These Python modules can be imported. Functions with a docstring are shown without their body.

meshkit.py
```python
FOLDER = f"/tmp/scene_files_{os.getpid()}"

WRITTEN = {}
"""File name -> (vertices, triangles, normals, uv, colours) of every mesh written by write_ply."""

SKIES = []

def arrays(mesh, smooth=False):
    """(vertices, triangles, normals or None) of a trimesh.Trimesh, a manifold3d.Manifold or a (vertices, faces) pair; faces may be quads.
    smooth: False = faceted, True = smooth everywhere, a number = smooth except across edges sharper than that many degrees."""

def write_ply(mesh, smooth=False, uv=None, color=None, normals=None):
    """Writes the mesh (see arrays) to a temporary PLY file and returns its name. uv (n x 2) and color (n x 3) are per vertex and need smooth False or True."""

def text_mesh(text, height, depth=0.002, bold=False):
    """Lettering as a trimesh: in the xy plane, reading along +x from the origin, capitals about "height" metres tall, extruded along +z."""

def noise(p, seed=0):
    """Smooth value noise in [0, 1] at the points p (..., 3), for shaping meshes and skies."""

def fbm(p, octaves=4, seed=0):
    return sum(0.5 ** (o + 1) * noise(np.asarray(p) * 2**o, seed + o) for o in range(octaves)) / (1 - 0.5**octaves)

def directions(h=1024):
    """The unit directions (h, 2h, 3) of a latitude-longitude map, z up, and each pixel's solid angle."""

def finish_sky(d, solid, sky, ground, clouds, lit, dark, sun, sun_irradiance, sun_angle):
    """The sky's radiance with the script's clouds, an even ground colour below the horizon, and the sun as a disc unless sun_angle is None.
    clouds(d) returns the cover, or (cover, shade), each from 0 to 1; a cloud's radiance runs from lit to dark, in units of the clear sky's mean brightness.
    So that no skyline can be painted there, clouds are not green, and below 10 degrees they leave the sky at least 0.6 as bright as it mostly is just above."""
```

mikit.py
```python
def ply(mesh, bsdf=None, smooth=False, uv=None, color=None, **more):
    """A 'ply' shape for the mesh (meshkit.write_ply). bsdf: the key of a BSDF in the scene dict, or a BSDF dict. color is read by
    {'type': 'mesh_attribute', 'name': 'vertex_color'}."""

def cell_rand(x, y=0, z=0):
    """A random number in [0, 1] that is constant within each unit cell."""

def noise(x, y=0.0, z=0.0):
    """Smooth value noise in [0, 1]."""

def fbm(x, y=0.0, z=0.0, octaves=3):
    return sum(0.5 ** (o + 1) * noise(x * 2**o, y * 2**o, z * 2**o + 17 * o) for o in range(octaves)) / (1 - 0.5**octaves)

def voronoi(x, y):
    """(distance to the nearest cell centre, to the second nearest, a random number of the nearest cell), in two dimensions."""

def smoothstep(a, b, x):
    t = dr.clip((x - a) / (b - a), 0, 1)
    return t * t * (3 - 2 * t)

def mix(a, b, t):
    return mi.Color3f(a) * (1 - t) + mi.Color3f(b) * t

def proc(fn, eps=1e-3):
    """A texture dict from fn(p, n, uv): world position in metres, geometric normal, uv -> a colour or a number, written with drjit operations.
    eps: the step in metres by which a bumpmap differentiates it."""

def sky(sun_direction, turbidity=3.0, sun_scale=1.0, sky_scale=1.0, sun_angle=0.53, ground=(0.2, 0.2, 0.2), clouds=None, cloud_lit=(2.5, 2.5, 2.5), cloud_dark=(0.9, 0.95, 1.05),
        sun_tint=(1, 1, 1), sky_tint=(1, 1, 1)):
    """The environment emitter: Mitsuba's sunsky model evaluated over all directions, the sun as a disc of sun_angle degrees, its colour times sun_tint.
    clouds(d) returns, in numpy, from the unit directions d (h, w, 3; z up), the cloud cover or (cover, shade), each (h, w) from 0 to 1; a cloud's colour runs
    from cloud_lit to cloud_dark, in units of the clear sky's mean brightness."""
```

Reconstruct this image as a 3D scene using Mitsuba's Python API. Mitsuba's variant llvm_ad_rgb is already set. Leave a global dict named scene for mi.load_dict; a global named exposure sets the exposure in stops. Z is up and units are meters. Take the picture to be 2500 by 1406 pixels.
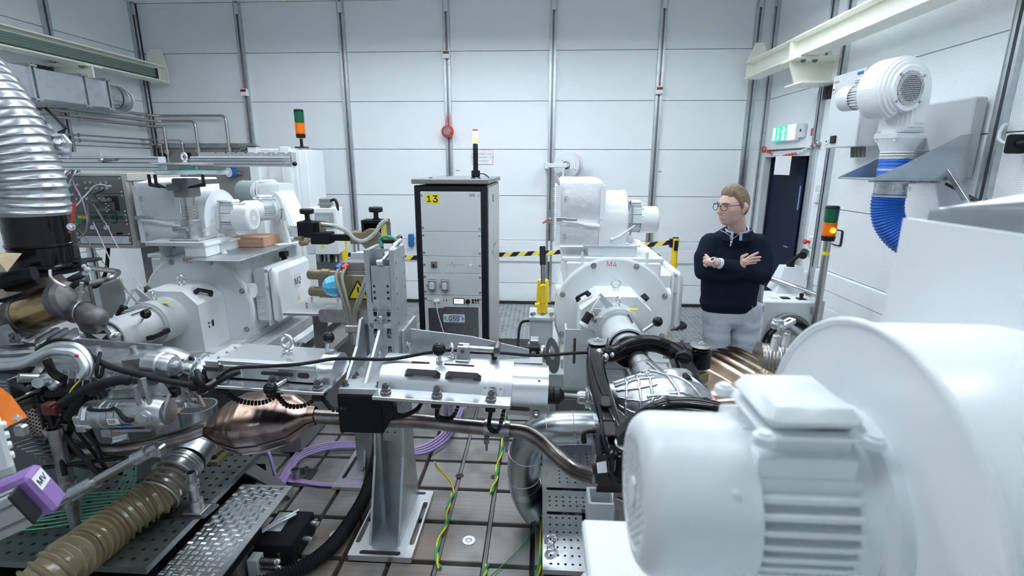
import math, random
import numpy as np, trimesh, mitsuba as mi, mikit, meshkit
import manifold3d as m3d
from shapely.geometry import Polygon, Point, box as sbox, LineString
from shapely import union_all, affinity
T = mi.ScalarTransform4f
scene, labels = {}, {}
rnd = random.Random(7)

# ---------------------------------------------------------------- camera, light, exposure
exposure = 0.45
CAM_F, PITCH, YAW, ROLL, CAM_H = 1234.24, 0.23804, 0.05669, -0.003326, 1.9
_fw = np.array([-math.sin(YAW) * math.cos(PITCH), math.cos(YAW) * math.cos(PITCH), -math.sin(PITCH)])
_rt = np.array([math.cos(YAW), math.sin(YAW), 0.0])
_dn = np.cross(_fw, _rt)
_up = -(-math.sin(ROLL) * _rt + math.cos(ROLL) * _dn)
scene['camera'] = {'type': 'thinlens', 'fov': math.degrees(2 * math.atan(1250 / CAM_F)), 'fov_axis': 'x', 'near_clip': 0.02, 'far_clip': 60.0,
                   'aperture_radius': 0.0021, 'focus_distance': 2.9,
                   'to_world': T().look_at(origin=[0, 0, CAM_H], target=list(np.array([0, 0, CAM_H]) + _fw), up=list(_up))}
LAMP_POWER = 8.7
LAMP_GAIN = [.45, .8, .8, .65, 1.0, .8, .8, 2.1, .95]
LAMPS = [(-2.6, 0.9), (-0.6, 0.9), (1.4, 0.9), (-2.6, 2.7), (-0.6, 2.7), (1.4, 2.7), (-2.6, 4.5), (-0.6, 4.5), (1.4, 4.5)]   # ceiling luminaires (x, y)
LAMP_ZS, LAMP_L, LAMP_W = [3.55] * 6 + [3.40] * 3, 1.6, 0.42

# ---------------------------------------------------------------- names and labels
_used = {}
def num(name):
    n = _used.get(name, -1) + 1
    _used[name] = n
    return name if n == 0 else '%s_%03d' % (name, n)
FR = [np.eye(4)]
def frame(o, x=(1, 0, 0), z=(0, 0, 1)):
    """sets the local frame that meshes are built in"""
    x = np.asarray(x, float); x = x / np.linalg.norm(x)
    z = np.asarray(z, float); z = z - x * (z @ x); z = z / np.linalg.norm(z)
    m = np.eye(4); m[:3, 0], m[:3, 1], m[:3, 2], m[:3, 3] = x, np.cross(z, x), z, o
    FR[0] = m
def world(): FR[0] = np.eye(4)
def put(key, mesh, mat, sm=30, **kw):
    m = mesh.copy(); m.apply_transform(FR[0])
    scene[key] = mikit.ply(m, mat, smooth=sm, **kw)
    return key
def thing(name, label, cat, group=None):
    k = num(name); labels[k] = {'label': label, 'category': cat}
    if group: labels[k]['group'] = group
    return k
def P(t, name, mesh, mat, sm=30, label=None, kind=None):
    k = num(t + '__' + name); put(k, mesh, mat, sm)
    if label or kind: labels[k] = {}
    if label: labels[k]['label'] = label
    if kind: labels[k]['kind'] = kind
    return k
def S(name, mesh, mat, label, cat, group=None, sm=30):
    k = thing(name, label, cat, group); put(k, mesh, mat, sm); return k
def ST(name, mesh, mat, label, sm=False):
    k = num(name); put(k, mesh, mat, sm); labels[k] = {'label': label, 'kind': 'structure', 'category': 'room'}; return k
def PI(t, name, ply, mat4):
    k = num(t + '__' + name); scene[k] = {**ply, 'to_world': T(FR[0] @ mat4)}; return k
def mv(x=0, y=0, z=0, rz=0.0, s=1.0):
    m = np.eye(4); c, q = math.cos(rz), math.sin(rz); m[:2, :2] = [[c, -q], [q, c]]; m[:3, :3] *= s; m[:3, 3] = x, y, z; return m

# ---------------------------------------------------------------- shapes
V = lambda *a: np.array(a[0] if len(a) == 1 else a, float)
unit = lambda v: np.asarray(v, float) / (np.linalg.norm(v) + 1e-12)
def J(*ms):
    out = []
    for m in ms: out += list(m) if isinstance(m, (list, tuple)) else [m]
    return trimesh.util.concatenate(out)
def bb(x0, x1, y0, y1, z0, z1, b=0.0):
    if b <= 0:
        m = trimesh.creation.box((x1 - x0, y1 - y0, z1 - z0)); m.apply_translation(((x0 + x1) / 2, (y0 + y1) / 2, (z0 + z1) / 2)); return m
    pts = []
    for i in (0, 1):
        for j in (0, 1):
            for k in (0, 1):
                c = V((x0, x1)[i], (y0, y1)[j], (z0, z1)[k]); s = V(1 - 2 * i, 1 - 2 * j, 1 - 2 * k) * b
                for a in range(3):
                    q = c + s; q[a] = c[a]; pts.append(q)
    return trimesh.convex.convex_hull(np.array(pts))
def box(s, c=(0, 0, 0), b=0.0):
    return bb(c[0] - s[0] / 2, c[0] + s[0] / 2, c[1] - s[1] / 2, c[1] + s[1] / 2, c[2] - s[2] / 2, c[2] + s[2] / 2, b)
def axes(ax):
    w = unit(ax); a = np.cross(w, (0, 0, 1.0) if abs(w[2]) < 0.9 else (1.0, 0, 0)); a = unit(a); return a, np.cross(w, a), w
def lathe(prof, p=(0, 0, 0), ax=(0, 0, 1), n=40, closed=False):
    """profile [(r, h), ...] turned about the axis ax through p"""
    a, b, w = axes(ax); p = V(p); pr = list(prof)
    th = np.arange(n) * 2 * np.pi / n; ring = np.cos(th)[:, None] * a + np.sin(th)[:, None] * b
    v = np.vstack([p + w * h + ring * r for r, h in pr]); f = []
    rows = [(i, i + 1) for i in range(len(pr) - 1)] + ([(len(pr) - 1, 0)] if closed else [])
    k = np.arange(n); k2 = (k + 1) % n
    for i, j in rows:
        f += [np.stack([i * n + k, i * n + k2, j * n + k2], 1), np.stack([i * n + k, j * n + k2, j * n + k], 1)]
    m = trimesh.Trimesh(v, np.vstack(f), process=False); m.merge_vertices(); m.update_faces(m.nondegenerate_faces()); 
    return m
def cyl(p, q, r, r2=None, n=28, b=0.0):
    p, q = V(p), V(q); L = np.linalg.norm(q - p); r2 = r if r2 is None else r2
    pr = [(0, 0), (r - b, 0), (r, b), (r2, L - b), (r2 - b, L), (0, L)] if b > 0 else [(0, 0), (r, 0), (r2, L), (0, L)]
    return lathe(pr, p, q - p, n)
def pipe(p, q, r, t, n=32):
    p, q = V(p), V(q); L = np.linalg.norm(q - p)
    return lathe([(r - t, 0), (r, 0), (r, L), (r - t, L)], p, q - p, n, closed=True)
def spline(pts, k=8, closed=False):
    P_ = np.asarray(pts, float); n = len(P_)
    if n < 3: return np.linspace(P_[0], P_[-1], max(2, k))
    g = (lambda i: P_[i % n]) if closed else (lambda i: P_[i] if 0 <= i < n else (2 * P_[0] - P_[1] if i < 0 else 2 * P_[-1] - P_[-2]))
    out = []
    for i in range(n if closed else n - 1):
        p0, p1, p2, p3 = g(i - 1), g(i), g(i + 1), g(i + 2)
        for t in np.arange(k) / k:
            out.append(.5 * (2 * p1 + (p2 - p0) * t + (2 * p0 - 5 * p1 + 4 * p2 - p3) * t * t + (3 * p1 - p0 - 3 * p2 + p3) * t ** 3))
    if not closed: out.append(P_[-1])
    return np.array(out)
def fillet(pts, r, k=6):
    """polyline with rounded corners of radius about r"""
    P_ = [V(p) for p in pts]; out = [P_[0]]
    for i in range(1, len(P_) - 1):
        a, b, c = P_[i - 1], P_[i], P_[i + 1]; d = min(r, .48 * np.linalg.norm(a - b), .48 * np.linalg.norm(c - b))
        s, e = b + unit(a - b) * d, b + unit(c - b) * d
        for t in np.linspace(0, 1, k): out.append((1 - t) ** 2 * s + 2 * t * (1 - t) * b + t * t * e)
    out.append(P_[-1]); return np.array(out)
def sweep(path, ring, cap=True, scale=None, closed=False):
    """sweeps the 2-D ring (n, 2) along the path with parallel transport"""
    p = np.asarray(path, float); n = len(ring); t = np.gradient(p, axis=0) if not closed else np.roll(p, -1, 0) - np.roll(p, 1, 0)
    t /= np.linalg.norm(t, axis=1, keepdims=True) + 1e-12
    a, _, _ = axes(t[0]); v = []
    for i in range(len(p)):
        a = a - t[i] * (a @ t[i]); a = unit(a); b = np.cross(t[i], a); s = 1 if scale is None else scale[i]
        v.append(p[i] + s * (ring[:, :1] * a + ring[:, 1:] * b))
    v = np.vstack(v); k = np.arange(n); k2 = (k + 1) % n; f = []
    for i in range(len(p) if closed else len(p) - 1):
        j = (i + 1) % len(p)
        f += [np.stack([i * n + k, i * n + k2, j * n + k2], 1), np.stack([i * n + k, j * n + k2, j * n + k], 1)]
    if cap and not closed:
        v = np.vstack([v, p[0], p[-1]]); c0 = len(v) - 2
        f += [np.stack([k2, k, k * 0 + c0], 1), np.stack([(len(p) - 1) * n + k, (len(p) - 1) * n + k2, k * 0 + c0 + 1], 1)]
    return trimesh.Trimesh(v, np.vstack(f), process=False)
def circ(r, n=12): th = np.arange(n) * 2 * np.pi / n; return np.stack([r * np.cos(th), r * np.sin(th)], 1)
def rod(pts, r, n=10, k=8, sm=True, closed=False):
    p = spline(pts, k, closed) if sm and len(pts) > 2 else np.asarray(pts, float)
    return sweep(p, circ(r, n), closed=closed)
def bent(pts, r, R, n=14): return sweep(fillet(pts, R), circ(r, n))
def hose(pts, r, pitch, amp, n=28, k=14, per=6, shape=None, r2=None):
    """corrugated hose: radius modulated along the path"""
    c = spline(pts, k); L = np.concatenate([[0], np.cumsum(np.linalg.norm(np.diff(c, axis=0), axis=1))])
    m = max(4, int(L[-1] / pitch * per)); s = np.linspace(0, L[-1], m); p = np.stack([np.interp(s, L, c[:, i]) for i in range(3)], 1)
    ph = s / pitch; w = np.cos(2 * np.pi * ph) if shape is None else shape(ph % 1.0)
    base = r if r2 is None else r + (r2 - r) * s / L[-1]
    return sweep(p, circ(1.0, n), scale=base * np.ones(m) + amp * w)
def ext(poly, h, p=(0, 0, 0), u=(1, 0, 0), v=(0, 1, 0)):
    """extrudes a 2-D polygon (points or shapely) by h along u x v from p"""
    g = poly if hasattr(poly, 'geom_type') else Polygon(poly)
    gs = list(g.geoms) if hasattr(g, 'geoms') else [g]
    m = trimesh.util.concatenate([trimesh.creation.extrude_polygon(q, abs(h), engine='earcut') for q in gs])
    if h < 0: m.apply_translation((0, 0, h))
    u, v = unit(u), V(v); v = unit(v - u * (v @ u)); M = np.eye(4); M[:3, 0], M[:3, 1], M[:3, 2], M[:3, 3] = u, v, np.cross(u, v), p
    m.apply_transform(M); return m
def tor(c, ax, R, r, n=28, k=10):
    a, b, w = axes(ax); th = np.arange(n) * 2 * np.pi / n
    return sweep(V(c) + R * (np.cos(th)[:, None] * a + np.sin(th)[:, None] * b), circ(r, k), closed=True)
def sph(c, r, s=2):
    m = trimesh.creation.icosphere(s, 1.0); m.apply_scale(r); m.apply_translation(c); return m
def bolt(p, ax, r=.012, h=.012, w=1.35):
    p, ax = V(p), unit(ax); return J(cyl(p, p + ax * h * .25, r * w, n=16), lathe([(0, 0), (r, 0), (r, h * .8), (r * .85, h), (0, h)], p, ax, 6))
def screw(p, ax, r=.012, h=.016):
    p, ax = V(p), unit(ax); return lathe([(r * 1.5, 0), (r * 1.5, h * .12), (r, h * .12), (r, h * .85), (r * .9, h), (r * .55, h), (r * .5, h * .45), (0, h * .45)], p, ax, 14)
def eye(p, ax, side, R, r):
    """lifting eye bolt: collar and ring"""
    p, ax = V(p), unit(ax); return J(lathe([(0, 0), (R * .75, 0), (R * .75, r * .6), (R * .5, r * 1.1), (r * .9, r * 2.2), (r * .8, r * 3), (0, r * 3)], p, ax, 20), tor(p + ax * (R + r * 2), side, R, r, 26, 10))
def text(s, h, p, u, v, d=.0008, bold=False, center=True):
    m = meshkit.text_mesh(s, h, d, bold)
    if center: m.apply_translation((-m.bounds[:, 0].mean(), -m.bounds[:, 1].mean(), 0))
    u = unit(u); v = V(v); v = unit(v - u * (v @ u)); M = np.eye(4); M[:3, 0], M[:3, 1], M[:3, 2], M[:3, 3] = u, v, np.cross(u, v), p
    m.apply_transform(M); return m
def rrect(x0, y0, x1, y1, r): return sbox(x0 + r, y0 + r, x1 - r, y1 - r).buffer(r, quad_segs=5)
def stadium(x0, y0, x1, y1, r): return LineString([(x0, y0), (x1, y1)]).buffer(r, quad_segs=6)
def hull(*pts): return trimesh.convex.convex_hull(np.vstack([np.asarray(p, float).reshape(-1, 3) for p in pts]))
def tri(man):
    m = man.to_mesh(); return trimesh.Trimesh(np.array(m.vert_properties[:, :3], float), np.array(m.tri_verts), process=False)
def man(mesh):
    mesh = mesh.copy(); mesh.merge_vertices()
    return m3d.Manifold(m3d.Mesh(vert_properties=np.asarray(mesh.vertices, np.float32), tri_verts=np.asarray(mesh.faces, np.uint32)))
def blob(parts, seg=24):
    """joins spheres' hulls [(p, r), ...] of each chain into one manifold"""
    out = m3d.Manifold()
    for chain in parts:
        for (p, r), (q, s) in zip(chain[:-1], chain[1:]):
            a = m3d.Manifold.sphere(r, seg).translate([float(x) for x in p]); b = m3d.Manifold.sphere(s, seg).translate([float(x) for x in q])
            out = out + m3d.Manifold.batch_hull([a, b])
    return out
def smoothed(mn, edge, it=12):
    m = tri(mn.refine_to_length(edge)); m.merge_vertices(); trimesh.smoothing.filter_taubin(m, lamb=.5, nu=.51, iterations=it); return m

# ---------------------------------------------------------------- materials
def mat(name, col, rough=.5, metal=0.0, spec=.5, coat=0.0, **kw):
    c = col if isinstance(col, dict) else {'type': 'rgb', 'value': list(col)}
    d = {'type': 'principled', 'base_color': c, 'roughness': rough, 'metallic': metal, 'specular': spec}
    if coat: d.update(clearcoat=coat, clearcoat_gloss=.9)
    d.update(kw)
    scene['mat_' + name] = {'type': 'twosided', 'bsdf': d}
    return 'mat_' + name
pt = mikit.proc
def spots(base, dark, sc, lo, hi):
    return pt(lambda p, n, uv: mikit.mix(base, dark, mikit.smoothstep(lo, hi, mikit.fbm(p.x * sc, p.y * sc, p.z * sc))))
WALL = mat('wall', (.79, .83, .855), .42, spec=.35)
CEIL = mat('ceiling', (.80, .82, .82), .6)
WHITE = mat('white_paint', spots((.70, .735, .755), (.58, .61, .625), 7.0, .6, .86), .33)
WHITE2 = mat('white_gloss', (.79, .82, .84), .26, coat=.3)
GREY = mat('grey_paint', spots((.46, .49, .50), (.36, .385, .39), 9.0, .5, .85), .4)
LGREY = mat('light_grey_paint', (.62, .655, .68), .38)
DGREY = mat('dark_grey_paint', (.17, .175, .175), .45)
TAUPE = mat('taupe_paint', (.255, .25, .245), .5)
CREAM = mat('cream_paint', (.78, .79, .70), .4)
GALV = mat('galvanised', spots((.56, .595, .62), (.50, .535, .555), 18.0, .4, .75), .40, 1.0)
ALU = mat('aluminium', (.78, .80, .82), .27, 1.0)
ALUR = mat('aluminium_rough', (.70, .73, .76), .42, 1.0)
CAST = mat('cast_aluminium', spots((.62, .64, .665), (.50, .52, .54), 40.0, .4, .7), .38, 1.0)
STEEL = mat('steel', spots((.48, .50, .51), (.33, .345, .35), 12.0, .4, .75), .38, 1.0)
BSTEEL = mat('bright_steel', (.80, .81, .83), .18, 1.0)
DSTEEL = mat('dark_steel', (.22, .225, .235), .38, 1.0)
STAIN = mat('stainless', (.52, .51, .50), .3, 1.0)
BLACK = mat('black_plastic', (.010, .011, .013), .38, spec=.3)
GLOSSB = mat('black_enamel', (.004, .0045, .006), .14, spec=.35, coat=.15)
MATB = mat('black_matt', (.009, .010, .014), .6, spec=.2)
RUBBER = mat('rubber', (.012, .013, .015), .55, spec=.25)
SLOT = mat('slot_dark', (.035, .033, .033), .8)
RED = mat('red', (.55, .05, .04), .35)
ORANGE = mat('orange', (.95, .24, .03), .45)
AMBER = mat('amber', (.80, .16, .005), .25, spec=.3)
GREEN = mat('green_lens', (.006, .10, .045), .2, spec=.3)
YEL = mat('yellow', (.80, .62, .02), .4)
YEL2 = mat('yellow_paint', (.78, .55, .02), .35)
BLUE = mat('blue_fabric', (.012, .11, .48), .42)
BLUEP = mat('blue_plastic', (.02, .12, .38), .4)
SKYB = mat('sky_blue', (.10, .50, .80), .25)
PURPLE = mat('purple', (.28, .16, .44), .6)
LILAC = mat('lilac_cable', (.33, .26, .55), .38)
MAUVE = mat('mauve_cable', (.36, .22, .36), .4)
DOORB = mat('door_blue', (.004, .010, .034), .5, spec=.2)
NAVYW = mat('corridor_blue', (.06, .09, .19), .7)
WOODP = mat('wood', pt(lambda p, n, uv: mikit.mix((.42, .26, .17), (.30, .17, .10), mikit.noise(p.x * 6, p.y * 90, p.z * 90))), .6)
PAPER = mat('paper', (.78, .80, .83), .8)
BLUEGRN = mat('grass_cable', (.03, .34, .12), .45)
INK = mat('ink', (.02, .02, .025), .6)
INKG = mat('ink_grey', (.30, .32, .34), .6)
FLEECE = mat('fleece', pt(lambda p, n, uv: mikit.mix((.80, .82, .84), (.66, .68, .70), mikit.fbm(p.x * 60, p.y * 60, p.z * 60))), .95, spec=.1)
CLOTHR = mat('red_print', (.62, .16, .19), .5)
TAPEG = mat('bronze_tape', (.33, .28, .18), .4, .8)
def heat(p, n, uv):
    a = mikit.fbm(p.x * 6, p.y * 6, p.z * 6); b = mikit.fbm(p.x * 22 + 5, p.y * 22, p.z * 22)
    c = mikit.mix((.40, .28, .22), (.30, .24, .25), mikit.smoothstep(.35, .65, a))
    return mikit.mix(c, (.15, .10, .085), mikit.smoothstep(.55, .75, b) * .6)
HEAT = mat('heat_tinted_steel', pt(heat), .26, 1.0)
def heat2(p, n, uv):
    a = mikit.fbm(p.x * 9, p.y * 9, p.z * 9)
    return mikit.mix((.50, .40, .29), (.36, .25, .19), mikit.smoothstep(.35, .7, a))
COPPER = mat('copper_tinted_steel', pt(heat2), .2, 1.0)
PIPEM = mat('exhaust_steel', spots((.34, .30, .29), (.22, .19, .185), 14.0, .4, .72), .3, 1.0)
GREYHOT = mat('scaled_steel', spots((.16, .16, .17), (.10, .09, .09), 18.0, .4, .7), .5, .8)
FOIL = mat('foil', spots((.62, .65, .68), (.40, .43, .46), 20.0, .35, .7), .22, 1.0)
CEMENT = mat('tile_iron', pt(lambda p, n, uv: mikit.mix(mikit.mix((.305, .295, .285), (.215, .205, .195), mikit.smoothstep(.35, .75, mikit.fbm(p.x * 5, p.y * 5, 3))), (.17, .115, .085), mikit.smoothstep(.60, .82, mikit.fbm(p.x * 1.7 + 3.3, p.y * 1.7 + 1.2, 9)) * .8) * (.90 + .12 * mikit.smoothstep(.2, .5, mikit.noise(p.y * 220, 0, 0)))), .42, .25)

# ---------------------------------------------------------------- the room
BY, XL, XR, CZ, FY = 6.425, -4.93, 2.62, 3.77, -1.3       # back wall, left, right, ceiling, wall behind the camera
PZ = 0.14                                                # raised tread-plate platform at the back
SEAM = [.41, .97, 1.53, 2.09, 2.65, 3.21, 3.77]
POSTX = [-4.893, -3.643, -2.393, -1.143, .107, 1.357]
k = ST('ceiling', bb(XL, XR, FY, BY, CZ, CZ + .1), CEIL, 'white panelled ceiling')
wb = ST('wall_back', bb(XL - .1, XR + .1, BY + .03, BY + .15, 0, CZ), DGREY, 'white panelled back wall with grey steel channels')
xs = POSTX + [2.40]
for i in range(len(xs) - 1):
    for z0, z1 in zip([PZ + .02] + SEAM[:-1], SEAM):
        P(wb, 'panel', bb(xs[i] + .0, xs[i + 1] - .0, BY, BY + .03, z0 + .003, z1 - .003, .002), WALL, False)
for z0, z1 in zip([PZ + .02] + SEAM[:-1], SEAM):
    P(wb, 'panel', bb(2.44, 2.615, BY, BY + .03, z0 + .001, z1 - .001), WALL, False)
def channel(x, y, z0, z1, dx):
    """upright steel channel on a wall; dx: unit vector along the wall"""
    frame((x, y, 0), dx)
    m = J(bb(-.036, -.012, -.03, 0, z0, z1), bb(.012, .036, -.03, 0, z0, z1), bb(-.012, .012, -.004, 0, z0, z1), bb(-.04, -.036, -.036, 0, z0, z1), bb(.036, .04, -.036, 0, z0, z1))
    return m
def posts(wall, lst, z0=PZ, z1=CZ):
    for x, y, dx in lst:
        c = P(wall, 'channel', channel(x, y, z0, z1, dx), GALV, False, 'grey steel mounting channel')
        P(c, 'slot_strip', bb(-.011, .011, -.008, -.004, z0, z1), DSTEEL, False)
        P(c, 'end_plate', bb(-.026, .026, -.044, -.030, z1 - .14, z1 - .02, .003), ALUR, False)
        world()
posts(wb, [(x, BY - .001, (1, 0, 0)) for x in POSTX[1:]] + [(2.42, BY - .001, (1, 0, 0))])
for x in (POSTX[3], POSTX[4]):   # small holes along the flanges
    P(wb, 'rivet', J([cyl((x + s * .024, BY - .031, z), (x + s * .024, BY - .033, z), .004, n=6) for s in (-1, 1) for z in np.arange(.4, 3.7, .14)]), DSTEEL, kind='stuff')
wl = ST('wall_left', bb(XL - .15, XL - .03, FY, BY + .1, 0, CZ), DGREY, 'white panelled left wall with steel channels')
yl = [-1.3, 1.45, 2.7, 3.95, 5.2, 6.425]
for a, b in zip(yl[:-1], yl[1:]):
    for z0, z1 in zip([0] + SEAM[:-1], SEAM): P(wl, 'panel', bb(XL - .03, XL, a, b, z0 + .003, z1 - .003, .002), WALL, False)
posts(wl, [(XL + .001, y, (0, 1, 0)) for y in (3.95, 5.2, 6.36)])
wr = ST('wall_right', J(bb(XR + .03, XR + .15, FY, 5.12, 0, CZ), bb(XR + .03, XR + .15, 6.30, BY + .1, 0, CZ), bb(XR + .03, XR + .15, 5.12, 6.30, 2.02, CZ)), DGREY, 'white perforated right wall with steel channels')
PERF = mat('perforated_panel', pt(lambda p, n, uv: mikit.mix((.80, .835, .855), (.52, .55, .57), 1 - mikit.smoothstep(.16, .26, _hole(p.y, p.z)))), .45, spec=.3)
def _hole(a, b):
    import drjit as dr
    s = 1 / .0125; u_, v_ = a * s, b * s; u_ = u_ - dr.floor(u_) - .5; v_ = v_ - dr.floor(v_) - .5
    return dr.sqrt(u_ * u_ + v_ * v_)
yr = [-1.3, .68, 1.93, 3.18]
for a, b in zip(yr[:-1], yr[1:]):
    for z0, z1 in zip([0] + SEAM[:-1], SEAM): P(wr, 'panel', bb(XR, XR + .03, a, b, z0 + .003, z1 - .003, .002), PERF, False)
for z0, z1 in zip([0] + SEAM[:-1], SEAM): P(wr, 'panel', bb(XR, XR + .03, 3.18, 4.86, z0 + .003, z1 - .003, .002), PERF, False)
for z0, z1 in ((.0, 1.05), (1.05, 2.05), (2.05, 2.9), (2.9, CZ)): P(wr, 'panel', bb(XR, XR + .03, 4.92, 5.14, z0 + .001, z1 - .001), WALL, False)
for z0, z1 in ((2.08, 2.65), (2.65, 3.21), (3.21, 3.77)): P(wr, 'panel', bb(XR, XR + .03, 5.2, 6.36, z0 + .003, z1 - .003, .002), WALL, False)
posts(wr, [(XR - .001, y, (0, -1, 0)) for y in (6.385, 5.17, 4.89, 3.18)])
# cable duct along the foot of the right wall and its seams
P(wr, 'cable_trunk', J(bb(XR - .02, XR, -1.2, 4.98, .805, .96, .002), bb(XR - .014, XR, -1.2, 4.98, .66, .80, .002), bb(XR - .02, XR, -1.2, 4.98, .54, .655, .002)), WALL, False)
wf = ST('wall_front', bb(XL - .1, XR + .1, FY - .1, FY, 0, CZ), WALL, 'white wall behind the camera')
P(wb, 'cable_trunk', J(bb(XL, 2.38, BY - .02, BY, .86, .965, .003), bb(XL, 2.38, BY - .026, BY, .70, .86, .003)), WALL, False)
# ceiling luminaires, hung just under the ceiling above the frame
for i, (lx, ly) in enumerate(LAMPS):
    LAMP_Z = LAMP_ZS[i]
    t = thing('ceiling_light', 'long white batten luminaire hung under the ceiling, out of the frame', 'ceiling light', 'ceiling lights')
    P(t, 'housing', bb(lx - LAMP_L / 2 - .03, lx + LAMP_L / 2 + .03, ly - LAMP_W / 2 - .02, ly + LAMP_W / 2 + .02, LAMP_Z + .004, LAMP_Z + .07, .01), WHITE)
    [P(t, 'hanger', cyl((lx + e_, ly, LAMP_Z + .07), (lx + e_, ly, CZ), .006, n=8), STEEL) for e_ in (-.5, .5)]
    v = np.array([[lx - LAMP_L / 2, ly - LAMP_W / 2, LAMP_Z], [lx - LAMP_L / 2, ly + LAMP_W / 2, LAMP_Z], [lx + LAMP_L / 2, ly + LAMP_W / 2, LAMP_Z], [lx + LAMP_L / 2, ly - LAMP_W / 2, LAMP_Z]])
    k = num(t + '__diffuser')
    scene[k] = {**mikit.ply(trimesh.Trimesh(v, [[0, 1, 2], [0, 2, 3]], process=False), WHITE), 'emitter': {'type': 'area', 'radiance': {'type': 'rgb', 'value': [LAMP_POWER * LAMP_GAIN[i] * c_ for c_ in (.92, 1.0, 1.07)]}}}
# ---------------------------------------------------------------- floor of slotted iron plates
fl = ST('floor', bb(XL - .1, XR + .1, FY - .1, BY + .1, -.12, -.045), SLOT, 'iron floor of square clamping plates with deep dark slots between them')
TX, TY = .235, .2915
tile = mikit.ply(bb(-TX / 2 + .012, TX / 2 - .012, -TY / 2 + .015, TY / 2 - .015, -.06, 0, .003), CEMENT, smooth=False)
tile2 = mikit.ply(bb(-TX / 2 + .012, TX / 2 - .012, -TY / 2 + .015, TY / 2 - .015, -.063, -.003, .003), CEMENT, smooth=False)
X0, Y0 = -.25 + TX / 2, 2.075 + TY / 2
cells = [(i, j) for i in range(-20, 13) for j in range(-12, 12) if XL < X0 + i * TX < XR - .1 and FY < Y0 + j * TY < 5.1]
near = [c for c in cells if -9 <= c[0] <= 8 and -3 <= c[1] <= 10]
near.sort(key=lambda c: abs(c[0] + 2) + abs(c[1] - 2)); near = near[:270]
for i, j in near: PI(fl, 'plate', tile if (i * 7 + j * 3) % 3 else tile2, mv(X0 + i * TX, Y0 + j * TY, 0))
rest = [c for c in cells if c not in set(near)]
P(fl, 'outer_plates', J([bb(X0 + i * TX - TX / 2 + .012, X0 + i * TX + TX / 2 - .012, Y0 + j * TY - TY / 2 + .015, Y0 + j * TY + TY / 2 - .015, -.06, 0) for i, j in rest]), CEMENT, False, kind='stuff')
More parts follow.
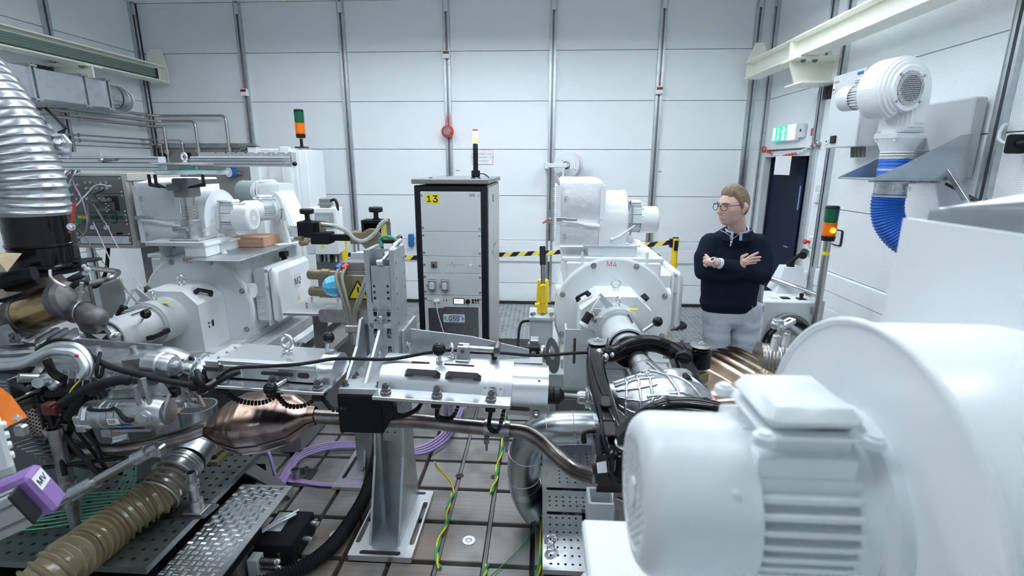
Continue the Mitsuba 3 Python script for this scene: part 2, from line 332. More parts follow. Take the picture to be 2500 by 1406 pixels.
for i, j in ((-1, 0), (-4, 0), (-1, 4), (-5, 0), (0, 2), (-4, 2), (1, 0), (-2, 5), (-1, 7)):
    P(fl, 'centre_stud', lathe([(0, .0035), (.012, .0035), (.012, .001), (.016, .0045), (.034, .0045), (.036, -.004)], (X0 + i * TX + .02, Y0 + j * TY + .01, 0), (0, 0, 1), 24), ALUR)
P(fl, 'slot_strip', J([bb(x - .009, x + .009, 1.2, 5.0, -.03, -.008) for x in (-.25, -.485)]), mat('slot_steel', (.20, .19, .185), .6, .4), False)
# widened slot entries
P(fl, 'slot_entry', J([cyl((x, y, -.0445), (x, y, .0008), .026, n=14) for x, y in ((-.485, 2.79), (-.263, 2.79), (-1.19, 2.79), (-1.0, 2.37), (-.25, 3.38))]), SLOT)
# tread-plate platform along the back wall
def treads(x0, x1, y0, y1, z, pitch, L, w, h, lim=None):
    """rows of raised lens-shaped treads, alternating direction, one mesh"""
    vs, fs, k = [], [], 0; base = np.array([[L / 2, 0, 0], [0, w / 2, 0], [-L / 2, 0, 0], [0, -w / 2, 0], [0, 0, 1.0]])
    F = np.array([[0, 1, 4], [1, 2, 4], [2, 3, 4], [3, 0, 4]])
    for i, x in enumerate(np.arange(x0 + pitch / 2, x1, pitch)):
        for j, y in enumerate(np.arange(y0 + pitch / 2, y1, pitch)):
            a = math.pi / 4 * (1 if (i + j) % 2 else -1); c, s = math.cos(a), math.sin(a)
            b = base.copy(); b[:, :2] = b[:, :2] @ np.array([[c, s], [-s, c]]); b[:, 2] *= h
            vs.append(b + (x, y, z)); fs.append(F + 5 * k); k += 1
    return trimesh.Trimesh(np.vstack(vs), np.vstack(fs), process=False)
pf = ST('floor_platform', J(bb(XL, XR, 5.0, BY + .03, PZ - .02, PZ), bb(XL, XR, 5.02, 5.05, 0, PZ - .02)), STEEL, 'raised tread-plate walkway along the back wall')
P(pf, 'tread_lugs', treads(-1.4, 2.6, 5.0, 6.4, PZ, .055, .05, .018, .004), ALU, False, kind='stuff')
P(pf, 'edge_strip', bb(XL, XR, BY - .04, BY, PZ, PZ + .018), BLACK, False)

# ---------------------------------------------------------------- beams, ducts and pipes on the walls
def ibeam(y0, y1, zb, zt, x, w, tf=.016, tw=.012):
    return J(bb(x - w / 2, x + w / 2, y0, y1, zt - tf, zt, .002), bb(x - w / 2, x + w / 2, y0, y1, zb, zb + tf, .002), bb(x - tw / 2, x + tw / 2, y0, y1, zb + tf, zt - tf))
t = thing('crane_beam', 'cream steel crane runway beam with green conductor rail along the left wall', 'beam')
P(t, 'beam', ibeam(-1.0, 6.32, 2.865, 3.05, -4.64, .17), CREAM, False)
cr = P(t, 'conductor_rail', bb(-4.622, -4.575, -.9, 6.15, 2.895, 2.995, .004), mat('rail_green', (.10, .15, .125), .5), False, 'dark green conductor rail')
for i in range(4): P(cr, 'rib', bb(-4.575, -4.57, -.9, 6.15, 2.908 + i * .022, 2.916 + i * .022), mat('rail_green2', (.17, .23, .20), .5), False)
P(cr, 'end_cap', bb(-4.624, -4.562, 6.15, 6.18, 2.885, 3.0, .004), BLACK)
P(t, 'end_plate', ext([(-4.78, 2.85), (-4.55, 2.85), (-4.55, 3.02), (-4.60, 3.24), (-4.70, 3.25), (-4.78, 3.2)], .014, (0, 6.335, 0), (1, 0, 0), (0, 0, 1)), CREAM, False)
bk = P(t, 'bracket', J(bb(-4.93, -4.5, 5.17, 5.19, 2.67, 2.865), bb(-4.93, -4.5, 5.10, 5.30, 2.845, 2.865), bb(-4.93, -4.52, 5.10, 5.30, 2.67, 2.685)), CREAM, False)
P(bk, 'bolt', bolt((-4.58, 5.14, 2.845), (0, 0, -1), .018, .02), DSTEEL); P(bk, 'bolt', bolt((-4.58, 5.25, 2.845), (0, 0, -1), .018, .02), DSTEEL)
P(wl, 'wall_opening', bb(XL - .01, XL + .003, 4.95, 5.45, 2.66, 2.84), SLOT, False)
P(wl, 'wall_opening', bb(XL - .01, XL + .003, 5.72, 6.15, 2.58, 2.74), SLOT, False)
t = thing('crane_beam', 'cream steel crane runway beam along the right wall above the exit door', 'beam')
P(t, 'beam', ibeam(-1.0, 6.2, 2.845, 3.025, 2.33, .17), CREAM, False)
P(t, 'end_plate', ext([(2.26, 2.84), (2.44, 2.84), (2.48, 3.05), (2.42, 3.22), (2.33, 3.22), (2.26, 3.05)], .014, (0, 6.2, 0), (1, 0, 0), (0, 0, 1)), CREAM, False)
P(t, 'stiffener', J(bb(2.25, 2.33, 5.15, 5.164, 2.86, 3.01), bb(2.34, 2.41, 5.15, 5.164, 2.86, 3.01)), CREAM, False)
bk = P(t, 'bracket', J(bb(2.22, 2.62, 4.92, 5.24, 2.825, 2.843), bb(2.28, 2.62, 4.92, 5.24, 2.62, 2.635), ext([(2.30, 2.63), (2.62, 2.63), (2.62, 2.83), (2.24, 2.83), (2.24, 2.79)], .014, (0, 5.10, 0), (1, 0, 0), (0, 0, 1))), CREAM, False)
P(bk, 'bolt', bolt((2.32, 5.02, 2.825), (0, 0, -1), .018, .022), DSTEEL); P(bk, 'bolt', bolt((2.42, 5.02, 2.825), (0, 0, -1), .018, .022), DSTEEL)
P(wr, 'wall_opening', bb(XR - .003, XR + .01, 4.93, 5.13, 2.50, 2.62), SLOT, False)

# rectangular galvanised air duct ending in a segmented round elbow
t = thing('air_duct', 'galvanised rectangular air duct under the crane beam ending in a round elbow', 'duct')
ys = [3.0, 4.31, 4.80, 5.06]
for a, b in zip(ys[:-1], ys[1:]): P(t, 'duct_section', bb(-4.60, -4.3, a + .004, b - .004, 2.44, 2.69, .003), GALV, False)
for y in ys[1:]:
    fg = P(t, 'flange', J(bb(-4.625, -4.275, y - .03, y - .012, 2.415, 2.715), bb(-4.625, -4.275, y + .012, y + .03, 2.415, 2.715)), GALV, False)
    for z in (2.43, 2.70): P(fg, 'clip', bb(-4.29, -4.262, y - .034, y + .034, z - .008, z + .008), STEEL, False)
th = np.arange(24) * 2 * np.pi / 24; r_ = np.stack([-4.46 + .125 * np.cos(th), 2.565 + .125 * np.sin(th)], 1)
sq = np.stack([-4.45 + np.clip(.2 * np.cos(th), -.15, .15), 2.565 + np.clip(.18 * np.sin(th), -.125, .125)], 1)
v = np.vstack([np.column_stack([sq[:, 0], 0 * th + 5.07, sq[:, 1]]), np.column_stack([r_[:, 0], 0 * th + 5.30, r_[:, 1]])]); k_ = np.arange(24); k2_ = (k_ + 1) % 24
P(t, 'transition', trimesh.Trimesh(v, np.vstack([np.stack([k_, k_ + 24, k2_], 1), np.stack([k2_, k_ + 24, k2_ + 24], 1)]), process=False), GALV, 20)
arc = [(-4.46 - .30 + .30 * math.cos(a), 5.30 + .30 * math.sin(a) * 1.0, 2.565) for a in np.linspace(0, math.pi / 2, 6)]
for a, b in zip(arc[:-1], arc[1:]):
    sgm = P(t, 'elbow_segment', cyl(a, b, .125, n=30), GALV, 40)
    P(sgm, 'seam', tor(b, V(b) - V(a), .127, .004, 30, 6), ALUR)

# stainless pipes on the left wall, bent over to the back wall
pl = [(2.48, 5.0, -3.9, .017, 2.105), (2.415, 4.9, -4.30, .017, 2.10), (2.35, 4.8, -4.71, .017, 2.08)]
for i, (z, y0, xe, r, ze) in enumerate(pl):
    nm = ('topmost', 'middle', 'lowest')[i]
    t = thing('wall_pipe', '%s of three stainless pipes on the left wall bending down to the grey panel' % nm, 'pipe', 'stainless wall pipes')
    P(t, 'tube', bent([(-4.8 + 0.02 * i, y0, z), (-4.8 + .02 * i, 6.25 - .02 * i, z), (-4.72, 6.33, z), (xe, 6.33, z), (xe, 6.33, ze)], r, .06), STAIN)
    P(t, 'valve', J(cyl((xe, 6.33, ze), (xe, 6.33, ze - .06), .026, n=12), cyl((xe - .04, 6.33, ze - .03), (xe + .04, 6.33, ze - .03), .016, n=10), cyl((xe, 6.33, ze - .06), (xe, 6.33, ze - .16), .012, n=10)), STAIN)
    for y in (5.2, 6.2): P(t, 'clamp', J(tor((-4.8 + .02 * i, y, z), (0, 1, 0), .02, .006, 14, 6), bb(-4.93, -4.82, y - .008, y + .008, z - .01, z + .01)), STEEL)
for i, (z, xe) in enumerate(((2.19, -4.5), (2.135, -4.78))):
    t = thing('wall_pipe', ('upper' if i == 0 else 'lower') + ' of two thin stainless lines below the three wall pipes on the left', 'pipe', 'stainless wall pipes')
    P(t, 'tube', bent([(-4.8, 5.1, z), (-4.8, 6.28, z), (-4.76, 6.33, z), (xe, 6.33, z), (xe, 6.33, 1.75)], .010, .05), STAIN)
    for y in (5.2, 6.2): P(t, 'clamp', J(tor((-4.8, y, z), (0, 1, 0), .015, .006, 14, 6), bb(-4.93, -4.812, y - .008, y + .008, z - .01, z + .01)), STEEL)
t = thing('valve_panel', 'dark grey steel gas panel on the back wall under the bent pipes', 'panel')
P(t, 'plate', bb(-4.86, -3.62, 6.385, 6.42, 1.3, 2.12, .004), TAUPE)
P(t, 'top_rail', bb(-4.86, -3.58, 6.35, 6.40, 2.10, 2.155, .003), STEEL)
for x in (-4.79, -4.49, -4.2, -3.93, -3.74): P(t, 'bracket', bb(x - .045, x + .045, 6.35, 6.385, 1.98, 2.04, .003), BLACK)
P(t, 'hook_pipe', bent([(-3.78, 6.35, 1.95), (-3.78, 6.35, 2.09), (-3.70, 6.35, 2.09)], .011, .05), STAIN)
t = thing('pressure_gauge', 'small round white gauge on a blue body in front of the gas panel', 'gauge')
g = (-3.919, 6.3, 1.801)
P(t, 'body', cyl(V(g) + (.03, .06, 0), V(g) + (.0, 0, 0), .062), BLUEP); P(t, 'dial', cyl(V(g), V(g) + (-.004, -.012, 0), .058), PAPER); P(t, 'needle', bb(g[0] - .04, g[0] + .03, g[1] - .02, g[1] - .013, g[2] - .012, g[2] + .008), INK, False)
P(t, 'stem', cyl(V(g) + (.06, .04, 0), V(g) + (.14, .04, -.01), .018), STEEL)

# ---------------------------------------------------------------- small devices on the back wall
for i, (x, z, s) in enumerate(((-3.64, 2.755, "channel above the gas panel"), (-1.143, 3.162, 'channel above the red horn'), (1.352, 2.755, 'channel right of the hose reel'))):
    t = thing('smoke_detector', 'white alarm box with red window on the %s' % s, 'alarm box', 'white alarm boxes on the wall channels')
    P(t, 'housing', bb(x - .042, x + .042, 6.34, 6.39, z - .042, z + .042, .006), WHITE2); P(t, 'window', bb(x - .034, x + .034, 6.332, 6.342, z + .005, z + .032, .002), mat('dark_red', (.16, .01, .02), .3))
    P(t, 'lower_plate', bb(x - .036, x + .036, 6.335, 6.342, z - .036, z - .004, .002), WHITE2)
    P(t, 'cable', bb(x - .004, x + .004, 6.385, 6.391, z + .04, z + .2), CLOTHR, False)
t = thing('alarm_horn', 'round red alarm horn with grey grille hanging from a red cable', 'alarm horn')
h = V(-1.143, 6.3, 2.292)
P(t, 'body', lathe([(0, .09), (.045, .09), (.06, .07), (.074, .03), (.074, 0), (.06, -.02), (.04, -.03)], h, (.0, 1, .06), 24), RED)
P(t, 'grille', lathe([(0, -.026), (.02, -.026), (.022, -.03), (.042, -.03), (.044, -.018)], h, (0, 1, .06), 20), STEEL)
for a in range(6): P(t, 'stud', sph(h + V(.062 * math.cos(a * 1.05), -.01, .062 * math.sin(a * 1.05)), .006, 1), DSTEEL)
P(t, 'cable', rod([h + V(-.03, 0.05, .06), h + V(-.01, .04, .17), h + V(.012, .06, .2), h + V(.02, .05, .1), h + V(.03, .05, .06)], .007, 8), CLOTHR)
# the sign behind the beacon
t = thing('warning_sign', 'white paper sign with red border on the back wall behind the black beacon', 'sign')
sc = V(-.735, 6.42, 1.995)
P(t, 'sheet', bb(sc[0] - .13, sc[0] + .13, 6.417, 6.42, sc[2] - .085, sc[2] + .085), PAPER, False)
P(t, 'border', J(bb(sc[0] - .13, sc[0] + .13, 6.4155, 6.417, sc[2] + .081, sc[2] + .085), bb(sc[0] - .13, sc[0] + .13, 6.4155, 6.417, sc[2] - .085, sc[2] - .081), bb(sc[0] - .13, sc[0] - .126, 6.4155, 6.417, sc[2] - .085, sc[2] + .085), bb(sc[0] + .126, sc[0] + .13, 6.4155, 6.417, sc[2] - .085, sc[2] + .085)), CLOTHR, False)
for i, s in enumerate(('Aufenthalt unter', 'schwebender Last', 'verboten!')): P(t, 'lettering', text(s, .024, (sc[0], 6.4165, sc[2] + .042 - i * .042), (1, 0, 0), (0, 0, 1)), INKG, False)
for x, z in ((-1.045, 1.835), (1.44, 1.83)): S('wall_tag', bb(x - .022, x + .022, 6.42, 6.424, z - .006, z + .006), INKG, 'tiny grey label on the back wall ' + ('right of the red horn channel' if x < 0 else 'above the yellow barrier post'), 'label')
# hose reel
t = thing('hose_reel', 'grey metal hose reel with red hose on an arm from the wall channel', 'hose reel')
c = V(.285, 6.12, 1.90)
P(t, 'front_disc', lathe([(.045, -.008), (.085, -.012), (.15, -.006), (.155, .0), (.15, .006), (.045, .004)], c, (.22, 1, 0), 40), LGREY)
P(t, 'rear_disc', lathe([(.02, .1), (.15, .1), (.155, .106), (.15, .112), (.02, .112)], c + V(.03, 0, 0), (.22, 1, 0), 40), LGREY)
P(t, 'red_hose', lathe([(.1, .01), (.138, .012), (.142, .03), (.138, .05), (.142, .07), (.138, .095), (.1, .098)], c, (.22, 1, 0), 40), CLOTHR)
P(t, 'hub', J(lathe([(0, -.02), (.02, -.02), (.03, 0), (.075, .02), (.08, .03)], c, (.22, 1, 0), 24), *[cyl(c, c + V(.08 * math.cos(a), 0, .08 * math.sin(a)), .006, n=8) for a in (0.2, 2.2, 4.3)]), STEEL)
P(t, 'arm', J(bb(.03, .075, 5.98, 6.40, 1.86, 1.94, .006), bb(.05, .29, 5.98, 6.02, 1.875, 1.925, .006), bb(.27, .31, 5.99, 6.14, 1.885, 1.915, .006)), LGREY)
P(t, 'feed_pipe', bent([(.245, 5.99, 1.70), (.245, 5.99, 1.87), (.27, 6.03, 1.9)], .012, .03), LGREY)
P(t, 'crank', bent([c + V(.09, -.03, .05), c + V(.09, -.05, -.03), c + V(.115, -.06, -.04)], .007, .02), BSTEEL)
t = thing('tap', 'small pipe valve with two red levers on the channel left of the filter box', 'valve')
c = V((0.112, 6.3, 1.254))
P(t, 'body', J(cyl(c + V(0, 0, -.05), c + V(0, 0, .12), .016, n=12), sph(c, .025), cyl(c, c + V(0, .1, 0), .012, n=10)), STEEL); P(t, 'lever', cyl(c + V(-.01, 0, 0), c + V(-.09, -.02, -.05), .014, .011, 10), mat('red_brown', (.45, .08, .04), .4)); P(t, 'lever', cyl(c + V(.01, 0, 0), c + V(.08, -.02, -.05), .014, .011, 10), 'mat_red_brown')

# ---------------------------------------------------------------- barrier tape and posts
TAPE = mat('barrier_tape', pt(lambda p, n, uv: mikit.mix((.80, .66, .14), (.012, .013, .016), _stripe(p.x * 1.0 - p.z * .9))), .5)
def _stripe(s):
    import drjit as dr
    q = s / .155; q = q - dr.floor(q); return mikit.smoothstep(.48, .52, q) * (1 - mikit.smoothstep(.98, 1.0, q))
t = thing('barrier_tape', 'black and yellow striped barrier tape strung between posts along the back wall', 'tape')
pts = [(-1.534, 5.6, 0.874), (-0.969, 5.6, 0.895), (-0.458, 5.6, 0.921), (0.217, 5.6, 0.962), (1.172, 5.6, 1.052), (1.436, 5.6, 1.087)]
q = spline([(-2.2, 5.6, .9)] + pts, 6); v = np.vstack([q + (0, 0, .025), q - (0, 0, .025), q + (0, .003, .025), q + (0, .003, -.025)]); n_ = len(q); i_ = np.arange(n_ - 1)
quad = lambda a, b: np.vstack([np.stack([a + i_, a + i_ + 1, b + i_ + 1], 1), np.stack([a + i_, b + i_ + 1, b + i_], 1)])
P(t, 'strip', trimesh.Trimesh(v, np.vstack([quad(n_, 0), quad(2 * n_, 3 * n_), quad(0, 2 * n_), quad(3 * n_, n_)]), process=False), TAPE, False)
def barrier_post(x, y, lab):
    t = thing('barrier_post', lab, 'barrier post')
    P(t, 'pole', cyl((x, y, PZ + .03), (x, y, 1.03), .034), YEL2)
    P(t, 'base', lathe([(0, .055), (.05, .055), (.10, .045), (.19, .018), (.20, 0), (0, 0)], (x, y, PZ), (0, 0, 1), 36), RUBBER)
    P(t, 'head', J(cyl((x, y, 1.03), (x, y, 1.12), .04, .042), cyl((x, y, 1.12), (x, y, 1.135), .03)), YEL2)
    P(t, 'cassette', J(bb(x - .062, x - .03, y - .03, y + .03, 1.03, 1.125, .005), bb(x - .02, x + .02, y - .05, y - .03, 1.0, 1.11, .004), cyl((x, y, 1.132), (x, y, 1.14), .034)), BLACK)
barrier_post(1.475, 5.6, 'yellow barrier post with black base beside the person holding the striped tape')
barrier_post(-2.25, 5.62, 'yellow barrier post behind the white control cabinet')
# ---------------------------------------------------------------- beacons
def beacon(p, r, h, cols, lab, top=BLACK, tilt=(0, 0, 1), glow=None):
    t = thing('signal_beacon', lab, 'beacon', 'signal beacons'); p = V(p); up = unit(tilt); z = 0
    P(t, 'base', lathe([(0, 0), (r * .92, 0), (r * 1.02, h * .2), (r * 1.02, h * .32), (0, h * .32)], p, up, 24), BLACK); z = h * .32
    for i, (c, e) in enumerate(cols):
        m = lathe([(0, z), (r * .9, z), (r * .9, z + h * .06), (r, z + h * .08), (r, z + h * .80), (r * .9, z + h * .82), (0, z + h * .82)], p, up, 24)
        k = P(t, 'lens', m, c)
        P(k, 'ring', lathe([(r * .85, z + h * .80), (r * 1.05, z + h * .80), (r * 1.05, z + h * .88), (r * .85, z + h * .88)], p, up, 24, True), c)
        if e: scene[k]['emitter'] = {'type': 'area', 'radiance': {'type': 'rgb', 'value': e}}
        z += h * .88
    P(t, 'cap', lathe([(0, z), (r, z), (r, z + h * .14), (r * .85, z + h * .2), (0, z + h * .2)], p, up, 24), top)
    return t
b0 = (-2.533, 5.4, 2.171)
t = beacon(b0, .048, .125, [(AMBER, None), (GREEN, None)], 'unlit green over amber beacon on the white cabinet in the left half')
P(t, 'pole', J(cyl((b0[0], b0[1], 2.08), b0, .016, n=12), bb(b0[0] - .06, b0[0] + .06, 5.36, 5.44, 2.07, 2.083, .003)), BLACK); P(t, 'yellow_band', cyl((b0[0], b0[1], 2.16), (b0[0], b0[1], 2.185), .0168, n=12), YEL)

# ---------------------------------------------------------------- electric motors and wheel machines
def rot(deg, ax, p=(0, 0, 0)): return trimesh.transformations.rotation_matrix(math.radians(deg), ax, p)
def grille_mesh(R, hole, pitch, p, ax, th=.002, hubr=0.0, square=False):
    g = Point(0, 0).buffer(R, quad_segs=12); hs = []
    n = int(R / pitch) + 1
    for i in range(-n, n + 1):
        for j in range(-n, n + 1):
            x, y = i * pitch + (0 if square else (j % 2) * pitch / 2), j * pitch
            if math.hypot(x, y) < R - hole * .75 and math.hypot(x, y) > hubr: hs.append(sbox(x - hole / 2, y - hole / 2, x + hole / 2, y + hole / 2) if square else Point(x, y).buffer(hole / 2, quad_segs=2))
    a, b, w = axes(ax); return ext(g.difference(union_all(hs)), th, p, a, b)
def motor(t, c, R, x0, xb, xc, x1, tb=(.55, 1.0), nf=9, detail=1, m=None):
    """fan-cooled motor on the local x axis: flange at x0, finned body x0..xb, fan cowl xc..x1; c: centre (y, z)"""
    m = m or WHITE; y, z = c; s = 1 if x1 > x0 else -1; ax = V(s, 0, 0); o = V(x0, y, z); L = abs(xb - x0); LC = abs(x1 - xc); at = abs(xc - x0)
    mo = t
    P(t, 'end_flange', lathe([(0, 0), (R * 1.25, 0), (R * 1.25, L * .1), (R * 1.05, L * .12), (R * .95, L * .25), (0, L * .25)], o, ax, 48), m)
    P(t, 'motor_body', lathe([(0, .0), (R * .80, 0), (R * .80, L), (0, L)], o, ax, 40), m)
    # cooling fins: horizontal plates on both sides, upright ones above and below
    px0, px1 = sorted((x0 + s * L * .2, x0 + s * L * 1.02))
    for i in range(-nf // 2 + 1, nf // 2 + 1):
        q = i * 1.56 * R / nf; w = math.sqrt(max(R * R - q * q, 0)); wi = math.sqrt(max((R * .78) ** 2 - q * q, 0)); h = R * (.022 if detail == 1 else .034)
        if w - wi < .004: continue
        for sg in (-1, 1):
            pg = [(px0, wi), (px0, w * .96), (px0 + (px1 - px0) * .12, w), (px1 - (px1 - px0) * .12, w), (px1, w * .96), (px1, wi)]
            P(t, 'cooling_fin', ext([(a, sg * b) for a, b in (pg if sg > 0 else pg[::-1])], 2 * h, (0, y, z + q - h), (1, 0, 0), (0, 1, 0)), m, False)
            if sg < 0 or abs(i) > 1 or detail: P(t, 'cooling_fin', ext([(a, sg * b) for a, b in (pg if sg > 0 else pg[::-1])], 2 * h, (0, y + q + h, z), (1, 0, 0), (0, 0, 1)), m, False)
    if detail: P(t, 'mounting_pad', J(bb(min(x0, xb) + L * .25, max(x0, xb) - L * .02, y - R * 1.02, y - R * .8, z - R * .2, z + R * .42, .002), bb(min(x0, xb) + L * .25, max(x0, xb) - L * .02, y - R * .7, y + R * .7, z + R * .7, z + R * .98, .002)), m)
    co = V(xc, y, z); r = R * 1.06; e = R * .28
    prof = [(r * .97, 0), (r, 0), (r, LC - e)] + [(r - e * (1 - math.cos(a)), LC - e + e * math.sin(a)) for a in np.linspace(.2, 1.45, 7)] + [(r * .70, LC), (r * .70, LC - .004)]
    cw = P(t, 'fan_cowl', lathe(prof, co, ax, 56), m)
    P(cw, 'grille', grille_mesh(r * .705, r * .085, r * .125, co + ax * (LC - .003), ax, .002, r * .14, square=(detail == 2)), m, False)
    P(cw, 'fan_shadow', lathe([(0, 0), (r * .72, 0)], co + ax * (LC - .009), ax, 32), mat('void_black', (.002, .002, .0025), .9, spec=.02), False)
    P(cw, 'hub_disc', lathe([(0, LC - .001), (r * .17, LC - .001), (r * .17, LC + .001), (0, LC + .001)], co, ax, 20), m)
    for a in (35, 145, 215, 325):
        d = V(0, math.cos(math.radians(a)), math.sin(math.radians(a))); P(cw, 'screw', lathe([(0, 0), (R * .055, 0), (R * .05, R * .03), (0, R * .05)], co + ax * (LC * .22) + d * r * .99, d, 14), m)
    # terminal box on top
    tx0, tx1 = sorted((x0 + s * L * (tb[0] - .40), x0 + s * L * (tb[0] + .42))); w = R * .66; zt = z + R * .95; hb = R * .50
    b = P(t, 'terminal_box', J(bb(tx0 + .012, tx1 - .012, y - w + .01, y + w - .01, zt - R * .2, zt + hb * .5, R * .06), bb(tx0 + .004, tx1 - .004, y - w, y + w, zt + hb * .42, zt + hb * .56, R * .03)), m)
    lid = P(b, 'lid', bb(tx0 + .006, tx1 - .006, y - w + .004, y + w - .004, zt + hb * .57, zt + hb * 1.15, R * .13), m, 40)
    for px in (tx0 + .002, tx1 - .002):
        for py in (y - w, y + w):
            P(lid, 'screw', J(lathe([(0, -hb * .2), (R * .13, -hb * .2), (R * .13, 0), (R * .1, .002), (0, .002)], (px, py, zt + hb * .60), (0, 0, 1), 16), lathe([(0, .002), (R * .08, .002), (R * .08, R * .05), (0, R * .06)], (px, py, zt + hb * .60), (0, 0, 1), 14)), m)
    return zt + hb * 1.15

def handle(p, d, n, L=.13, h=.04, m=None, r=.011):
    """bridge handle: p centre, d along, n outwards"""
    d, n = unit(d), unit(n); p = V(p); a = d * L / 2; w = np.cross(d, n) * r
    pts = [p - a, p - a + n * h * .9 + d * L * .10, p + a + n * h * .9 - d * L * .10, p + a]
    inn = [p - a + d * L * .2, p - a + n * h * .55 + d * L * .22, p + a + n * h * .55 - d * L * .22, p + a - d * L * .2]
    poly = [(float((q - p) @ d), float((q - p) @ n)) for q in pts + inn[::-1]]
    return ext(poly, 2 * r, p - w if True else p, d, n) if np.cross(d, n) @ w > 0 else ext(poly, 2 * r, p + w, d, n)
def knob(p, d, R=.026, L=.07, r=.009):
    p, d = V(p), unit(d); return cyl(p, p + d * L, r, n=12), sph(p + d * (L + R * .8), R, 3)

def dyno(o, name, lab, mark, fx=0.0, turn=False, front=True):
    frame(o, (-1, 0, 0) if turn else (1, 0, 0)); t = thing(name, lab, 'motor')
    zf = -o[2]
    P(t, 'flange_disc', lathe([(0, 0), (.358, 0), (.37, .008), (.37, .03), (0, .03)], (0, 0, 0), (0, 1, 0), 96), WHITE)
    for k in range(8):
        a = math.radians(22.5 + 45 * k); P(t, 'flange_bolt', bolt((.343 * math.cos(a), 0, .343 * math.sin(a)), (0, -1, 0), .0135, .016), STEEL)
    P(t, 'scribble', text(mark, .032, (-.02, -.0005, .33), (1, 0, -.05), (0, 0, 1), .0006), CLOTHR, False)
    # housing behind the disc
    P(t, 'housing', J(bb(-.30, .29, .03, .86, -.34, .335, .01), *[ext([(0, 0), (.16, 0), (0, .10)], .014, (sx * .2 - .007, .03, .30 - .06 * (abs(sx) > 1)), (0, 1, 0), (0, 0, 1)) for sx in (-1, 1)]), WHITE)
    P(t, 'housing_lid', bb(-.325, .305, .04, .88, .335, .36, .004), WHITE, False)
    P(t, 'drum', cyl((0, .2, -.02), (0, .95, -.02), .335, n=48, b=.01), WHITE)
    P(t, 'ear', J(cyl((-.36, .10, .12), (-.30, .10, .12), .05, n=20), bb(-.33, -.28, .06, .14, .0, .14, .004)), WHITE); P(t, 'ear', J(cyl((.30, .06, .12), (.36, .06, .12), .05, n=20), bb(.28, .33, .02, .10, .0, .14, .004)), WHITE)
    # side connection box
    b = P(t, 'connection_box', J(*[bb(.30, .31, .3, .4, -.05, .05)]), WHITE) if not front else P(t, 'connection_box', J(bb(.30, .40, .16, .66, -.13, .24, .015), hull([(.395, .14, -.15), (.395, .68, -.15), (.395, .14, .26), (.395, .68, .26), (.405, .14, -.15), (.405, .68, -.15), (.405, .14, .26), (.405, .68, .26)])), WHITE2)
    l = P(b, 'box_lid', bb(.405, .475, .15, .67, -.14, .25, .028), WHITE2, 40) if front else b
    for yy in (.17, .65) if front else ():
        for zz in (-.12, .12, .235): P(l, 'screw', lathe([(0, 0), (.012, 0), (.012, .01), (0, .014)], (.472 - .06, yy - .02 if yy < .4 else yy + .02, zz), (0, -1 if yy < .4 else 1, 0), 12), ALUR)
    if front: P(l, 'plate', bb(.4745, .476, .40, .48, .05, .16), LGREY, False); P(l, 'lettering', text(mark, .05, (.4762, .44, .105), (0, 1, 0), (0, 0, 1)), INK, False)
    if front: P(l, 'warning_label', ext([(-.025, -.02), (.025, -.02), (0, .025)], .0008, (.4755, .43, -.02), (0, 1, 0), (0, 0, 1)), YEL, False)
    for zz in (-.06, -.02, .02, .06) if front else (): P(b, 'rib', bb(.33, .36, .154, .160, zz - .003, zz + .003), WHITE2, False)
    if front: P(b, 'cable_gland', J(cyl((.36, .5, .235), (.36, .5, .30), .02, n=12), bb(.335, .385, .47, .53, .27, .31, .004)), BLACK)
    # plinth and bed
    P(t, 'plinth', J(bb(-.33, .31, -.26, .80, zf + .72, -.20, .005), bb(-.46, .42, -.35, .92, zf + .62, zf + .72, .004)), GREY, False)
    P(t, 'bed', bb(-.34, .34, -.02, .90, zf + .01, zf + .62, .01), DGREY, False)
    for sx in (-1, 1): P(t, 'foot_bolt', bolt((sx * .30, -.20, -.2), (0, 0, 1), .014, .016), STEEL)
    P(t, 'type_plate', bb(.16, .29, -.262, -.26, -.29, -.215), PAPER, False)
    # fan: drum-shaped casing, filter box, motor
    fd, fz = .27, .577; x0, x1 = -.067 + fx, .074 + fx
    f = thing_sub(t)
    P(t, 'fan_base', J(bb(-.16, .145, .09, .50, .36, .43, .004), bb(-.18, .165, .075, .52, .425, .437, .002)), WHITE, False)
    cas = Polygon([(-.187, -.14)] + [(-.187 * math.cos(a), .187 * math.sin(a)) for a in np.linspace(0, math.pi, 40)] + [(.187, -.14)])
    P(t, 'fan_casing', ext(cas, x1 - x0, (x0, fd, fz), (0, 1, 0), (0, 0, 1)), WHITE2)
    P(t, 'casing_rim', sweep([(x1, fd + .189 * math.cos(a), fz + .189 * math.sin(a)) for a in np.linspace(-.7, math.pi + .7, 50)], circ(.004, 8)), WHITE2)
    for yy in (fd - .16, fd + .16): P(t, 'casing_foot', J(bb(x0 - .01, x0 + .03, yy - .03, yy + .03, .437, .447, .002), bb(x1 - .03, x1 + .02, yy - .03, yy + .03, .437, .447, .002)), WHITE, False)
    ft = 0 if front else .055
    fb = P(t, 'filter_box', J(bb(-.37 + fx, -.36 + fx, .07, .50, .43, .80 + ft), bb(-.078 + fx, -.067 + fx, .07, .50, .43, .80 + ft), bb(-.37 + fx, -.34 + fx, .065, .075, .43, .80), bb(-.098 + fx, -.067 + fx, .065, .075, .43, .80), bb(-.37 + fx, -.067 + fx, .08, .50, .43, .44)), WHITE2, False)
    rg = np.random.default_rng(3); nx, nz = 26, 30
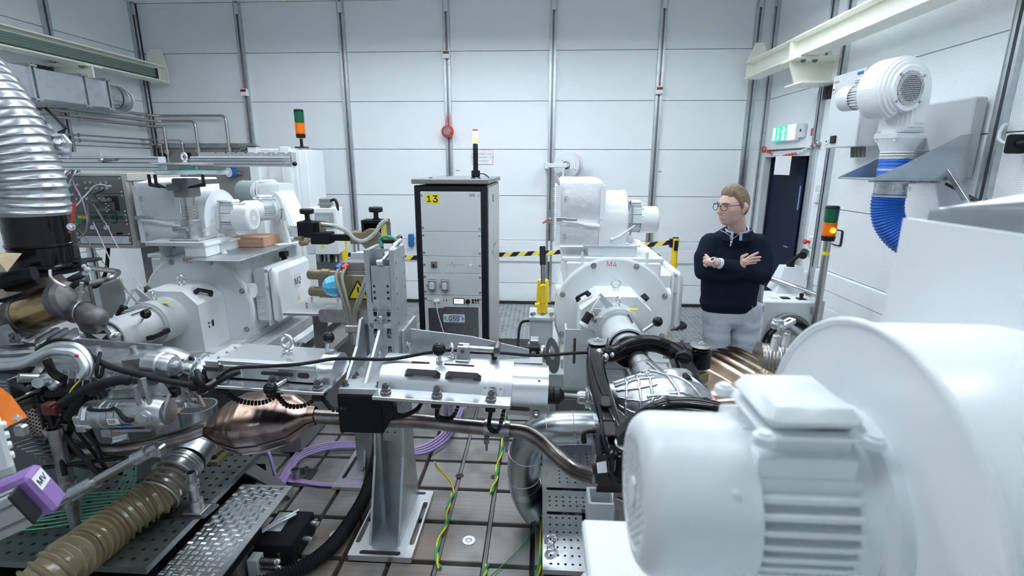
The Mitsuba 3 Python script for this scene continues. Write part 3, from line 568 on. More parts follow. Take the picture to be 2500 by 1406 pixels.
    def mat_sheet(z0, z1, ytop, roll):
        us, ws = np.linspace(-.348 + fx, -.088 + fx, nx), np.linspace(0, 1, nz); pts = []
        for w in ws:
            for u_ in us:
                e = ((u_ - us[0]) / (us[-1] - us[0]) - .5) * 2; zz = z0 + (z1 - z0) * w; yy = .085 - .03 * math.sin(math.pi * w) * (1 - e ** 6) - .004 * meshkit.noise(np.array([u_ * 60, w * 20, 3.0]))
                if w > .9 and roll: k = (w - .9) / .1; yy += .45 * k; zz = z0 + (z1 - z0) * .9 + (z1 - z0) * .1 * math.sin(min(k * 5, 1.57)) - .012 * (e ** 2 > .8)
                pts.append((u_, yy, zz))
        f_ = []
        for i in range(nz - 1):
            for j in range(nx - 1): a = i * nx + j; f_ += [(a, a + 1, a + nx + 1), (a, a + nx + 1, a + nx)]
        return trimesh.Trimesh(pts, f_, process=False)
    P(fb, 'filter_mat', mat_sheet(.60, .845 + ft, 0, True), FLEECE, True); P(fb, 'filter_mat', mat_sheet(.435, .60, 0, False), FLEECE, True)
    P(fb, 'torn_edge', rod([(-.33 + fx, .045, .585), (-.25 + fx, .04, .578), (-.17 + fx, .042, .562), (-.10 + fx, .05, .555)], .012, 8), FLEECE)
    if front:
        for zz in (.72, .49): P(fb, 'printed_letter', text('E', .03, (-.31 + fx, .052, zz), (1, 0, 0), (0, 0, 1)), INKG, False)
        lt = P(fb, 'strap', bb(-.36 + fx, -.08 + fx, .05, .056, .594, .602), LGREY, False); P(lt, 'buckle', J(bb(-.365 + fx, -.30 + fx, .035, .052, .585, .61, .003), bb(-.31 + fx, -.24 + fx, .03, .045, .59, .605, .003)), STEEL)
        P(fb, 'chain', hose([(-.385 + fx, .10, .79), (-.383 + fx, .10, .6), (-.38 + fx, .10, .45)], .005, .012, .0018, 8), STEEL)
    motor(t, (fd, fz), .082 if front else .080, x1, x1 + .125, x1 + (.108 if front else .122), x1 + .226, detail=1 if front else 2, nf=9)
    if front:
        P(t, 'conduit', rod([(.11 + fx, fd - .06, fz + .115), (.115 + fx, fd - .085, fz + .11), (.118 + fx, fd - .10, fz), (.11 + fx, fd - .10, fz - .09), (.10 + fx, fd - .09, fz - .13)], .006, 8), STAIN)
        P(t, 'cable_gland', J(cyl((.11 + fx, fd - .05, fz + .115), (.11 + fx, fd - .075, fz + .115), .012, n=12)), STEEL)
        P(t, 'pressure_switch', lathe([(0, 0), (.042, 0), (.045, .01), (.04, .025), (.03, .03), (.026, .05), (0, .05)], (x1, fd - .10, fz - .12), (1, 0, 0), 24), mat('clear_grey', (.55, .57, .58), .2))
        P(t, 'hose_nipple', J(sph((x1 - .09, fd - .192, fz - .105), .011, 2), rod([(x1 - .09, fd - .2, fz - .105), (x1 - .04, fd - .2, fz - .08), (x1 + .05, fd - .17, fz - .02)], .005, 8)), PAPER)
        P(t, 'arrow_label', J(bb(x1 + .0005, x1 + .001, fd - .13, fd - .105, fz + .03, fz + .09)), PAPER, False)
        # octagonal hood over the coupling and the shaft guard towards the test piece
        hp = [(-.225, -.20), (-.225, .105), (-.123, .19), (.10, .19), (.188, .105), (.195, -.20)]
        P(t, 'hood', hull(np.array([(x * .97, -.25, z * .97 if z > 0 else z) for x, z in hp]), np.array([(x, -.235, z) for x, z in hp]), np.array([(x, -.002, z) for x, z in hp])), WHITE, False)
        P(t, 'hood_slot', bb(.1955, .197, -.16, -.145, -.06, -.02), BLACK, False)
        for zz in (-.03, -.055): P(t, 'hood_hole', cyl((.1955, -.19, zz), (.197, -.19, zz), .006, n=10), BLACK)
        P(t, 'hood_handle', handle((-.195, -.15, .148), (.55, -.55, .45), (-.6, 0, .8), .12, .035), BLACK); P(t, 'hood_handle', handle((.155, -.15, .148), (-.35, -.8, .35), (.7, 0, .72), .12, .035), BLACK)
        P(t, 'lifting_eye', eye((-.005, -.11, .19), (0, 0, 1), (0, 1, 0), .024, .0065), BSTEEL)
        ax = unit((.0, -1, .03)); c0 = V(-.02, -.24, .02)
        P(t, 'guard_collar', lathe([(0, 0), (.128, 0), (.131, .01), (.131, .17), (.118, .175), (.118, .18), (.10, .182)], c0, ax, 56), GREY)
        P(t, 'guard_tube', lathe([(.095, .17), (.10, .18), (.10, .44), (.104, .44), (.104, .455), (.094, .455)], c0, ax, 48), GREY)
        P(t, 'inner_tube', lathe([(.08, .42), (.086, .45), (.086, .51), (.078, .51), (.076, .45)], c0, ax, 48), ALUR)
        P(t, 'guard_slot', bb(.018, .026, -.56, -.42, .128, .1305), BLACK, False)
        P(t, 'lifting_eye', eye(c0 + ax * .09 + V(0, 0, .13), (0, 0, 1), (1, .4, 0), .02, .006), BSTEEL)
        P(t, 'yellow_label', bb(.03, .085, -.36, -.335, .138, .142), YEL, False)
        st, bl = knob((.075, -.58, .09), (.6, -.2, .55)); P(t, 'lever_stem', st, BSTEEL); P(t, 'lever_ball', bl, GLOSSB)
        P(t, 'guard_handle', handle((.10, -.5, .0), (0, 1, 0), (1, 0, .1), .16, .035, r=.012), BLACK)
        [P(t, 'hinge_bracket', ext([(-.02, -.03), (.07, -.03), (.05, .03), (0, .06), (-.03, .04)], .012, q_, (.8, 0, -.6), (.6, 0, .8)), GREY, False) for q_ in ((-.15, -.40, .06), (-.15, -.30, .08))]
        P(t, 'hinge_pin', cyl((-.155, -.42, .09), (-.155, -.28, .11), .011, n=12), STEEL)
        P(t, 'swing_arm', hull(*[[(-.12, y_, .225), (-.135, y_, .21), (-.02, y_, .13), (-.06, y_, .09)] for y_ in (-.33, -.318)]), GREY, False)
        # damper cup on a grey upright box
        P(t, 'damper_rod', cyl((-.125, -.35, .215), (-.185, -.37, .11), .007, n=10), BSTEEL); P(t, 'damper_body', cyl((-.18, -.37, .12), (-.215, -.385, .06), .022, n=20), BLACK)
        P(t, 'damper_cup', lathe([(.02, 0), (.03, 0), (.03, .018), (.022, .018)], (-.215, -.385, .05), (.5, .2, .85), 20, True), WHITE2)
        P(t, 'upright_box', J(bb(-.315, -.13, -.40, -.39, zf + .66, .03), bb(-.315, -.305, -.40, -.28, zf + .66, .03), bb(-.14, -.13, -.40, -.28, zf + .66, .03)), GREY, False)
        P(t, 'upright_slot', bb(-.268, -.254, -.402, -.4, -.17, -.02), SLOT, False)
        P(t, 'side_shelf', J(bb(.05, .29, -.44, -.26, -.235, -.222), ext([(0, 0), (.16, 0), (.16, -.09)], .01, (.17, -.42, -.235), (0, 1, 0), (0, 0, 1))), GREY, False)
    world(); return t
def thing_sub(t): return t
M4 = dyno((.461, 3.1, .98), 'wheel_machine', 'white wheel machine with red scribble M4 on its round flange, behind the silver differential', 'M4')
M2 = dyno((-2.26, 3.1, .965), 'wheel_machine', 'white wheel machine with red scribble M2 and an M2 plate on its side box', 'M2')
M3 = dyno((.38, .76, .98), 'wheel_machine', 'large white wheel machine with finned motor filling the lower right corner', 'M3', fx=-.024, turn=True, front=False)

# yellow hydraulic hand pump on a grey upright left of the M4 machine
t = thing('hydraulic_pump', 'yellow hydraulic pump standing on a grey upright left of the M4 flange', 'pump')
hx, hy = .02, 3.12
P(t, 'upright', bb(-.06, .085, 3.02, 3.24, .72, .985, .004), GREY, False); P(t, 'top_plate', bb(-.065, .095, 3.0, 3.24, .965, .985, .003), GREY, False); P(t, 'lower_angle', J(bb(-.07, .10, 2.95, 3.05, .80, .812, .002), bb(-.07, .10, 2.95, 2.96, .70, .812, .002)), GALV, False); P(t, 'column', bb(-.05, .08, 3.0, 3.2, .02, .72, .004), GREY, False)
P(t, 'pump_body', J(bb(hx - .035, hx + .03, hy - .05, hy + .04, .985, 1.06, .01), cyl((hx, hy, 1.05), (hx, hy + .01, 1.20), .042, .036, 20, .006), cyl((hx - .05, hy - .03, 1.04), (hx + .02, hy - .03, 1.04), .016, n=12)), YEL2, 40)
P(t, 'pump_head', J(bb(hx - .02, hx + .02, hy - .06, hy - .035, 1.06, 1.16, .006), cyl((hx, hy - .06, 1.16), (hx, hy - .02, 1.165), .018, n=14), bb(hx - .006, hx + .006, hy - .065, hy - .05, 1.02, 1.07, .002)), YEL2, 40)
P(t, 'pump_lever', cyl((hx, hy - .03, 1.16), (hx - .005, hy + .03, 1.32), .014, n=14), DSTEEL); P(t, 'lever_grip', cyl((hx - .004, hy + .02, 1.29), (hx - .008, hy + .06, 1.40), .019, n=14), BLACK)
P(t, 'coupling', J(cyl((hx - .0, hy - .07, .93), (hx, hy - .06, 1.0), .012, n=12), cyl((hx, hy - .07, .90), (hx, hy - .07, .95), .016, n=12)), TAPEG)
P(t, 'side_bolt', J(cyl((-.05, 3.02, 1.0), (-.03, 3.0, 1.01), .012, n=10), cyl((.07, 3.02, 1.0), (.08, 3.0, 1.01), .012, n=10)), STEEL)
t = thing('limit_switch', 'black two-screw block with a steel disc at the foot of the grey upright', 'switch')
P(t, 'block', bb(-.075, .005, 2.62, 2.68, .80, .93, .004), BLACK, False)
for z in (.835, .895): P(t, 'screw', screw((-.03, 2.62, z), (0, -1, 0), .010, .008), STEEL)
P(t, 'roller', lathe([(0, 0), (.05, 0), (.055, .01), (.05, .03), (.02, .045), (0, .045)], (.035, 2.66, .88), (.7, -.6, .3), 28), BSTEEL); P(t, 'disc', lathe([(0, 0), (.10, 0), (.10, .004), (0, .004)], (.075, 2.66, .87), (.9, -.35, .25), 36), DSTEEL); P(t, 'post', bb(-.05, 0, 2.68, 2.75, .62, .95, .004), GALV, False)
S('cable', rod([(-.05, 2.66, .80), (-.10, 2.75, .74), (-.13, 2.95, .76), (-.12, 3.05, .92), (-.06, 3.05, .95)], .008, 8), RUBBER, 'black cable looping beside the grey upright of the yellow pump', 'cable')

# ---------------------------------------------------------------- on and behind the left wheel machine
P(M2, 'shelf_plate', bb(-2.12, -1.81, 2.9, 3.96, 1.325, 1.335, .002), GALV, False)
for y in (2.95, 3.2, 3.5, 3.8): P(M2, 'shelf_screw', bolt((-1.83, y, 1.325), (0, 0, -1), .007, .02), STEEL)
S('wooden_block', bb(-2.16, -1.93, 3.40, 3.62, 1.336, 1.405, .004), WOODP, 'reddish brown wooden block under the white blower on the left machine', 'wooden block', sm=False)
t = thing('junction_box', 'small pale plastic junction box beside the wooden block', 'box')
P(t, 'body', bb(-2.22, -2.08, 3.0, 3.14, 1.336, 1.40, .004), WHITE, False); P(t, 'lid', bb(-2.23, -2.07, 2.99, 3.15, 1.40, 1.425, .006), WHITE)
# snail blower with its own motor
t = thing('snail_blower', 'white snail-shaped blower with finned motor standing on the wooden block', 'blower')
bc = V(-1.95, 3.70, 1.575); ba = unit((-.60, -.80, 0)); bu = np.cross((0, 0, 1), ba)     # axis towards the motor; bu: sideways to the right
frame(bc, -ba, (0, 0, 1))   # local x: away from the motor, local y: left to right reversed
sc = [(.165 + .055 * (k / 40.0)) for k in range(41)]
sp = [(sc[k] * math.cos(math.radians(90 - k * 6.0)), sc[k] * math.sin(math.radians(90 - k * 6.0))) for k in range(41)]
snail = Polygon(sp).union(sbox(-.02, .04, .30, .19)).buffer(.012).buffer(-.012)
def puffed(poly, h, p, u, v, b=.03):
    """extrusion with a rounded rim on both faces"""
    ms = [ext(poly.buffer(-b * (1 - math.sin(a))), h - 2 * b * (1 - math.cos(a)) if False else h - 2 * b + 2 * b * math.cos(a), V(p) + np.cross(unit(u), unit(v)) * (b - b * math.cos(a)), u, v) for a in np.linspace(0, math.pi / 2, 5)]
    return J(ms)
P(t, 'snail_casing', puffed(snail, .15, (-.02, 0, 0), (0, 1, 0), (0, 0, 1), .04), WHITE2)
P(t, 'face_ring', lathe([(.10, 0), (.128, 0), (.128, .012), (.10, .012)], (-.018, 0, 0), (-1, 0, 0), 40, True), WHITE)
for k in range(6): P(t, 'face_rib', J(bb(-.035, -.02, -.004, .004, .07, .125)).apply_transform(rot(60 * k + 20, (1, 0, 0))), WHITE, False)
P(t, 'stand', J(ext([(-.16, -.245), (.16, -.245), (.10, -.06), (-.10, -.06)], .02, (-.03, 0, 0), (0, 1, 0), (0, 0, 1)), bb(-.12, .14, -.18, -.10, -.25, -.236), bb(-.12, .14, .10, .18, -.25, -.236)), WHITE, False)
P(t, 'outlet_flange', J(bb(-.03, .14, .28, .31, .03, .20, .008), bb(-.01, .11, .26, .28, .195, .21, .003)), WHITE)
P(t, 'outlet_socket', lathe([(.088, 0), (.094, .01), (.094, .06), (.085, .08), (.085, .09)], (.055, .31, .115), (0, 1, 0), 36), WHITE2)
motor(t, (0, 0), .072, -.03, -.16, -.145, -.26, detail=0, nf=9)
world()
a = V(bc) + FR[0][:3, :3] @ V(0, 0, 0)
px_, py_ = -ba, np.cross((0, 0, 1), -ba)
q0 = bc + px_ * .055 + py_ * .38 + V(0, 0, .115); S('blower_pipe', cyl(q0, q0 + py_ * .32, .082, n=36), mat('teal_grey', (.30, .36, .38), .4), 'grey green round pipe leading left from the snail blower', 'pipe')

# electronics rack on a pedestal
t = thing('electronics_rack', 'grey electronics rack with many sockets and cables left of the filter box', 'electronics rack')
rx0, rx1, ry, rz0, rz1 = -3.12, -2.69, 3.2, 1.352, 1.842
P(t, 'case', J(bb(rx0, rx1, ry + .01, ry + .5, rz0, rz1, .006)), TAUPE, False)
fr = mat('rack_frame', (.40, .39, .37), .5)
for nm, m in (('frame_post', bb(rx0, rx0 + .025, ry - .004, ry + .02, rz0, rz1, .004)), ('frame_post', bb(rx1 - .03, rx1, ry - .004, ry + .02, rz0, rz1, .004)), ('frame_rail', bb(rx0, rx1, ry - .004, ry + .02, rz1 - .02, rz1, .004)), ('frame_rail', bb(rx0, rx1, ry - .004, ry + .02, rz0, rz0 + .025, .004)), ('side_rail', bb(rx1 - .002, rx1 + .012, ry, ry + .5, rz1 - .05, rz1, .003)), ('side_rail', bb(rx1 - .002, rx1 + .012, ry, ry + .5, rz0, rz0 + .05, .003)), ('side_panel', bb(rx1, rx1 + .006, ry + .05, ry + .14, rz0 + .05, rz1 - .05, .002))): P(t, nm, m, fr, False)
pn = mat('instrument_panel', (.125, .13, .135), .4)
zs = [rz0 + .026, rz0 + .085, rz0 + .175, rz0 + .235, rz0 + .36, rz1 - .022]
for z0, z1 in zip(zs[:-1], zs[1:]):
    p = P(t, 'panel', bb(rx0 + .026, rx1 - .03, ry - .006, ry + .01, z0 + .001, z1 - .001, .001), pn, False)
    for x in (rx0 + .034, rx1 - .038):
        for z in (z0 + .012, z1 - .012): P(p, 'screw', lathe([(0, 0), (.006, 0), (.005, .003), (0, .004)], (x, ry - .006, z), (0, -1, 0), 8), BSTEEL)
def plug(t, name, x, z, r, m, h=.012): return P(t, name, lathe([(r * 1.25, 0), (r * 1.25, h * .3), (r, h * .3), (r, h), (r * .6, h), (r * .6, h * .5), (0, h * .5)], (x, ry - .006, z), (0, -1, 0), 10), m)
for r_ in range(2):
    for k in range(5): plug(t, 'bnc_socket', rx0 + .16 + k * .036, rz1 - .06 - r_ * .036, .0065, BSTEEL)
for k in range(4): plug(t, 'bnc_socket', rx0 + .06 + (k % 2) * .045, rz1 - .075 - (k // 2) * .06, .0065, BSTEEL)
for k in range(6): plug(t, 'bnc_socket', rx0 + .08 + (k % 3) * .035 + (.15 if k > 2 else 0), rz1 - .165, .0065, BSTEEL)
for k in range(4): plug(t, 'test_jack', rx0 + .28 + k * .02, rz0 + .1, .006, (CLOTHR, CLOTHR, BLACK, BLACK)[k])
for x in (rx0 + .155, rx0 + .25): P(t, 'round_connector', J(bb(x - .014, x + .014, ry - .009, ry - .006, rz0 + .125, rz0 + .153, .001), lathe([(.009, 0), (.013, 0), (.013, .014), (.009, .014)], (x, ry - .009, rz0 + .139), (0, -1, 0), 16, True)), PAPER)
for k in range(18):
    if k != 12: P(t, 'thermo_socket', bb(rx0 + .06 + k * .0175, rx0 + .074 + k * .0175, ry - .011, ry - .006, rz0 + .195, rz0 + .215, .001), YEL if k < 5 else mat('socket_green', (.01, .07, .05), .4), False)
for k in range(6): P(t, 'power_socket', lathe([(.023, 0), (.023, .004), (.019, .004), (.017, -.004), (0, -.004)], (rx0 + .125 + k * .046, ry - .008, rz0 + .055), (0, -1, 0), 20), LGREY)
P(t, 'socket_strip', bb(rx0 + .045, rx1 - .045, ry - .010, ry - .006, rz0 + .03, rz0 + .082, .001), LGREY, False)
P(t, 'open_bay', bb(rx0 + .27, rx0 + .36, ry - .0075, ry - .006, rz0 + .25, rz0 + .345), INK, False)
P(t, 'module', J(bb(rx0 + .245, rx0 + .33, ry - .05, ry - .006, rz0 + .25, rz0 + .305, .003), bb(rx0 + .22, rx0 + .33, ry - .075, ry - .02, rz0 + .31, rz0 + .325, .003)), DGREY)
P(t, 'module_display', bb(rx0 + .25, rx0 + .295, ry - .0515, ry - .05, rz0 + .27, rz0 + .295), mat('lcd', (.06, .09, .07), .2), False)
for k in range(5): P(t, 'module_plug', lathe([(.007, 0), (.007, .02), (.005, .022), (0, .022)], (rx0 + .325 + (k % 2) * .015, ry - .05, rz0 + .25 + k * .012), (0, -1, 0), 10), STEEL)
P(t, 'strip_plate', bb(rx0 + .285, rx0 + .33, ry - .0075, ry - .006, rz1 - .085, rz1 - .075), PAPER, False)
for x in (rx0 + .2, rx0 + .235): P(t, 'hand_probe', J(cyl((x, ry - .06, rz1 - .19), (x + (x - rx0 - .215) * 2, ry - .05, rz1 - .31), .006, .007, 8)), STEEL)
P(t, 'pedestal', bb(-2.80, -2.64, ry + .15, ry + .35, .05, rz0, .006), TAUPE, False)
P(t, 'pedestal_foot', bb(-2.95, -2.5, ry + .0, ry + .5, 0.0, .05, .005), TAUPE, False)
# cables hanging on the rack: one thing each
def cable(pts, r, m, lab, grp=None, n=6, k=8): return S('cable', rod([V(p) for p in pts], r, n, k), m, lab, 'cable', grp, sm=True)
cable([(-3.06, 3.17, 1.86), (-3.06, 3.1, 1.72), (-2.98, 3.08, 1.63), (-2.90, 3.10, 1.70), (-2.86, 3.15, 1.766), (-2.82, 3.185, 1.768)], .0045, PAPER, 'white cable looping across the upper panel of the electronics rack')
cable([(-2.80, 3.12, 1.87), (-2.92, 3.1, 1.88), (-2.96, 3.1, 1.80), (-2.88, 3.06, 1.66), (-2.89, 3.06, 1.50), (-3.0, 3.08, 1.42), (-3.12, 3.1, 1.40)], .0045, MAUVE, 'mauve cable curving down the front of the electronics rack')
cable([(-2.70, 3.12, 1.875), (-2.90, 3.08, 1.88), (-3.05, 3.02, 1.72), (-3.12, 2.9, 1.5)], .0045, MAUVE, 'mauve cable running from the top of the rack towards the black drum')
cable([(-2.835, 3.18, 1.735), (-2.83, 3.1, 1.70), (-2.70, 3.08, 1.60), (-2.70, 3.08, 1.54), (-2.78, 3.14, 1.525)], .003, RUBBER, 'thin black cable from a rack socket to the small module')
for i, (xa, xb) in enumerate(((-3.06, -2.36), (-2.94, -2.42), (-2.87, -2.28))):
    cable([(xa, 3.17, 1.50 + .03 * i), ((xa + xb) / 2, 3.0, 1.2), (xb, 2.9, .88)], .0035, (TAPEG, LGREY, LGREY)[i], '%s of the thin straight lines from the rack down to the shaft guard' % ('leftmost', 'middle', 'rightmost')[i])
for i in range(5): cable([(-3.06 + i * .015, 3.185, 1.55), (-3.10, 3.1, 1.49 - .01 * i), (-3.13 - .01 * i, 3.02, 1.38), (-3.14 + .008 * i, 2.98, 1.20)], .003, BLUEGRN, 'thin green thermocouple cable hanging from the rack beside the black drum', 'green rack cables')
for i in range(3): cable([(-2.98 + .01 * i, 3.2, 1.90), (-3.0 - .02 * i, 3.13, 1.80), (-3.05 + .02 * i, 3.14, 1.72)], .003, BLUEGRN if i else PAPER, ('pale' if i == 0 else 'green') + ' thin cable above the upper left sockets of the rack', 'short rack cables')
cable([(-2.98, 3.3, 1.36), (-2.95, 3.2, 1.18), (-3.05, 3.2, 1.08), (-3.2, 3.2, 1.12)], .012, RUBBER, 'thick black cable hanging in a loop below the electronics rack', n=8)

# clamp post with bracket table, round glass disc and two aluminium booms
t = thing('boom_stand', 'grey clamp post carrying two aluminium booms and a round glass-edged disc', 'stand')
cx, cy = -2.235, 3.12
P(t, 'table_plate', bb(-2.455, -2.075, 2.98, 3.26, 1.405, 1.43, .003), GREY, False)
for x in (-2.40, -2.13): P(t, 'table_leg', J(ext([(-.05, 0), (.05, 0), (.03, -.10), (-.03, -.10)], .02, (x - .01, 3.08, 1.405), (0, 1, 0), (0, 0, 1)), bb(x - .02, x + .02, 3.04, 3.12, 1.30, 1.32)), GREY, False)
P(t, 'post_foot', J(bb(cx - .10, cx + .10, cy - .09, cy + .09, 1.43, 1.443, .004), lathe([(.055, 0), (.055, .11), (.046, .115), (0, .115)], (cx, cy, 1.443), (0, 0, 1), 30)), CAST)
P(t, 'foot_clamp', J(bb(cx - .095, cx - .03, cy - .06, cy - .02, 1.48, 1.53, .008), cyl((cx - .03, cy - .07, 1.505), (cx + .02, cy - .07, 1.505), .018, n=14)), CAST)
P(t, 'post', cyl((cx, cy, 1.35), (cx, cy, 1.80), .043, n=36), STAIN)
for z in (1.58, 1.60, 1.62, 1.64): P(t, 'post_ring', tor((cx, cy, z), (0, 0, 1), .043, .0015, 30, 6), DSTEEL)
P(t, 'head_clamp', J(bb(cx - .05, cx + .055, cy - .06, cy + .06, 1.70, 1.815, .008), cyl((cx - .07, cy - .065, 1.76), (cx + .0, cy - .065, 1.76), .02, n=16)), DGREY); P(t, 'head_bolt', screw((cx - .03, cy - .065, 1.755), (0, -1, 0), .012, .012), STEEL)
gl = P(t, 'round_disc', lathe([(0, 0), (.195, 0), (.2, .004), (.2, .022), (0, .022)], (cx + .06, cy, 1.84), (0, 0, 1), 64), ALU)
P(gl, 'green_rim', tor((cx + .06, cy, 1.864), (0, 0, 1), .196, .003, 64, 6), mat('green_rim', (.02, .35, .26), .3))
P(t, 'upper_disc', lathe([(0, 0), (.195, 0), (.2, .004), (.2, .014), (0, .014)], (cx + .04, cy, 1.895), (0, 0, 1), 64), ALU)
P(t, 'spacer', cyl((cx + .03, cy, 1.862), (cx + .03, cy, 1.895), .05), mat('glass_green', (.25, .45, .40), .2))
P(t, 'ring_eye', eye((cx + .03, cy - .02, 1.909), (0, 0, 1), (.3, 1, 0), .022, .0065), BSTEEL)
for x, y, a in ((cx - .13, cy - .13, .4), (cx - .06, cy - .17, .6), (cx + .2, cy - .12, 2.6)):
    P(t, 'clamp_lever', J(cyl((x, y, 1.84), (x, y, 1.79), .009, n=10), hull(*[V(x, y, 1.79) + V(0, 0, dz) + .012 * V(math.cos(b), math.sin(b), 0) for b in (0, 1.6, 3.1, 4.7) for dz in (0, -.02)], *[V(x + .09 * math.cos(a), y - .03, 1.765) + .006 * V(math.cos(b), 0, math.sin(b)) for b in (0, 1.6, 3.1, 4.7)])), BLACK)
def rail(t, x0, x1, y, z0, z1):
    r = P(t, 'boom_rail', J(bb(x0, x1, y - .03, y + .03, z0, z1, .003)), ALU, False)
    for f in (.18, .52, .80): P(r, 'groove', bb(x0 + .004, x1 - .004, y - .0312, y - .029, z0 + (z1 - z0) * f, z0 + (z1 - z0) * (f + .07)), DSTEEL, False)
    P(r, 'ridge', bb(x0, x1, y - .036, y - .03, z0 + (z1 - z0) * .62, z0 + (z1 - z0) * .72), ALU, False)
    P(r, 'end_cap', bb(x1 - .004, x1 + .001, y - .032, y + .032, z0 - .001, z1 + .001), ALUR, False)
rail(t, -3.35, -2.35, 3.1, 1.862, 1.945); rail(t, -2.15, -1.52, 3.1, 1.887, 1.945)
P(t, 'rail_screw', J(cyl((-2.70, 3.06, 1.92), (-2.70, 3.04, 1.92), .012, n=10), cyl((-2.70, 3.05, 1.92), (-2.62, 3.05, 1.925), .006, n=8)), STEEL)
P(t, 'top_angle', ext([(-2.98, 1.945), (-2.74, 1.945), (-2.74, 1.975), (-2.94, 1.972)], .004, (0, 3.10, 0), (1, 0, 0), (0, 0, 1)), ALU, False)
cb = sbox(-2.11, 1.945, -1.52, 1.972)
for k in range(8): cb = cb.difference(Point(-2.0 + k * .064, 1.978).buffer(.013)).difference(Point(-1.968 + k * .064, 1.957).buffer(.004))
P(t, 'hook_comb', ext(cb, .004, (0, 3.10, 0), (1, 0, 0), (0, 0, 1)), ALUR, False)
P(t, 'end_bracket', J(bb(-1.56, -1.515, 3.055, 3.068, 1.895, 1.945, .002), bb(-1.515, -1.508, 3.07, 3.13, 1.91, 1.975, .002)), ALUR, False)
st, bl = knob((-1.54, 3.055, 1.905), (1, -.1, .0), .014, .045, .004); P(t, 'end_stem', st, STEEL); P(t, 'end_ball', bl, GLOSSB)

# white control cabinet far behind and the small cabinet with window
t = thing('control_cabinet', 'tall white control cabinet at the back wall under the green and amber beacon', 'cabinet')
P(t, 'body', bb(-3.03, -2.56, 5.30, 5.75, PZ, 2.06, .01), WHITE, False)
P(t, 'side_wing', bb(-2.56, -2.46, 5.34, 5.75, PZ, 2.05, .008), WALL, False)
P(t, 'door', bb(-2.86, -2.60, 5.285, 5.30, .3, 2.0, .004), WHITE, False)
for x in (-3.0, -2.66): P(t, 'corner_post', bb(x - .05, x + .05, 5.26, 5.32, PZ, 2.08, .006), WHITE, False)
P(t, 'top_cap', bb(-3.05, -2.95, 5.25, 5.33, 2.08, 2.086), BLACK, False)
P(t, 'hinge', bb(-2.615, -2.555, 5.25, 5.27, 1.96, 2.03, .003), ALUR, False)
t = thing('switch_cabinet', 'white cabinet with a dark window behind the black measuring arm', 'cabinet')
frame((-1.86, 4.2, 1.34), (1, .15, 0))
P(t, 'body', bb(-.14, .13, .0, .22, -.19, .20, .008), WHITE, False); P(t, 'door', bb(-.07, .135, -.02, .0, -.19, .205, .006), WHITE2, False)
P(t, 'window', bb(-.045, .11, -.024, -.018, .03, .17, .004), mat('dim_window', (.33, .36, .37), .25), False); P(t, 'window_slats', J([bb(-.035 + k * .012, -.031 + k * .012, -.0255, -.024, .09, .14) for k in range(9)]), LGREY, False, kind='stuff')
P(t, 'warning_label', ext([(-.022, -.018), (.022, -.018), (0, .02)], .001, (.0, -.021, -.11), (1, 0, 0), (0, 0, 1)), YEL, False)
for k in range(6): P(t, 'cable_gland', cyl((-.08 + k * .03, .1, -.19), (-.08 + k * .03 + .01 * (k % 2), .1 - .01 * k, -.27), .011, n=8), (LGREY, BLACK, STEEL)[k % 3])
P(t, 'stand', bb(-.1, .10, .1, .2, -1.34, -.19), DGREY, False); P(t, 'top_plug', J(bb(-.02, .07, .05, .13, .205, .28, .006), bb(-.03, .08, .04, .14, .225, .24, .004)), DGREY)
P(t, 'top_cable', rod([(.07, .08, .26), (.11, .06, .27), (.13, .05, .23), (.13, .05, .18)], .012, 8), RUBBER)
world()

# black measuring arm with hand knobs
t = thing('measuring_arm', 'black measuring arm with round hand knobs and a ribbed grey conduit', 'measuring arm')
def hand_knob(t, x, y, z): P(t, 'hand_knob', lathe([(0, 0), (.026, 0), (.026, .006), (.016, .012), (.016, .045), (.042, .05), (.045, .056), (.045, .076), (.04, .082), (0, .082)], (x, y, z), (0, 0, 1), 32), BLACK)
P(t, 'clamp_head', J(bb(-1.605, -1.50, 3.24, 3.34, 1.43, 1.535, .006), bb(-1.58, -1.46, 3.27, 3.36, 1.45, 1.53, .004)), MATB, False); hand_knob(t, -1.55, 3.29, 1.535)
P(t, 'clamp_jaw', J(cyl((-1.62, 3.24, 1.425), (-1.56, 3.22, 1.43), .014, n=14), cyl((-1.56, 3.22, 1.40), (-1.50, 3.24, 1.425), .016, n=14), cyl((-1.57, 3.20, 1.40), (-1.545, 3.24, 1.40), .02, n=14)), TAPEG)
P(t, 'brass_plate', bb(-1.462, -1.45, 3.26, 3.34, 1.46, 1.53), TAPEG, False)
P(t, 'slide_block', bb(-1.51, -1.39, 3.22, 3.33, 1.39, 1.465, .004), MATB, False)
P(t, 'arm_bar', bb(-1.39, -1.14, 3.255, 3.30, 1.41, 1.45, .002), MATB, False)
P(t, 'joint_block', bb(-1.245, -1.16, 3.22, 3.31, 1.395, 1.475, .003), TAPEG, False)
P(t, 'joint_disc', cyl((-1.10, 3.215, 1.425), (-1.10, 3.25, 1.425), .074, n=40, b=.003), TAPEG)
for a in range(4): P(t, 'disc_screw', cyl((-1.10 + .06 * math.cos(a * 1.57 + .6), 3.205, 1.425 + .06 * math.sin(a * 1.57 + .6)), (-1.10 + .06 * math.cos(a * 1.57 + .6), 3.216, 1.425 + .06 * math.sin(a * 1.57 + .6)), .006, n=10), STEEL)
P(t, 'tower', J(bb(-1.17, -1.155, 3.24, 3.34, 1.42, 1.53), bb(-1.03, -1.015, 3.24, 3.34, 1.42, 1.53), bb(-1.17, -1.01, 3.235, 3.345, 1.53, 1.55, .002), bb(-1.15, -1.03, 3.30, 3.345, 1.42, 1.53)), MATB, False); hand_knob(t, -1.085, 3.29, 1.55)
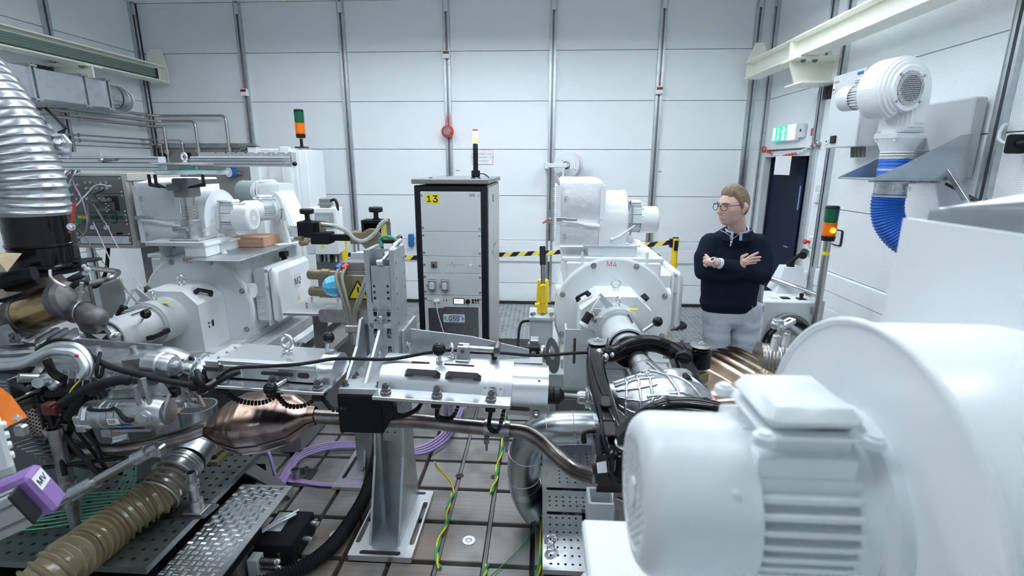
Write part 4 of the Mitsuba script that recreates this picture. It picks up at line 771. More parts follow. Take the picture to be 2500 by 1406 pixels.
P(t, 'tower_post', bb(-1.14, -1.06, 3.26, 3.34, .3, 1.42, .003), MATB, False)
P(t, 'post_base', bb(-1.25, -0.95, 3.18, 3.45, .0, .3, .004), MATB, False)
P(t, 'striped_plate', bb(-1.035, -1.0, 3.22, 3.232, 1.42, 1.53), mat('stripe_yellow', (.75, .66, .18), .45), False); P(t, 'striped_plate', bb(-1.0, -.975, 3.23, 3.24, 1.42, 1.54), DGREY, False)
P(t, 'side_lever', J(bb(-1.03, -.95, 3.20, 3.22, 1.405, 1.43, .004), cyl((-.95, 3.19, 1.415), (-.92, 3.26, 1.44), .016, n=12)), BLACK)
P(t, 'conduit_end', cyl((-1.45, 3.28, 1.515), (-1.36, 3.26, 1.51), .014, n=14), BSTEEL)
S('conduit', hose([(-1.36, 3.26, 1.51), (-1.27, 3.22, 1.485), (-1.2, 3.2, 1.43), (-1.14, 3.2, 1.42), (-1.07, 3.2, 1.47), (-1.03, 3.21, 1.53), (-.985, 3.23, 1.56)], .0135, .011, .0022, 14), mat('conduit_grey', (.45, .46, .44), .5), 'ribbed grey conduit hanging in a bow between the two black hand knobs', 'conduit')
# aluminium plate, gold box with warning sign, blue cap
t = thing('mounting_plate', 'aluminium mounting plate with studs in front of the M2 machine box', 'plate')
frame((-1.33, 2.98, 1.03), (1, .0, 0))
P(t, 'plate', bb(-.22, .16, -.13, .24, -.018, 0, .002), ALUR, False)
for x, y in ((-.15, .12), (.02, .13), (-.12, -.02)): P(t, 'stud', cyl((x, y, 0), (x, y, .035), .007, n=10), STEEL)
P(t, 'rounded_bracket', ext(rrect(-.02, -.03, .28, .05, .02), .10, (.06, -.11, 0), (1, 0, 0), (0, 0, 1)), CAST); P(t, 'leg', bb(-.1, -.04, .0, .08, -.35, -.018), DGREY, False)
world()
t = thing('transmitter_box', 'gold brown box with a yellow warning triangle behind the steel column', 'box')
P(t, 'body', bb(-1.16, -.94, 2.80, 2.95, 1.05, 1.28, .004), TAPEG, False)
tri_ = Polygon([(-.058, -.045), (.058, -.045), (0, .058)]).buffer(.006)
sg = P(t, 'warning_sign', ext(tri_, .001, (-1.055, 2.799, 1.185), (1, 0, 0), (0, 0, 1)), INK, False); P(sg, 'yellow_field', ext(tri_.buffer(-.009), .0016, (-1.055, 2.7985, 1.185), (1, 0, 0), (0, 0, 1)), YEL, False)
P(sg, 'mark', J(ext([(-.004, -.006), (.004, -.006), (.006, .026), (-.006, .026)], .0022, (-1.055, 2.798, 1.185), (1, 0, 0), (0, 0, 1)), cyl((-1.055, 2.7975, 1.165), (-1.055, 2.799, 1.165), .0055, n=12)), INK, False)
P(t, 'connector_head', J(bb(-1.16, -1.02, 2.83, 2.92, 1.30, 1.35, .004), bb(-1.15, -.95, 2.82, 2.93, 1.28, 1.30)), DGREY, False)
P(t, 'base_block', bb(-1.17, -.93, 2.79, 2.96, .98, 1.05, .01), CAST)
P(t, 'cable_clamp', J(bb(-1.12, -1.03, 2.72, 2.79, .955, 1.0, .006), cyl((-1.08, 2.75, .96), (-1.08, 2.75, .88), .02, n=12)), CAST)
for x, m in ((-1.155, BLUEP), (-1.12, RED), (-.985, RED)): P(t, 'connector_ring', J(cyl((x, 2.82, 1.335), (x - .01, 2.78, 1.32), .015, n=14)), m)
for i, (x, xe) in enumerate(((-1.155, -1.10), (-1.12, -1.085), (-.985, -1.07), (-.96, -1.06))): cable([(x, 2.79, 1.325), (x - .005, 2.75, 1.27), (x * .4 + xe * .6, 2.73, 1.15), (xe, 2.735, 1.05), (xe, 2.75, .97)], .0095, mat('grey_brown', (.30, .29, .25), .5), 'thick grey cable in front of the gold warning box', 'cables on the gold box', n=8)
P(t, 'stand', bb(-1.15, -.95, 2.84, 2.94, .05, .98), DGREY, False)
S('cap', lathe([(0, .07), (.02, .07), (.045, .055), (.06, .03), (.065, 0), (.055, -.01), (0, -.01)], (-1.215, 2.86, 1.20), (-.9, -.5, 0), 10), SKYB, 'bright blue plastic cap left of the gold warning box', 'cap', sm=False)
t = thing('linear_rail', 'long steel slide rail running back past the M2 machine', 'rail')
P(t, 'rail', J(bb(-1.72, -1.66, 2.75, 4.4, .66, .72, .003)), LGREY, False); P(t, 'side_plate', bb(-1.66, -1.50, 2.9, 4.3, .56, .60, .003), DGREY, False)
P(t, 'sub_frame', bb(-1.72, -1.58, 2.95, 4.3, .02, .56, .004), DGREY, False); P(t, 'rear_bracket', bb(-1.55, -1.2, 4.0, 4.03, 1.08, 1.20), GREY, False); P(t, 'bracket_post', bb(-1.52, -1.46, 4.03, 4.09, .0, 1.2), GREY, False)
for k in range(3): P(t, 'gas_strut', J(cyl((-1.58 + k * .035, 2.75, .74), (-1.55 + k * .03, 2.95, .80), .009, n=8), cyl((-1.58 + k * .035, 2.76, .743), (-1.57 + k * .033, 2.84, .767), .014, n=8)), STEEL)
for k in range(2): S('coupling_shaft', J(cyl((-1.60, 3.35, 1.16 - .12 * k), (-1.22, 3.30, 1.16 - .12 * k), .035, n=20), cyl((-1.50, 3.34, 1.16 - .12 * k), (-1.44, 3.33, 1.16 - .12 * k), .043, n=20), bb(-1.30, -1.18, 3.24, 3.36, 1.11 - .12 * k, 1.21 - .12 * k)), TAPEG, ('upper' if k == 0 else 'lower') + ' bronze coupling shaft beside the M2 box, behind the blue cap', 'shaft')

# ---------------------------------------------------------------- steel column with brackets
def holes(poly, pts, r):
    return poly.difference(union_all([Point(x, y).buffer(r, quad_segs=4) for x, y in pts]))
t = thing('steel_column', 'tall galvanised steel column with perforated flanges on a slotted floor plate, carrying the shaft guards', 'column')
base = holes(rrect(-.926, 2.06, -.605, 2.585, .006), [], .01)
for a in ((-.905, 2.16, -.905, 2.47), (-.628, 2.16, -.628, 2.47), (-.86, 2.085, -.68, 2.085), (-.86, 2.56, -.66, 2.56)): base = base.difference(stadium(*a, .013))
P(t, 'base_plate', ext(base, .03, (0, 0, .002)), ALUR, False)
hz = [(y, z) for z in np.arange(.62, 1.46, .075) for y in (2.335, 2.475)]
lf = Polygon([(2.31, .03), (2.31, 1.51), (2.50, 1.51), (2.50, .03)])
P(t, 'flange', ext(holes(lf, hz, .008), .024, (-.832, 0, 0), (0, 1, 0), (0, 0, 1)), GALV, False); P(t, 'flange', ext(holes(lf, hz, .008), .024, (-.712, 0, 0), (0, 1, 0), (0, 0, 1)), GALV, False)
web = holes(sbox(-.808, .03, -.712, 1.50), [(-.76 + sx * .03, z) for z in np.arange(.60, .95, .04) for sx in (-1, 1)], .006).difference(Point(-.75, 1.47).buffer(.022))
P(t, 'web', ext(web, .012, (0, 2.42, 0), (1, 0, 0), (0, 0, 1)), GALV, False)
for x in (-.835, -.688): P(t, 'gusset', ext([(2.13, .03), (2.31, .03), (2.31, .60), (2.285, .44)], .012, (x - .006 if x < -.8 else x - .006, 0, 0), (0, 1, 0), (0, 0, 1)), GALV, False)
P(t, 'rear_gusset', ext([(2.50, .03), (2.56, .03), (2.5, .40)], .012, (-.70, 0, 0), (0, 1, 0), (0, 0, 1)), GALV, False)
P(t, 'lower_plate', ext(holes(sbox(-.806, .50, -.714, .66), [(-.78, .63), (-.74, .63), (-.78, .60), (-.74, .60), (-.78, .55), (-.74, .55)], .005), .012, (0, 2.35, 0), (1, 0, 0), (0, 0, 1)), GALV, False)
bo = [(-.795, 1.36), (-.727, 1.36), (-.795, 1.21), (-.727, 1.21), (-.795, 1.10), (-.727, 1.10)]
P(t, 'front_plate', ext(holes(sbox(-.805, 1.25, -.715, 1.43), [(x, z) for x in (-.793, -.727) for z in (1.335, 1.305, 1.275)], .007), .03, (0, 2.345, 0), (1, 0, 0), (0, 0, 1)), GALV, False)
md = sbox(-.808, 1.15, -.712, 1.255)
for x in (-.793, -.727): md = md.difference(stadium(x, 1.195, x, 1.225, .009)).difference(Point(x, 1.165).buffer(.007))
P(t, 'slotted_plate', ext(md, .02, (0, 2.325, 0), (1, 0, 0), (0, 0, 1)), GALV, False)
P(t, 'shelf_lug', J(ext([(-.812, -.0), (-.708, 0), (-.708, .05), (-.735, .075), (-.785, .075), (-.812, .05)], .022, (0, 2.325, 1.165), (1, 0, 0), (0, -1, 0)), bb(-.77, -.75, 2.262, 2.285, 1.125, 1.165)), GALV, False)
P(t, 'jack_screw', J(cyl((-.76, 2.275, 1.08), (-.76, 2.275, 1.235), .008, n=12), bolt((-.76, 2.275, 1.187), (0, 0, 1), .015, .014)), STEEL)
low = sbox(-.808, .97, -.712, 1.15)
for x in (-.793, -.727): low = low.difference(stadium(x, 1.09, x, 1.12, .010)).difference(stadium(x, 1.0, x, 1.03, .010))
P(t, 'bracket_back', ext(low, .022, (0, 2.318, 0), (1, 0, 0), (0, 0, 1)), GALV, False)
for x, z in ((-.793, 1.375), (-.727, 1.375), (-.793, 1.222), (-.727, 1.222), (-.793, 1.095), (-.727, 1.095), (-.727, 1.005)): P(t, 'socket_screw', screw((x, 2.345 if z > 1.3 else 2.318, z), (0, -1, 0), .0105, .02), STEEL)
P(t, 'shackle_bolt', J(cyl((-.775, 2.33, 1.445), (-.745, 2.33, 1.45), .016, n=16), cyl((-.76, 2.345, 1.447), (-.70, 2.44, 1.535), .009, n=12), cyl((-.72, 2.42, 1.515), (-.69, 2.455, 1.54), .011, n=12)), ALUR)
P(t, 'green_sling', rod([(-.79, 2.46, 1.50), (-.80, 2.47, 1.54), (-.75, 2.45, 1.555), (-.70, 2.44, 1.53), (-.72, 2.43, 1.50)], .0085, 8), mat('sling_green', (.06, .30, .19), .6))
# cross plate, gussets, black damper block
t2 = thing('bracket_plate', 'aluminium cross bracket on the column above the black block, between the two shaft guards', 'bracket')
P(t2, 'plate', bb(-.862, -.665, 1.97, 2.50, .935, .965, .003), ALUR, False)
g1 = Polygon([(2.02, .966), (2.30, .966), (2.30, 1.15), (2.28, 1.16)]).difference(Point(2.21, 1.02).buffer(.026))
P(t2, 'gusset', ext(g1, .012, (-.765, 0, 0), (0, 1, 0), (0, 0, 1)), ALUR, False)
P(t2, 'side_gusset', ext([(2.05, .966), (2.31, .966), (2.31, 1.18), (2.27, 1.18), (2.20, 1.07)], .012, (-.862, 0, 0), (0, 1, 0), (0, 0, 1)), ALUR, False)
for x, y in ((-.84, 2.0), (-.69, 2.0), (-.83, 2.08), (-.70, 2.08), (-.83, 2.11), (-.70, 2.11), (-.69, 2.46)): P(t2, 'socket_screw', screw((x, y, .965), (0, 0, 1), .011 if y == 2.0 or y > 2.4 else .008, .02 if y == 2.0 else .012), DSTEEL)
P(t2, 'type_label', bb(-.735, -.70, 2.18, 2.28, .9651, .966), LGREY, False)
S('damper_block', bb(-.868, -.672, 1.965, 2.14, .755, .934, .004), MATB, 'black block under the aluminium cross bracket in front of the steel column', 'block', sm=False)
t3 = thing('side_arm', 'galvanised bracket arm reaching right from the column behind the round guard', 'bracket')
P(t3, 'end_plate', bb(-.688, -.672, 2.36, 2.62, .93, 1.10, .003), GALV, False)
P(t3, 'arm', ext([(-.672, .93), (-.05, .93), (-.05, .965), (-.35, 1.03), (-.672, 1.065)], .014, (0, 2.50, 0), (1, 0, 0), (0, 0, 1)), GALV, False); P(t3, 'arm_foot', bb(-.672, .02, 2.40, 2.52, .918, .93, .002), GALV, False)
for y, z in ((2.42, 1.0), (2.58, 1.02)): P(t3, 'bolt', bolt((-.672, y, z), (1, 0, 0), .014, .014), STEEL)
# second, shorter foot behind the column
t4 = thing('support_foot', 'short grey steel stand on a slotted plate behind the tall column', 'stand')
P(t4, 'base_plate', ext(rrect(-1.23, 2.60, -.99, 3.06, .005).difference(stadium(-1.19, 2.70, -1.19, 2.98, .012)), .02, (0, 0, .002)), ALUR, False)
P(t4, 'box', J(bb(-1.11, -1.0, 2.72, 2.90, .02, .46), ext([(2.66, .02), (2.72, .02), (2.72, .2)], .012, (-1.06, 0, 0), (0, 1, 0), (0, 0, 1))), GALV, False)
P(t4, 'bolt', bolt((-1.06, 2.68, .10), (0, -1, 0), .012, .02), STEEL)

# ---------------------------------------------------------------- shaft guards along the driveline
DX = (1, 0, -.041)
def clamp(t, x, y, z):
    c = P(t, 'clamp_bolt', J(cyl((x, y, z - .04), (x, y, z + .045), .0085, n=12), lathe([(0, .0), (.022, 0), (.022, .006), (.018, .008), (.018, .02), (.012, .022), (0, .022)], (x, y, z + .001), (0, 0, 1), 20), lathe([(0, .022), (.0145, .022), (.0145, .04), (0, .042)], (x, y, z), (0, 0, 1), 6)), DSTEEL)
    P(c, 'clamp_jaw', bb(x - .02, x + .02, y - .025, y + .045, z - .045, z - .018, .005), BLACK)
def chain(t, pts, w=.018):
    c = spline([V(p) for p in pts], 12); L = np.concatenate([[0], np.cumsum(np.linalg.norm(np.diff(c, axis=0), axis=1))]); n = int(L[-1] / .013); ms = []
    for s in np.linspace(0, L[-1], n):
        p = V(*[np.interp(s, L, c[:, i]) for i in range(3)]); q = V(*[np.interp(min(s + .01, L[-1]), L, c[:, i]) for i in range(3)]); d = unit(q - p + V(1e-6, 0, 0)); m = box((.012, w, .016), b=.002)
        M = np.eye(4); M[:3, 0] = d; M[:3, 1] = V(0, 1, 0) - d * d[1]; M[:3, 1] = unit(M[:3, 1]); M[:3, 2] = np.cross(M[:3, 0], M[:3, 1]); M[:3, 3] = p; m.apply_transform(M); ms.append(m)
    P(t, 'cable_chain', J(ms), BLACK, False)
frame((-1.05, 2.0, 1.0), DX)
t = thing('shaft_guard', 'flat-topped aluminium shaft guard with lifting eye left of the column', 'guard')
P(t, 'box_shell', hull([(x, y, z) for x in (-.29, .13) for y, z in ((-.075, .098), (.10, .098), (-.095, .075), (-.095, .02), (.12, .02), (.12, .08))]), ALU, False)
P(t, 'end_block', J(bb(-.355, -.29, -.09, .11, .0, .09, .006), bb(-.39, -.355, -.06, .08, .0, .07, .004)), ALUR, False)
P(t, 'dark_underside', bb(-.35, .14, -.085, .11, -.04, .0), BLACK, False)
P(t, 'round_shell', ext(Polygon([(.10, 0)] + [(.108 * math.cos(a) , .012 + .10 * math.sin(a)) for a in np.linspace(0, math.pi, 30)] + [(-.108, 0)]), .065, (.12, .012, 0), (0, 1, 0), (0, 0, 1)), ALU)
P(t, 'flange_bar', bb(-.31, .185, -.165, -.095, .0, .014, .002), ALU, False)
P(t, 'cover_strip', bb(-.29, .12, -.10, -.075, .086, .098, .003), ALUR, False)
for x0_, x1_ in ((-.345, -.30), (-.10, .02)): P(t, 'slot', ext(stadium(x0_, .05, x1_, .05, .008), .002, (0, -.0955 if x0_ > -.3 else -.091, 0), (1, 0, 0), (0, 0, 1)), SLOT, False)
P(t, 'slot', ext(stadium(.06, .05, .085, .05, .012), .002, (0, -.0955, 0), (1, 0, 0), (0, 0, 1)), SLOT, False)
P(t, 'screw_plate', bb(-.27, -.19, -.099, -.095, .025, .075, .002), ALUR, False)
for x in (-.262, -.198): P(t, 'plate_screw', screw((x, -.099, .065), (0, -1, 0), .005, .006), STEEL)
for y in (-.06, .0, .06): P(t, 'end_screw', screw((-.31, y, .09), (0, 0, 1), .005, .005), STEEL)
P(t, 'lifting_eye', eye((-.055, .03, .098), (0, 0, 1), (.25, 1, 0), .029, .009), BSTEEL)
st, bl = knob((.10, .08, .095), (.1, .1, 1), .027, .04); P(t, 'knob_stem', st, BSTEEL); P(t, 'knob_ball', bl, GLOSSB)
st, bl = knob((.0, -.10, .03), (-.35, -1, -.1), .027, .06); P(t, 'knob_stem', st, BSTEEL); P(t, 'knob_ball', bl, GLOSSB)
for x in (-.25, -.04, .15): clamp(t, x, -.135, .014)
chain(t, [(-.25, -.12, -.04), (-.20, -.10, -.085), (-.12, -.06, -.10), (-.05, 0.0, -.06)]); chain(t, [(-.03, -.12, -.04), (.0, -.10, -.09), (.06, -.06, -.10), (.12, 0, -.06)]); chain(t, [(.165, -.12, -.04), (.19, -.1, -.09), (.24, -.08, -.10)])
world()
frame((-.60, 2.03, .965), DX)
t = thing('shaft_guard', 'round aluminium shaft guard with two black handles right of the column', 'guard')
def shell(R, th, x0, x1, a0, a1, n=40):
    o = [(R * math.cos(a), R * math.sin(a)) for a in np.linspace(a0, a1, n)]; i = [((R - th) * math.cos(a), (R - th) * math.sin(a)) for a in np.linspace(a1, a0, n)]
    return ext(Polygon(o + i), x1 - x0, (x0, 0, 0), (0, 1, 0), (0, 0, 1))
P(t, 'tube_shell', shell(.132, .006, -.065, .49, -.1, math.pi + .1), ALUR)
P(t, 'inner_tube', shell(.120, .005, .47, .64, -.5, math.pi + .5), ALU)
P(t, 'inner_sleeve', shell(.112, .004, -.05, .63, -.3, math.pi + .3), DSTEEL)
P(t, 'flange_bar', bb(-.065, .49, -.205, -.118, .018, .034, .002), ALU, False); P(t, 'flange_bar', bb(-.065, .49, .118, .19, .018, .034, .002), ALU, False)
def on(x, a, r=.132): return V(x, -r * math.sin(a), r * math.cos(a))     # a: angle from the top towards the camera
def slot3(x0_, x1_, a, w=.008): return ext(stadium(x0_, 0, x1_, 0, w / 2), .0012, on(0, a, .1325), (1, 0, 0), (0, math.cos(a), math.sin(a)))
P(t, 'slot', slot3(.06, .13, .35), SLOT, False); P(t, 'slot', slot3(.20, .32, .35), SLOT, False); P(t, 'slot', ext(stadium(.49, 0, .56, 0, .009), .001, (0, -.1195, .0 - .02), (1, 0, 0), (0, -.05, 1)), SLOT, False)
for x in (.115, .285): P(t, 'handle', handle(on(x, .80), (1, 0, 0), on(0, .80), .15, .035, r=.011), BLACK)
st, bl = knob(on(.175, .30), on(0, .22), .029, .045, .009); P(t, 'knob_stem', J(st, lathe([(0, 0), (.016, 0), (.016, .018), (0, .018)], on(.175, .30), on(0, .22), 6)), BSTEEL); P(t, 'knob_ball', bl, GLOSSB)
P(t, 'lifting_eye', eye(on(.215, -.15), (0, 0, 1), (1, .35, 0), .024, .007), BSTEEL)
P(t, 'hinge_post', J(bb(.245, .295, -.025, -.012, .12, .20, .003), bb(.245, .295, .012, .025, .12, .20, .003), bb(.24, .30, -.03, .03, .118, .14, .003)), CAST, False)
P(t, 'hinge_arm', J(bb(.265, .42, -.011, .011, .175, .195, .003), bb(.405, .425, -.03, .03, .165, .20, .003)), CAST, False)
P(t, 'hinge_joint', J(cyl((.415, -.035, .195), (.415, .035, .20), .014, n=14), cyl((.27, -.03, .18), (.27, .03, .18), .009, n=12)), DSTEEL)
P(t, 'stop_buffer', J(cyl((.40, .05, .12), (.40, .04, .155), .012, n=14), cyl((.40, .04, .15), (.40, .035, .19), .021, n=20, b=.003)), RUBBER)
P(t, 'screw_plate', ext(rrect(.37, -.02, .455, .035, .008), .004, on(0, 1.28, .1345), (1, 0, 0), (0, math.cos(1.28), math.sin(1.28))), ALU, False)
for x in (.38, .445):
    for q in (-.012, .027): P(t, 'plate_screw', screw(on(x, 1.28, .138) + V(0, math.cos(1.28), math.sin(1.28)) * q, on(0, 1.28), .005, .004), STEEL)
P(t, 'end_screw', J(bolt((.595, -.12, -.04), (0, -1, -.3), .012, .016)), STEEL); P(t, 'end_hole', cyl(on(.60, .72, .1185), on(.60, .72, .121), .005, n=10), SLOT)
for x in (-.02, .19, .41): clamp(t, x, -.165, .034)
chain(t, [(-.01, -.15, -.02), (.02, -.12, -.09), (.08, -.05, -.09), (.11, 0, -.03)]); chain(t, [(.19, -.15, -.02), (.19, -.13, -.08), (.24, -.08, -.10), (.27, -.03, -.03)], .026); chain(t, [(.41, -.15, -.02), (.405, -.14, -.10), (.44, -.11, -.13), (.46, -.07, -.05)], .024)
world()
t = thing('propeller_shaft', 'black propeller shaft leading from under the round guard to the differential', 'shaft')
frame((0, 1.99, .952), DX)
P(t, 'tube', cyl((-.62, 0, 0), (.085, 0, 0), .033, n=30), GLOSSB); P(t, 'sleeve', lathe([(.033, -.04), (.038, -.035), (.038, .0), (.035, .004), (.038, .01), (.038, .03), (.020, .045), (.016, .05)], (.06, 0, 0), (1, 0, 0), 30), BLACK)
P(t, 'neck', lathe([(.017, 0), (.014, .02), (.014, .06), (.018, .075)], (.10, 0, 0), (1, 0, 0), 20), DSTEEL)
P(t, 'coupling', lathe([(0, 0), (.022, 0), (.028, .01), (.028, .035), (.036, .036), (.036, .05), (.047, .052), (.05, .058), (.05, .072), (.044, .074), (.044, .09), (.05, .092), (.05, .104), (0, .104)], (.165, 0, 0), (1, 0, 0), 36), BSTEEL)
for k in range(6): P(t, 'coupling_bolt', bolt((.217, .040 * math.cos(k * 1.047), .040 * math.sin(k * 1.047)), (-1, 0, 0), .006, .016), BSTEEL)
world()
cable([(-1.312, 1.85, 1.047), (-1.237, 1.85, 1.094), (-1.11, 1.84, 1.11), (-0.963, 1.82, 1.131), (-0.925, 1.88, 1.117), (-0.821, 1.92, 1.121), (-0.634, 1.98, 1.099), (-0.479, 2, 1.123), (-0.383, 2.05, 1.119), (-0.282, 2.1, 1.093), (-0.158, 2.15, 1.073), (-0.01, 2.2, 1.046), (0.163, 2.25, 1.043), (0.264, 2.3, 1.031)], .0075, RUBBER, 'long black cable lying across both shaft guards from the gearbox to the subframe', n=8)

# ---------------------------------------------------------------- exhaust line
t = thing('exhaust_pipe', 'long brown heat-tinted exhaust pipe running below the shaft guards into the rear subframe', 'exhaust pipe')
P(t, 'right_pipe', rod([(-1.057, 2.13, 0.74), (-0.903, 2.15, 0.726), (-0.708, 2.16, 0.719), (-0.55, 2.16, 0.716), (-0.411, 2.15, 0.709), (-0.243, 2.13, 0.709)], .035, 24, 6), PIPEM)
P(t, 'pipe_sleeve', rod([(-0.247, 2.13, 0.709), (-0.128, 2.12, 0.706)], .0375, 24), STEEL)
for x in (1190, 1238): 
    c = V((-0.234, 2.13, 0.707)) if x == 1190 else V((-0.141, 2.12, 0.708)); P(t, 'pipe_clamp', J(lathe([(.038, -.012), (.043, -.012), (.043, .012), (.038, .012)], c, (1, 0, -.03), 30, True), bb(c[0] - .012, c[0] + .012, c[1] - .05, c[1] - .03, c[2] - .055, c[2] - .03, .003), cyl(c + V(0, -.04, -.09), c + V(0, -.04, -.03), .006, n=10)), STEEL)
P(t, 'rear_bend', rod([(-0.137, 2.12, 0.708), (-0.051, 2.1, 0.708), (0.024, 2.06, 0.684), (0.092, 2, 0.652), (0.164, 1.92, 0.64), (0.247, 1.82, 0.672)], .034, 24, 8), PIPEM)
P(t, 'left_pipe', rod([(-1.56, 2.08, 0.695), (-1.658, 2.03, 0.669), (-1.782, 1.98, 0.647), (-1.924, 1.94, 0.645), (-2.05, 1.92, 0.653), (-2.131, 1.92, 0.682)], .036, 24, 8), PIPEM)
P(t, 'lower_cone', rod([(-2.127, 1.92, 0.68), (-2.165, 1.92, 0.718), (-2.188, 1.92, 0.755)], .040, 24, 5), PIPEM)
fx_ = [(-2.185, 1.92, 0.751), (-2.209, 1.92, 0.805), (-2.227, 1.92, 0.854)]
P(t, 'braided_bellows', rod(fx_, .052, 28, 6), mat('braid', pt(lambda p, n, uv: mikit.mix((.02, .018, .017), (.36, .30, .25), mikit.smoothstep(.38, .55, _braid(p)))), .4, .9))
def _braid(p):
    import drjit as dr
    a = (p.x * .7 + p.z) * 420; b = (p.x * .7 - p.z + p.y * .6) * 420
    return dr.maximum(.5 + .5 * dr.sin(a), .5 + .5 * dr.sin(b)) * .75
P(t, 'collar', J(rod([(-2.227, 1.92, 0.854), (-2.242, 1.92, 0.902)], .046, 28), tor((-2.235, 1.92, 0.883), V((-2.242, 1.92, 0.902)) - V((-2.227, 1.92, 0.854)), .046, .006, 30, 8)), GREYHOT)
P(t, 'band_clamp', J(tor((-2.246, 1.92, 0.918), V((-2.246, 1.92, 0.918)) - V((-2.228, 1.92, 0.863)), .050, .010, 30, 8), cyl((-2.195, 1.86, 0.961), (-2.075, 1.86, 1.021), .006, n=10), cyl((-2.179, 1.86, 0.967), (-2.149, 1.86, 0.983), .011, n=10)), STEEL)
P(t, 'elbow', rod([(-2.243, 1.92, 0.898), (-2.274, 1.93, 0.955), (-2.341, 1.95, 0.987), (-2.469, 1.98, 0.996)], .056, 28, 8), COPPER); P(t, 'elbow_seam', rod([(-2.149, 1.885, 0.97), (-2.196, 1.9, 1.024), (-2.287, 1.93, 1.041), (-2.457, 1.98, 1.045)], .006, 8), COPPER)
# pressed muffler shell
def muffler(name, lab, m, P0, P1, up, W, H, prof, ribs):
    t = thing(name, lab, 'muffler'); p0, p1 = V(P0), V(P1); d = p1 - p0; L = np.linalg.norm(d); d = d / L; up = unit(V(up) - d * (V(up) @ d)); sd = np.cross(up, d)
    th = np.arange(44) * 2 * np.pi / 44; rows = []
    for s in np.linspace(0, 1, 60):
        w, h = np.interp(s, prof[0], prof[1]) * W, np.interp(s, prof[0], prof[2]) * H; e = .62
        c, q = np.sign(np.cos(th)) * np.abs(np.cos(th)) ** e, np.sign(np.sin(th)) * np.abs(np.sin(th)) ** e
        k = 1 + sum(.035 * math.exp(-((s - r) / .02) ** 2) for r in ribs)
        rows.append(p0 + d * L * s + sd * (c * w)[:, None] + up * ((q * h) * np.where(q > 0, k, 1))[:, None])
    v = np.vstack(rows); n = 44; k_ = np.arange(n); k2_ = (k_ + 1) % n; f = []
    for i in range(59): f += [np.stack([i * n + k_, i * n + k2_, (i + 1) * n + k2_], 1), np.stack([i * n + k_, (i + 1) * n + k2_, (i + 1) * n + k_], 1)]
    P(t, 'shell', trimesh.Trimesh(v, np.vstack(f), process=False), m, True)
    rim = [rows[i][0] + sd * .004 for i in range(60)]; rim2 = [rows[i][22] - sd * .004 for i in range(60)]
    P(t, 'seam', rod(rim, .0045, 6, sm=False), m); P(t, 'seam', rod(rim2, .0045, 6, sm=False), m)
    return t
muffler('muffler', 'brown tinted pressed steel muffler hanging below the flat-topped guard', HEAT, (-1.582, 2.09, 0.684), (-1.049, 2.13, 0.745), (.05, -.42, 1), .145, .10, ([0, .06, .2, .38, .55, .8, .93, 1], [.28, .36, .72, 1, 1, .80, .34, .27], [.36, .40, .80, 1.05, 1, .80, .45, .37]), (.30, .36, .62, .68))

# ---------------------------------------------------------------- rear axle on its perforated table
def rbar(w, h, r=.012):
    return np.array(rrect(-w / 2, -h / 2, w / 2, h / 2, min(r, w * .45, h * .45)).exterior.coords)[:-1]
def table_holes(poly, x0, x1, y0, y1, sx, sy, r, skip=lambda x, y: False):
    pts = [(x, y) for x in np.arange(x0, x1, sx) for y in np.arange(y0, y1, sy) if not skip(x, y)]
    return poly.difference(union_all([Point(p).buffer(r, quad_segs=2) for p in pts]))
t = thing('perforated_table', 'bright perforated steel table plate with two long slots under the rear axle', 'table')
PT = .30
pl_ = union_all([sbox(.03, 1.735, .215, 2.13), sbox(.03, 2.12, .95, 3.3)])
pl_ = table_holes(pl_, .065, .205, 1.77, 2.06, .030, .047, .0055); pl_ = table_holes(pl_, .065, .5, 2.14, 2.22, .033, .033, .0055); pl_ = table_holes(pl_, .12, .30, 2.33, 2.62, .04, .033, .0055)
pl_ = table_holes(pl_, .06, .3, 2.9, 3.05, .035, .04, .006)
pl_ = pl_.difference(stadium(.06, 2.085, .205, 2.085, .011)).difference(stadium(.06, 2.27, .40, 2.27, .011))
P(t, 'plate', ext(pl_, .022, (0, 0, PT - .022)), mat('bright_plate', (.72, .75, .78), .28, 1.0), False)
P(t, 'under_frame', bb(.05, .93, 2.13, 3.28, .05, PT - .03), MATB, False); P(t, 'under_frame', bb(.04, .20, 1.76, 2.12, .0, PT - .03), MATB, False)
for x in (.13, .15, .19): P(t, 'slot_nut', lathe([(.005, 0), (.009, 0), (.009, .006), (.005, .006)], (x, 2.085, PT - .016), (0, 0, 1), 14, True), DSTEEL)
for x in (.14, .17, .23, .30, .36): P(t, 'slot_nut', lathe([(.005, 0), (.009, 0), (.009, .006), (.005, .006)], (x, 2.27, PT - .016), (0, 0, 1), 14, True), DSTEEL)
P(t, 'lifting_eye', eye((.065, 1.86, PT), (0, 0, 1), (.5, -.85, 0), .024, .008), BSTEEL)
t = thing('square_tube', 'short pale square steel tube standing open-ended beside the table, at the fan cowl', 'tube')
P(t, 'tube', ext(rrect(.235, 2.00, .36, 2.125, .008).difference(rrect(.248, 2.013, .347, 2.112, .006)), .40, (0, 0, .02)), LGREY, False)
t = thing('rear_subframe', 'black glossy rear axle subframe with four rubber mounts around the silver differential', 'subframe')
zc = .985
left = [(0.273, 2.344, 1.01), (0.256, 2.172, 1), (0.253, 1.967, 0.985), (0.258, 1.779, 0.98), (0.261, 1.637, 0.975), (0.265, 1.53, 0.96), (0.269, 1.498, 0.92)]
P(t, 'left_member', sweep(spline(left, 8), rbar(.085, .10, .022), scale=np.interp(np.linspace(0, 1, 49), [0, .15, .35, .7, 1], [.75, .95, 1, .95, .85])), GLOSSB, 40)
P(t, 'member_edge', rod([V(p) + (-.02 + .01 * i, 0, .052) for i, p in enumerate(left[1:6])], .005, 8), GLOSSB)
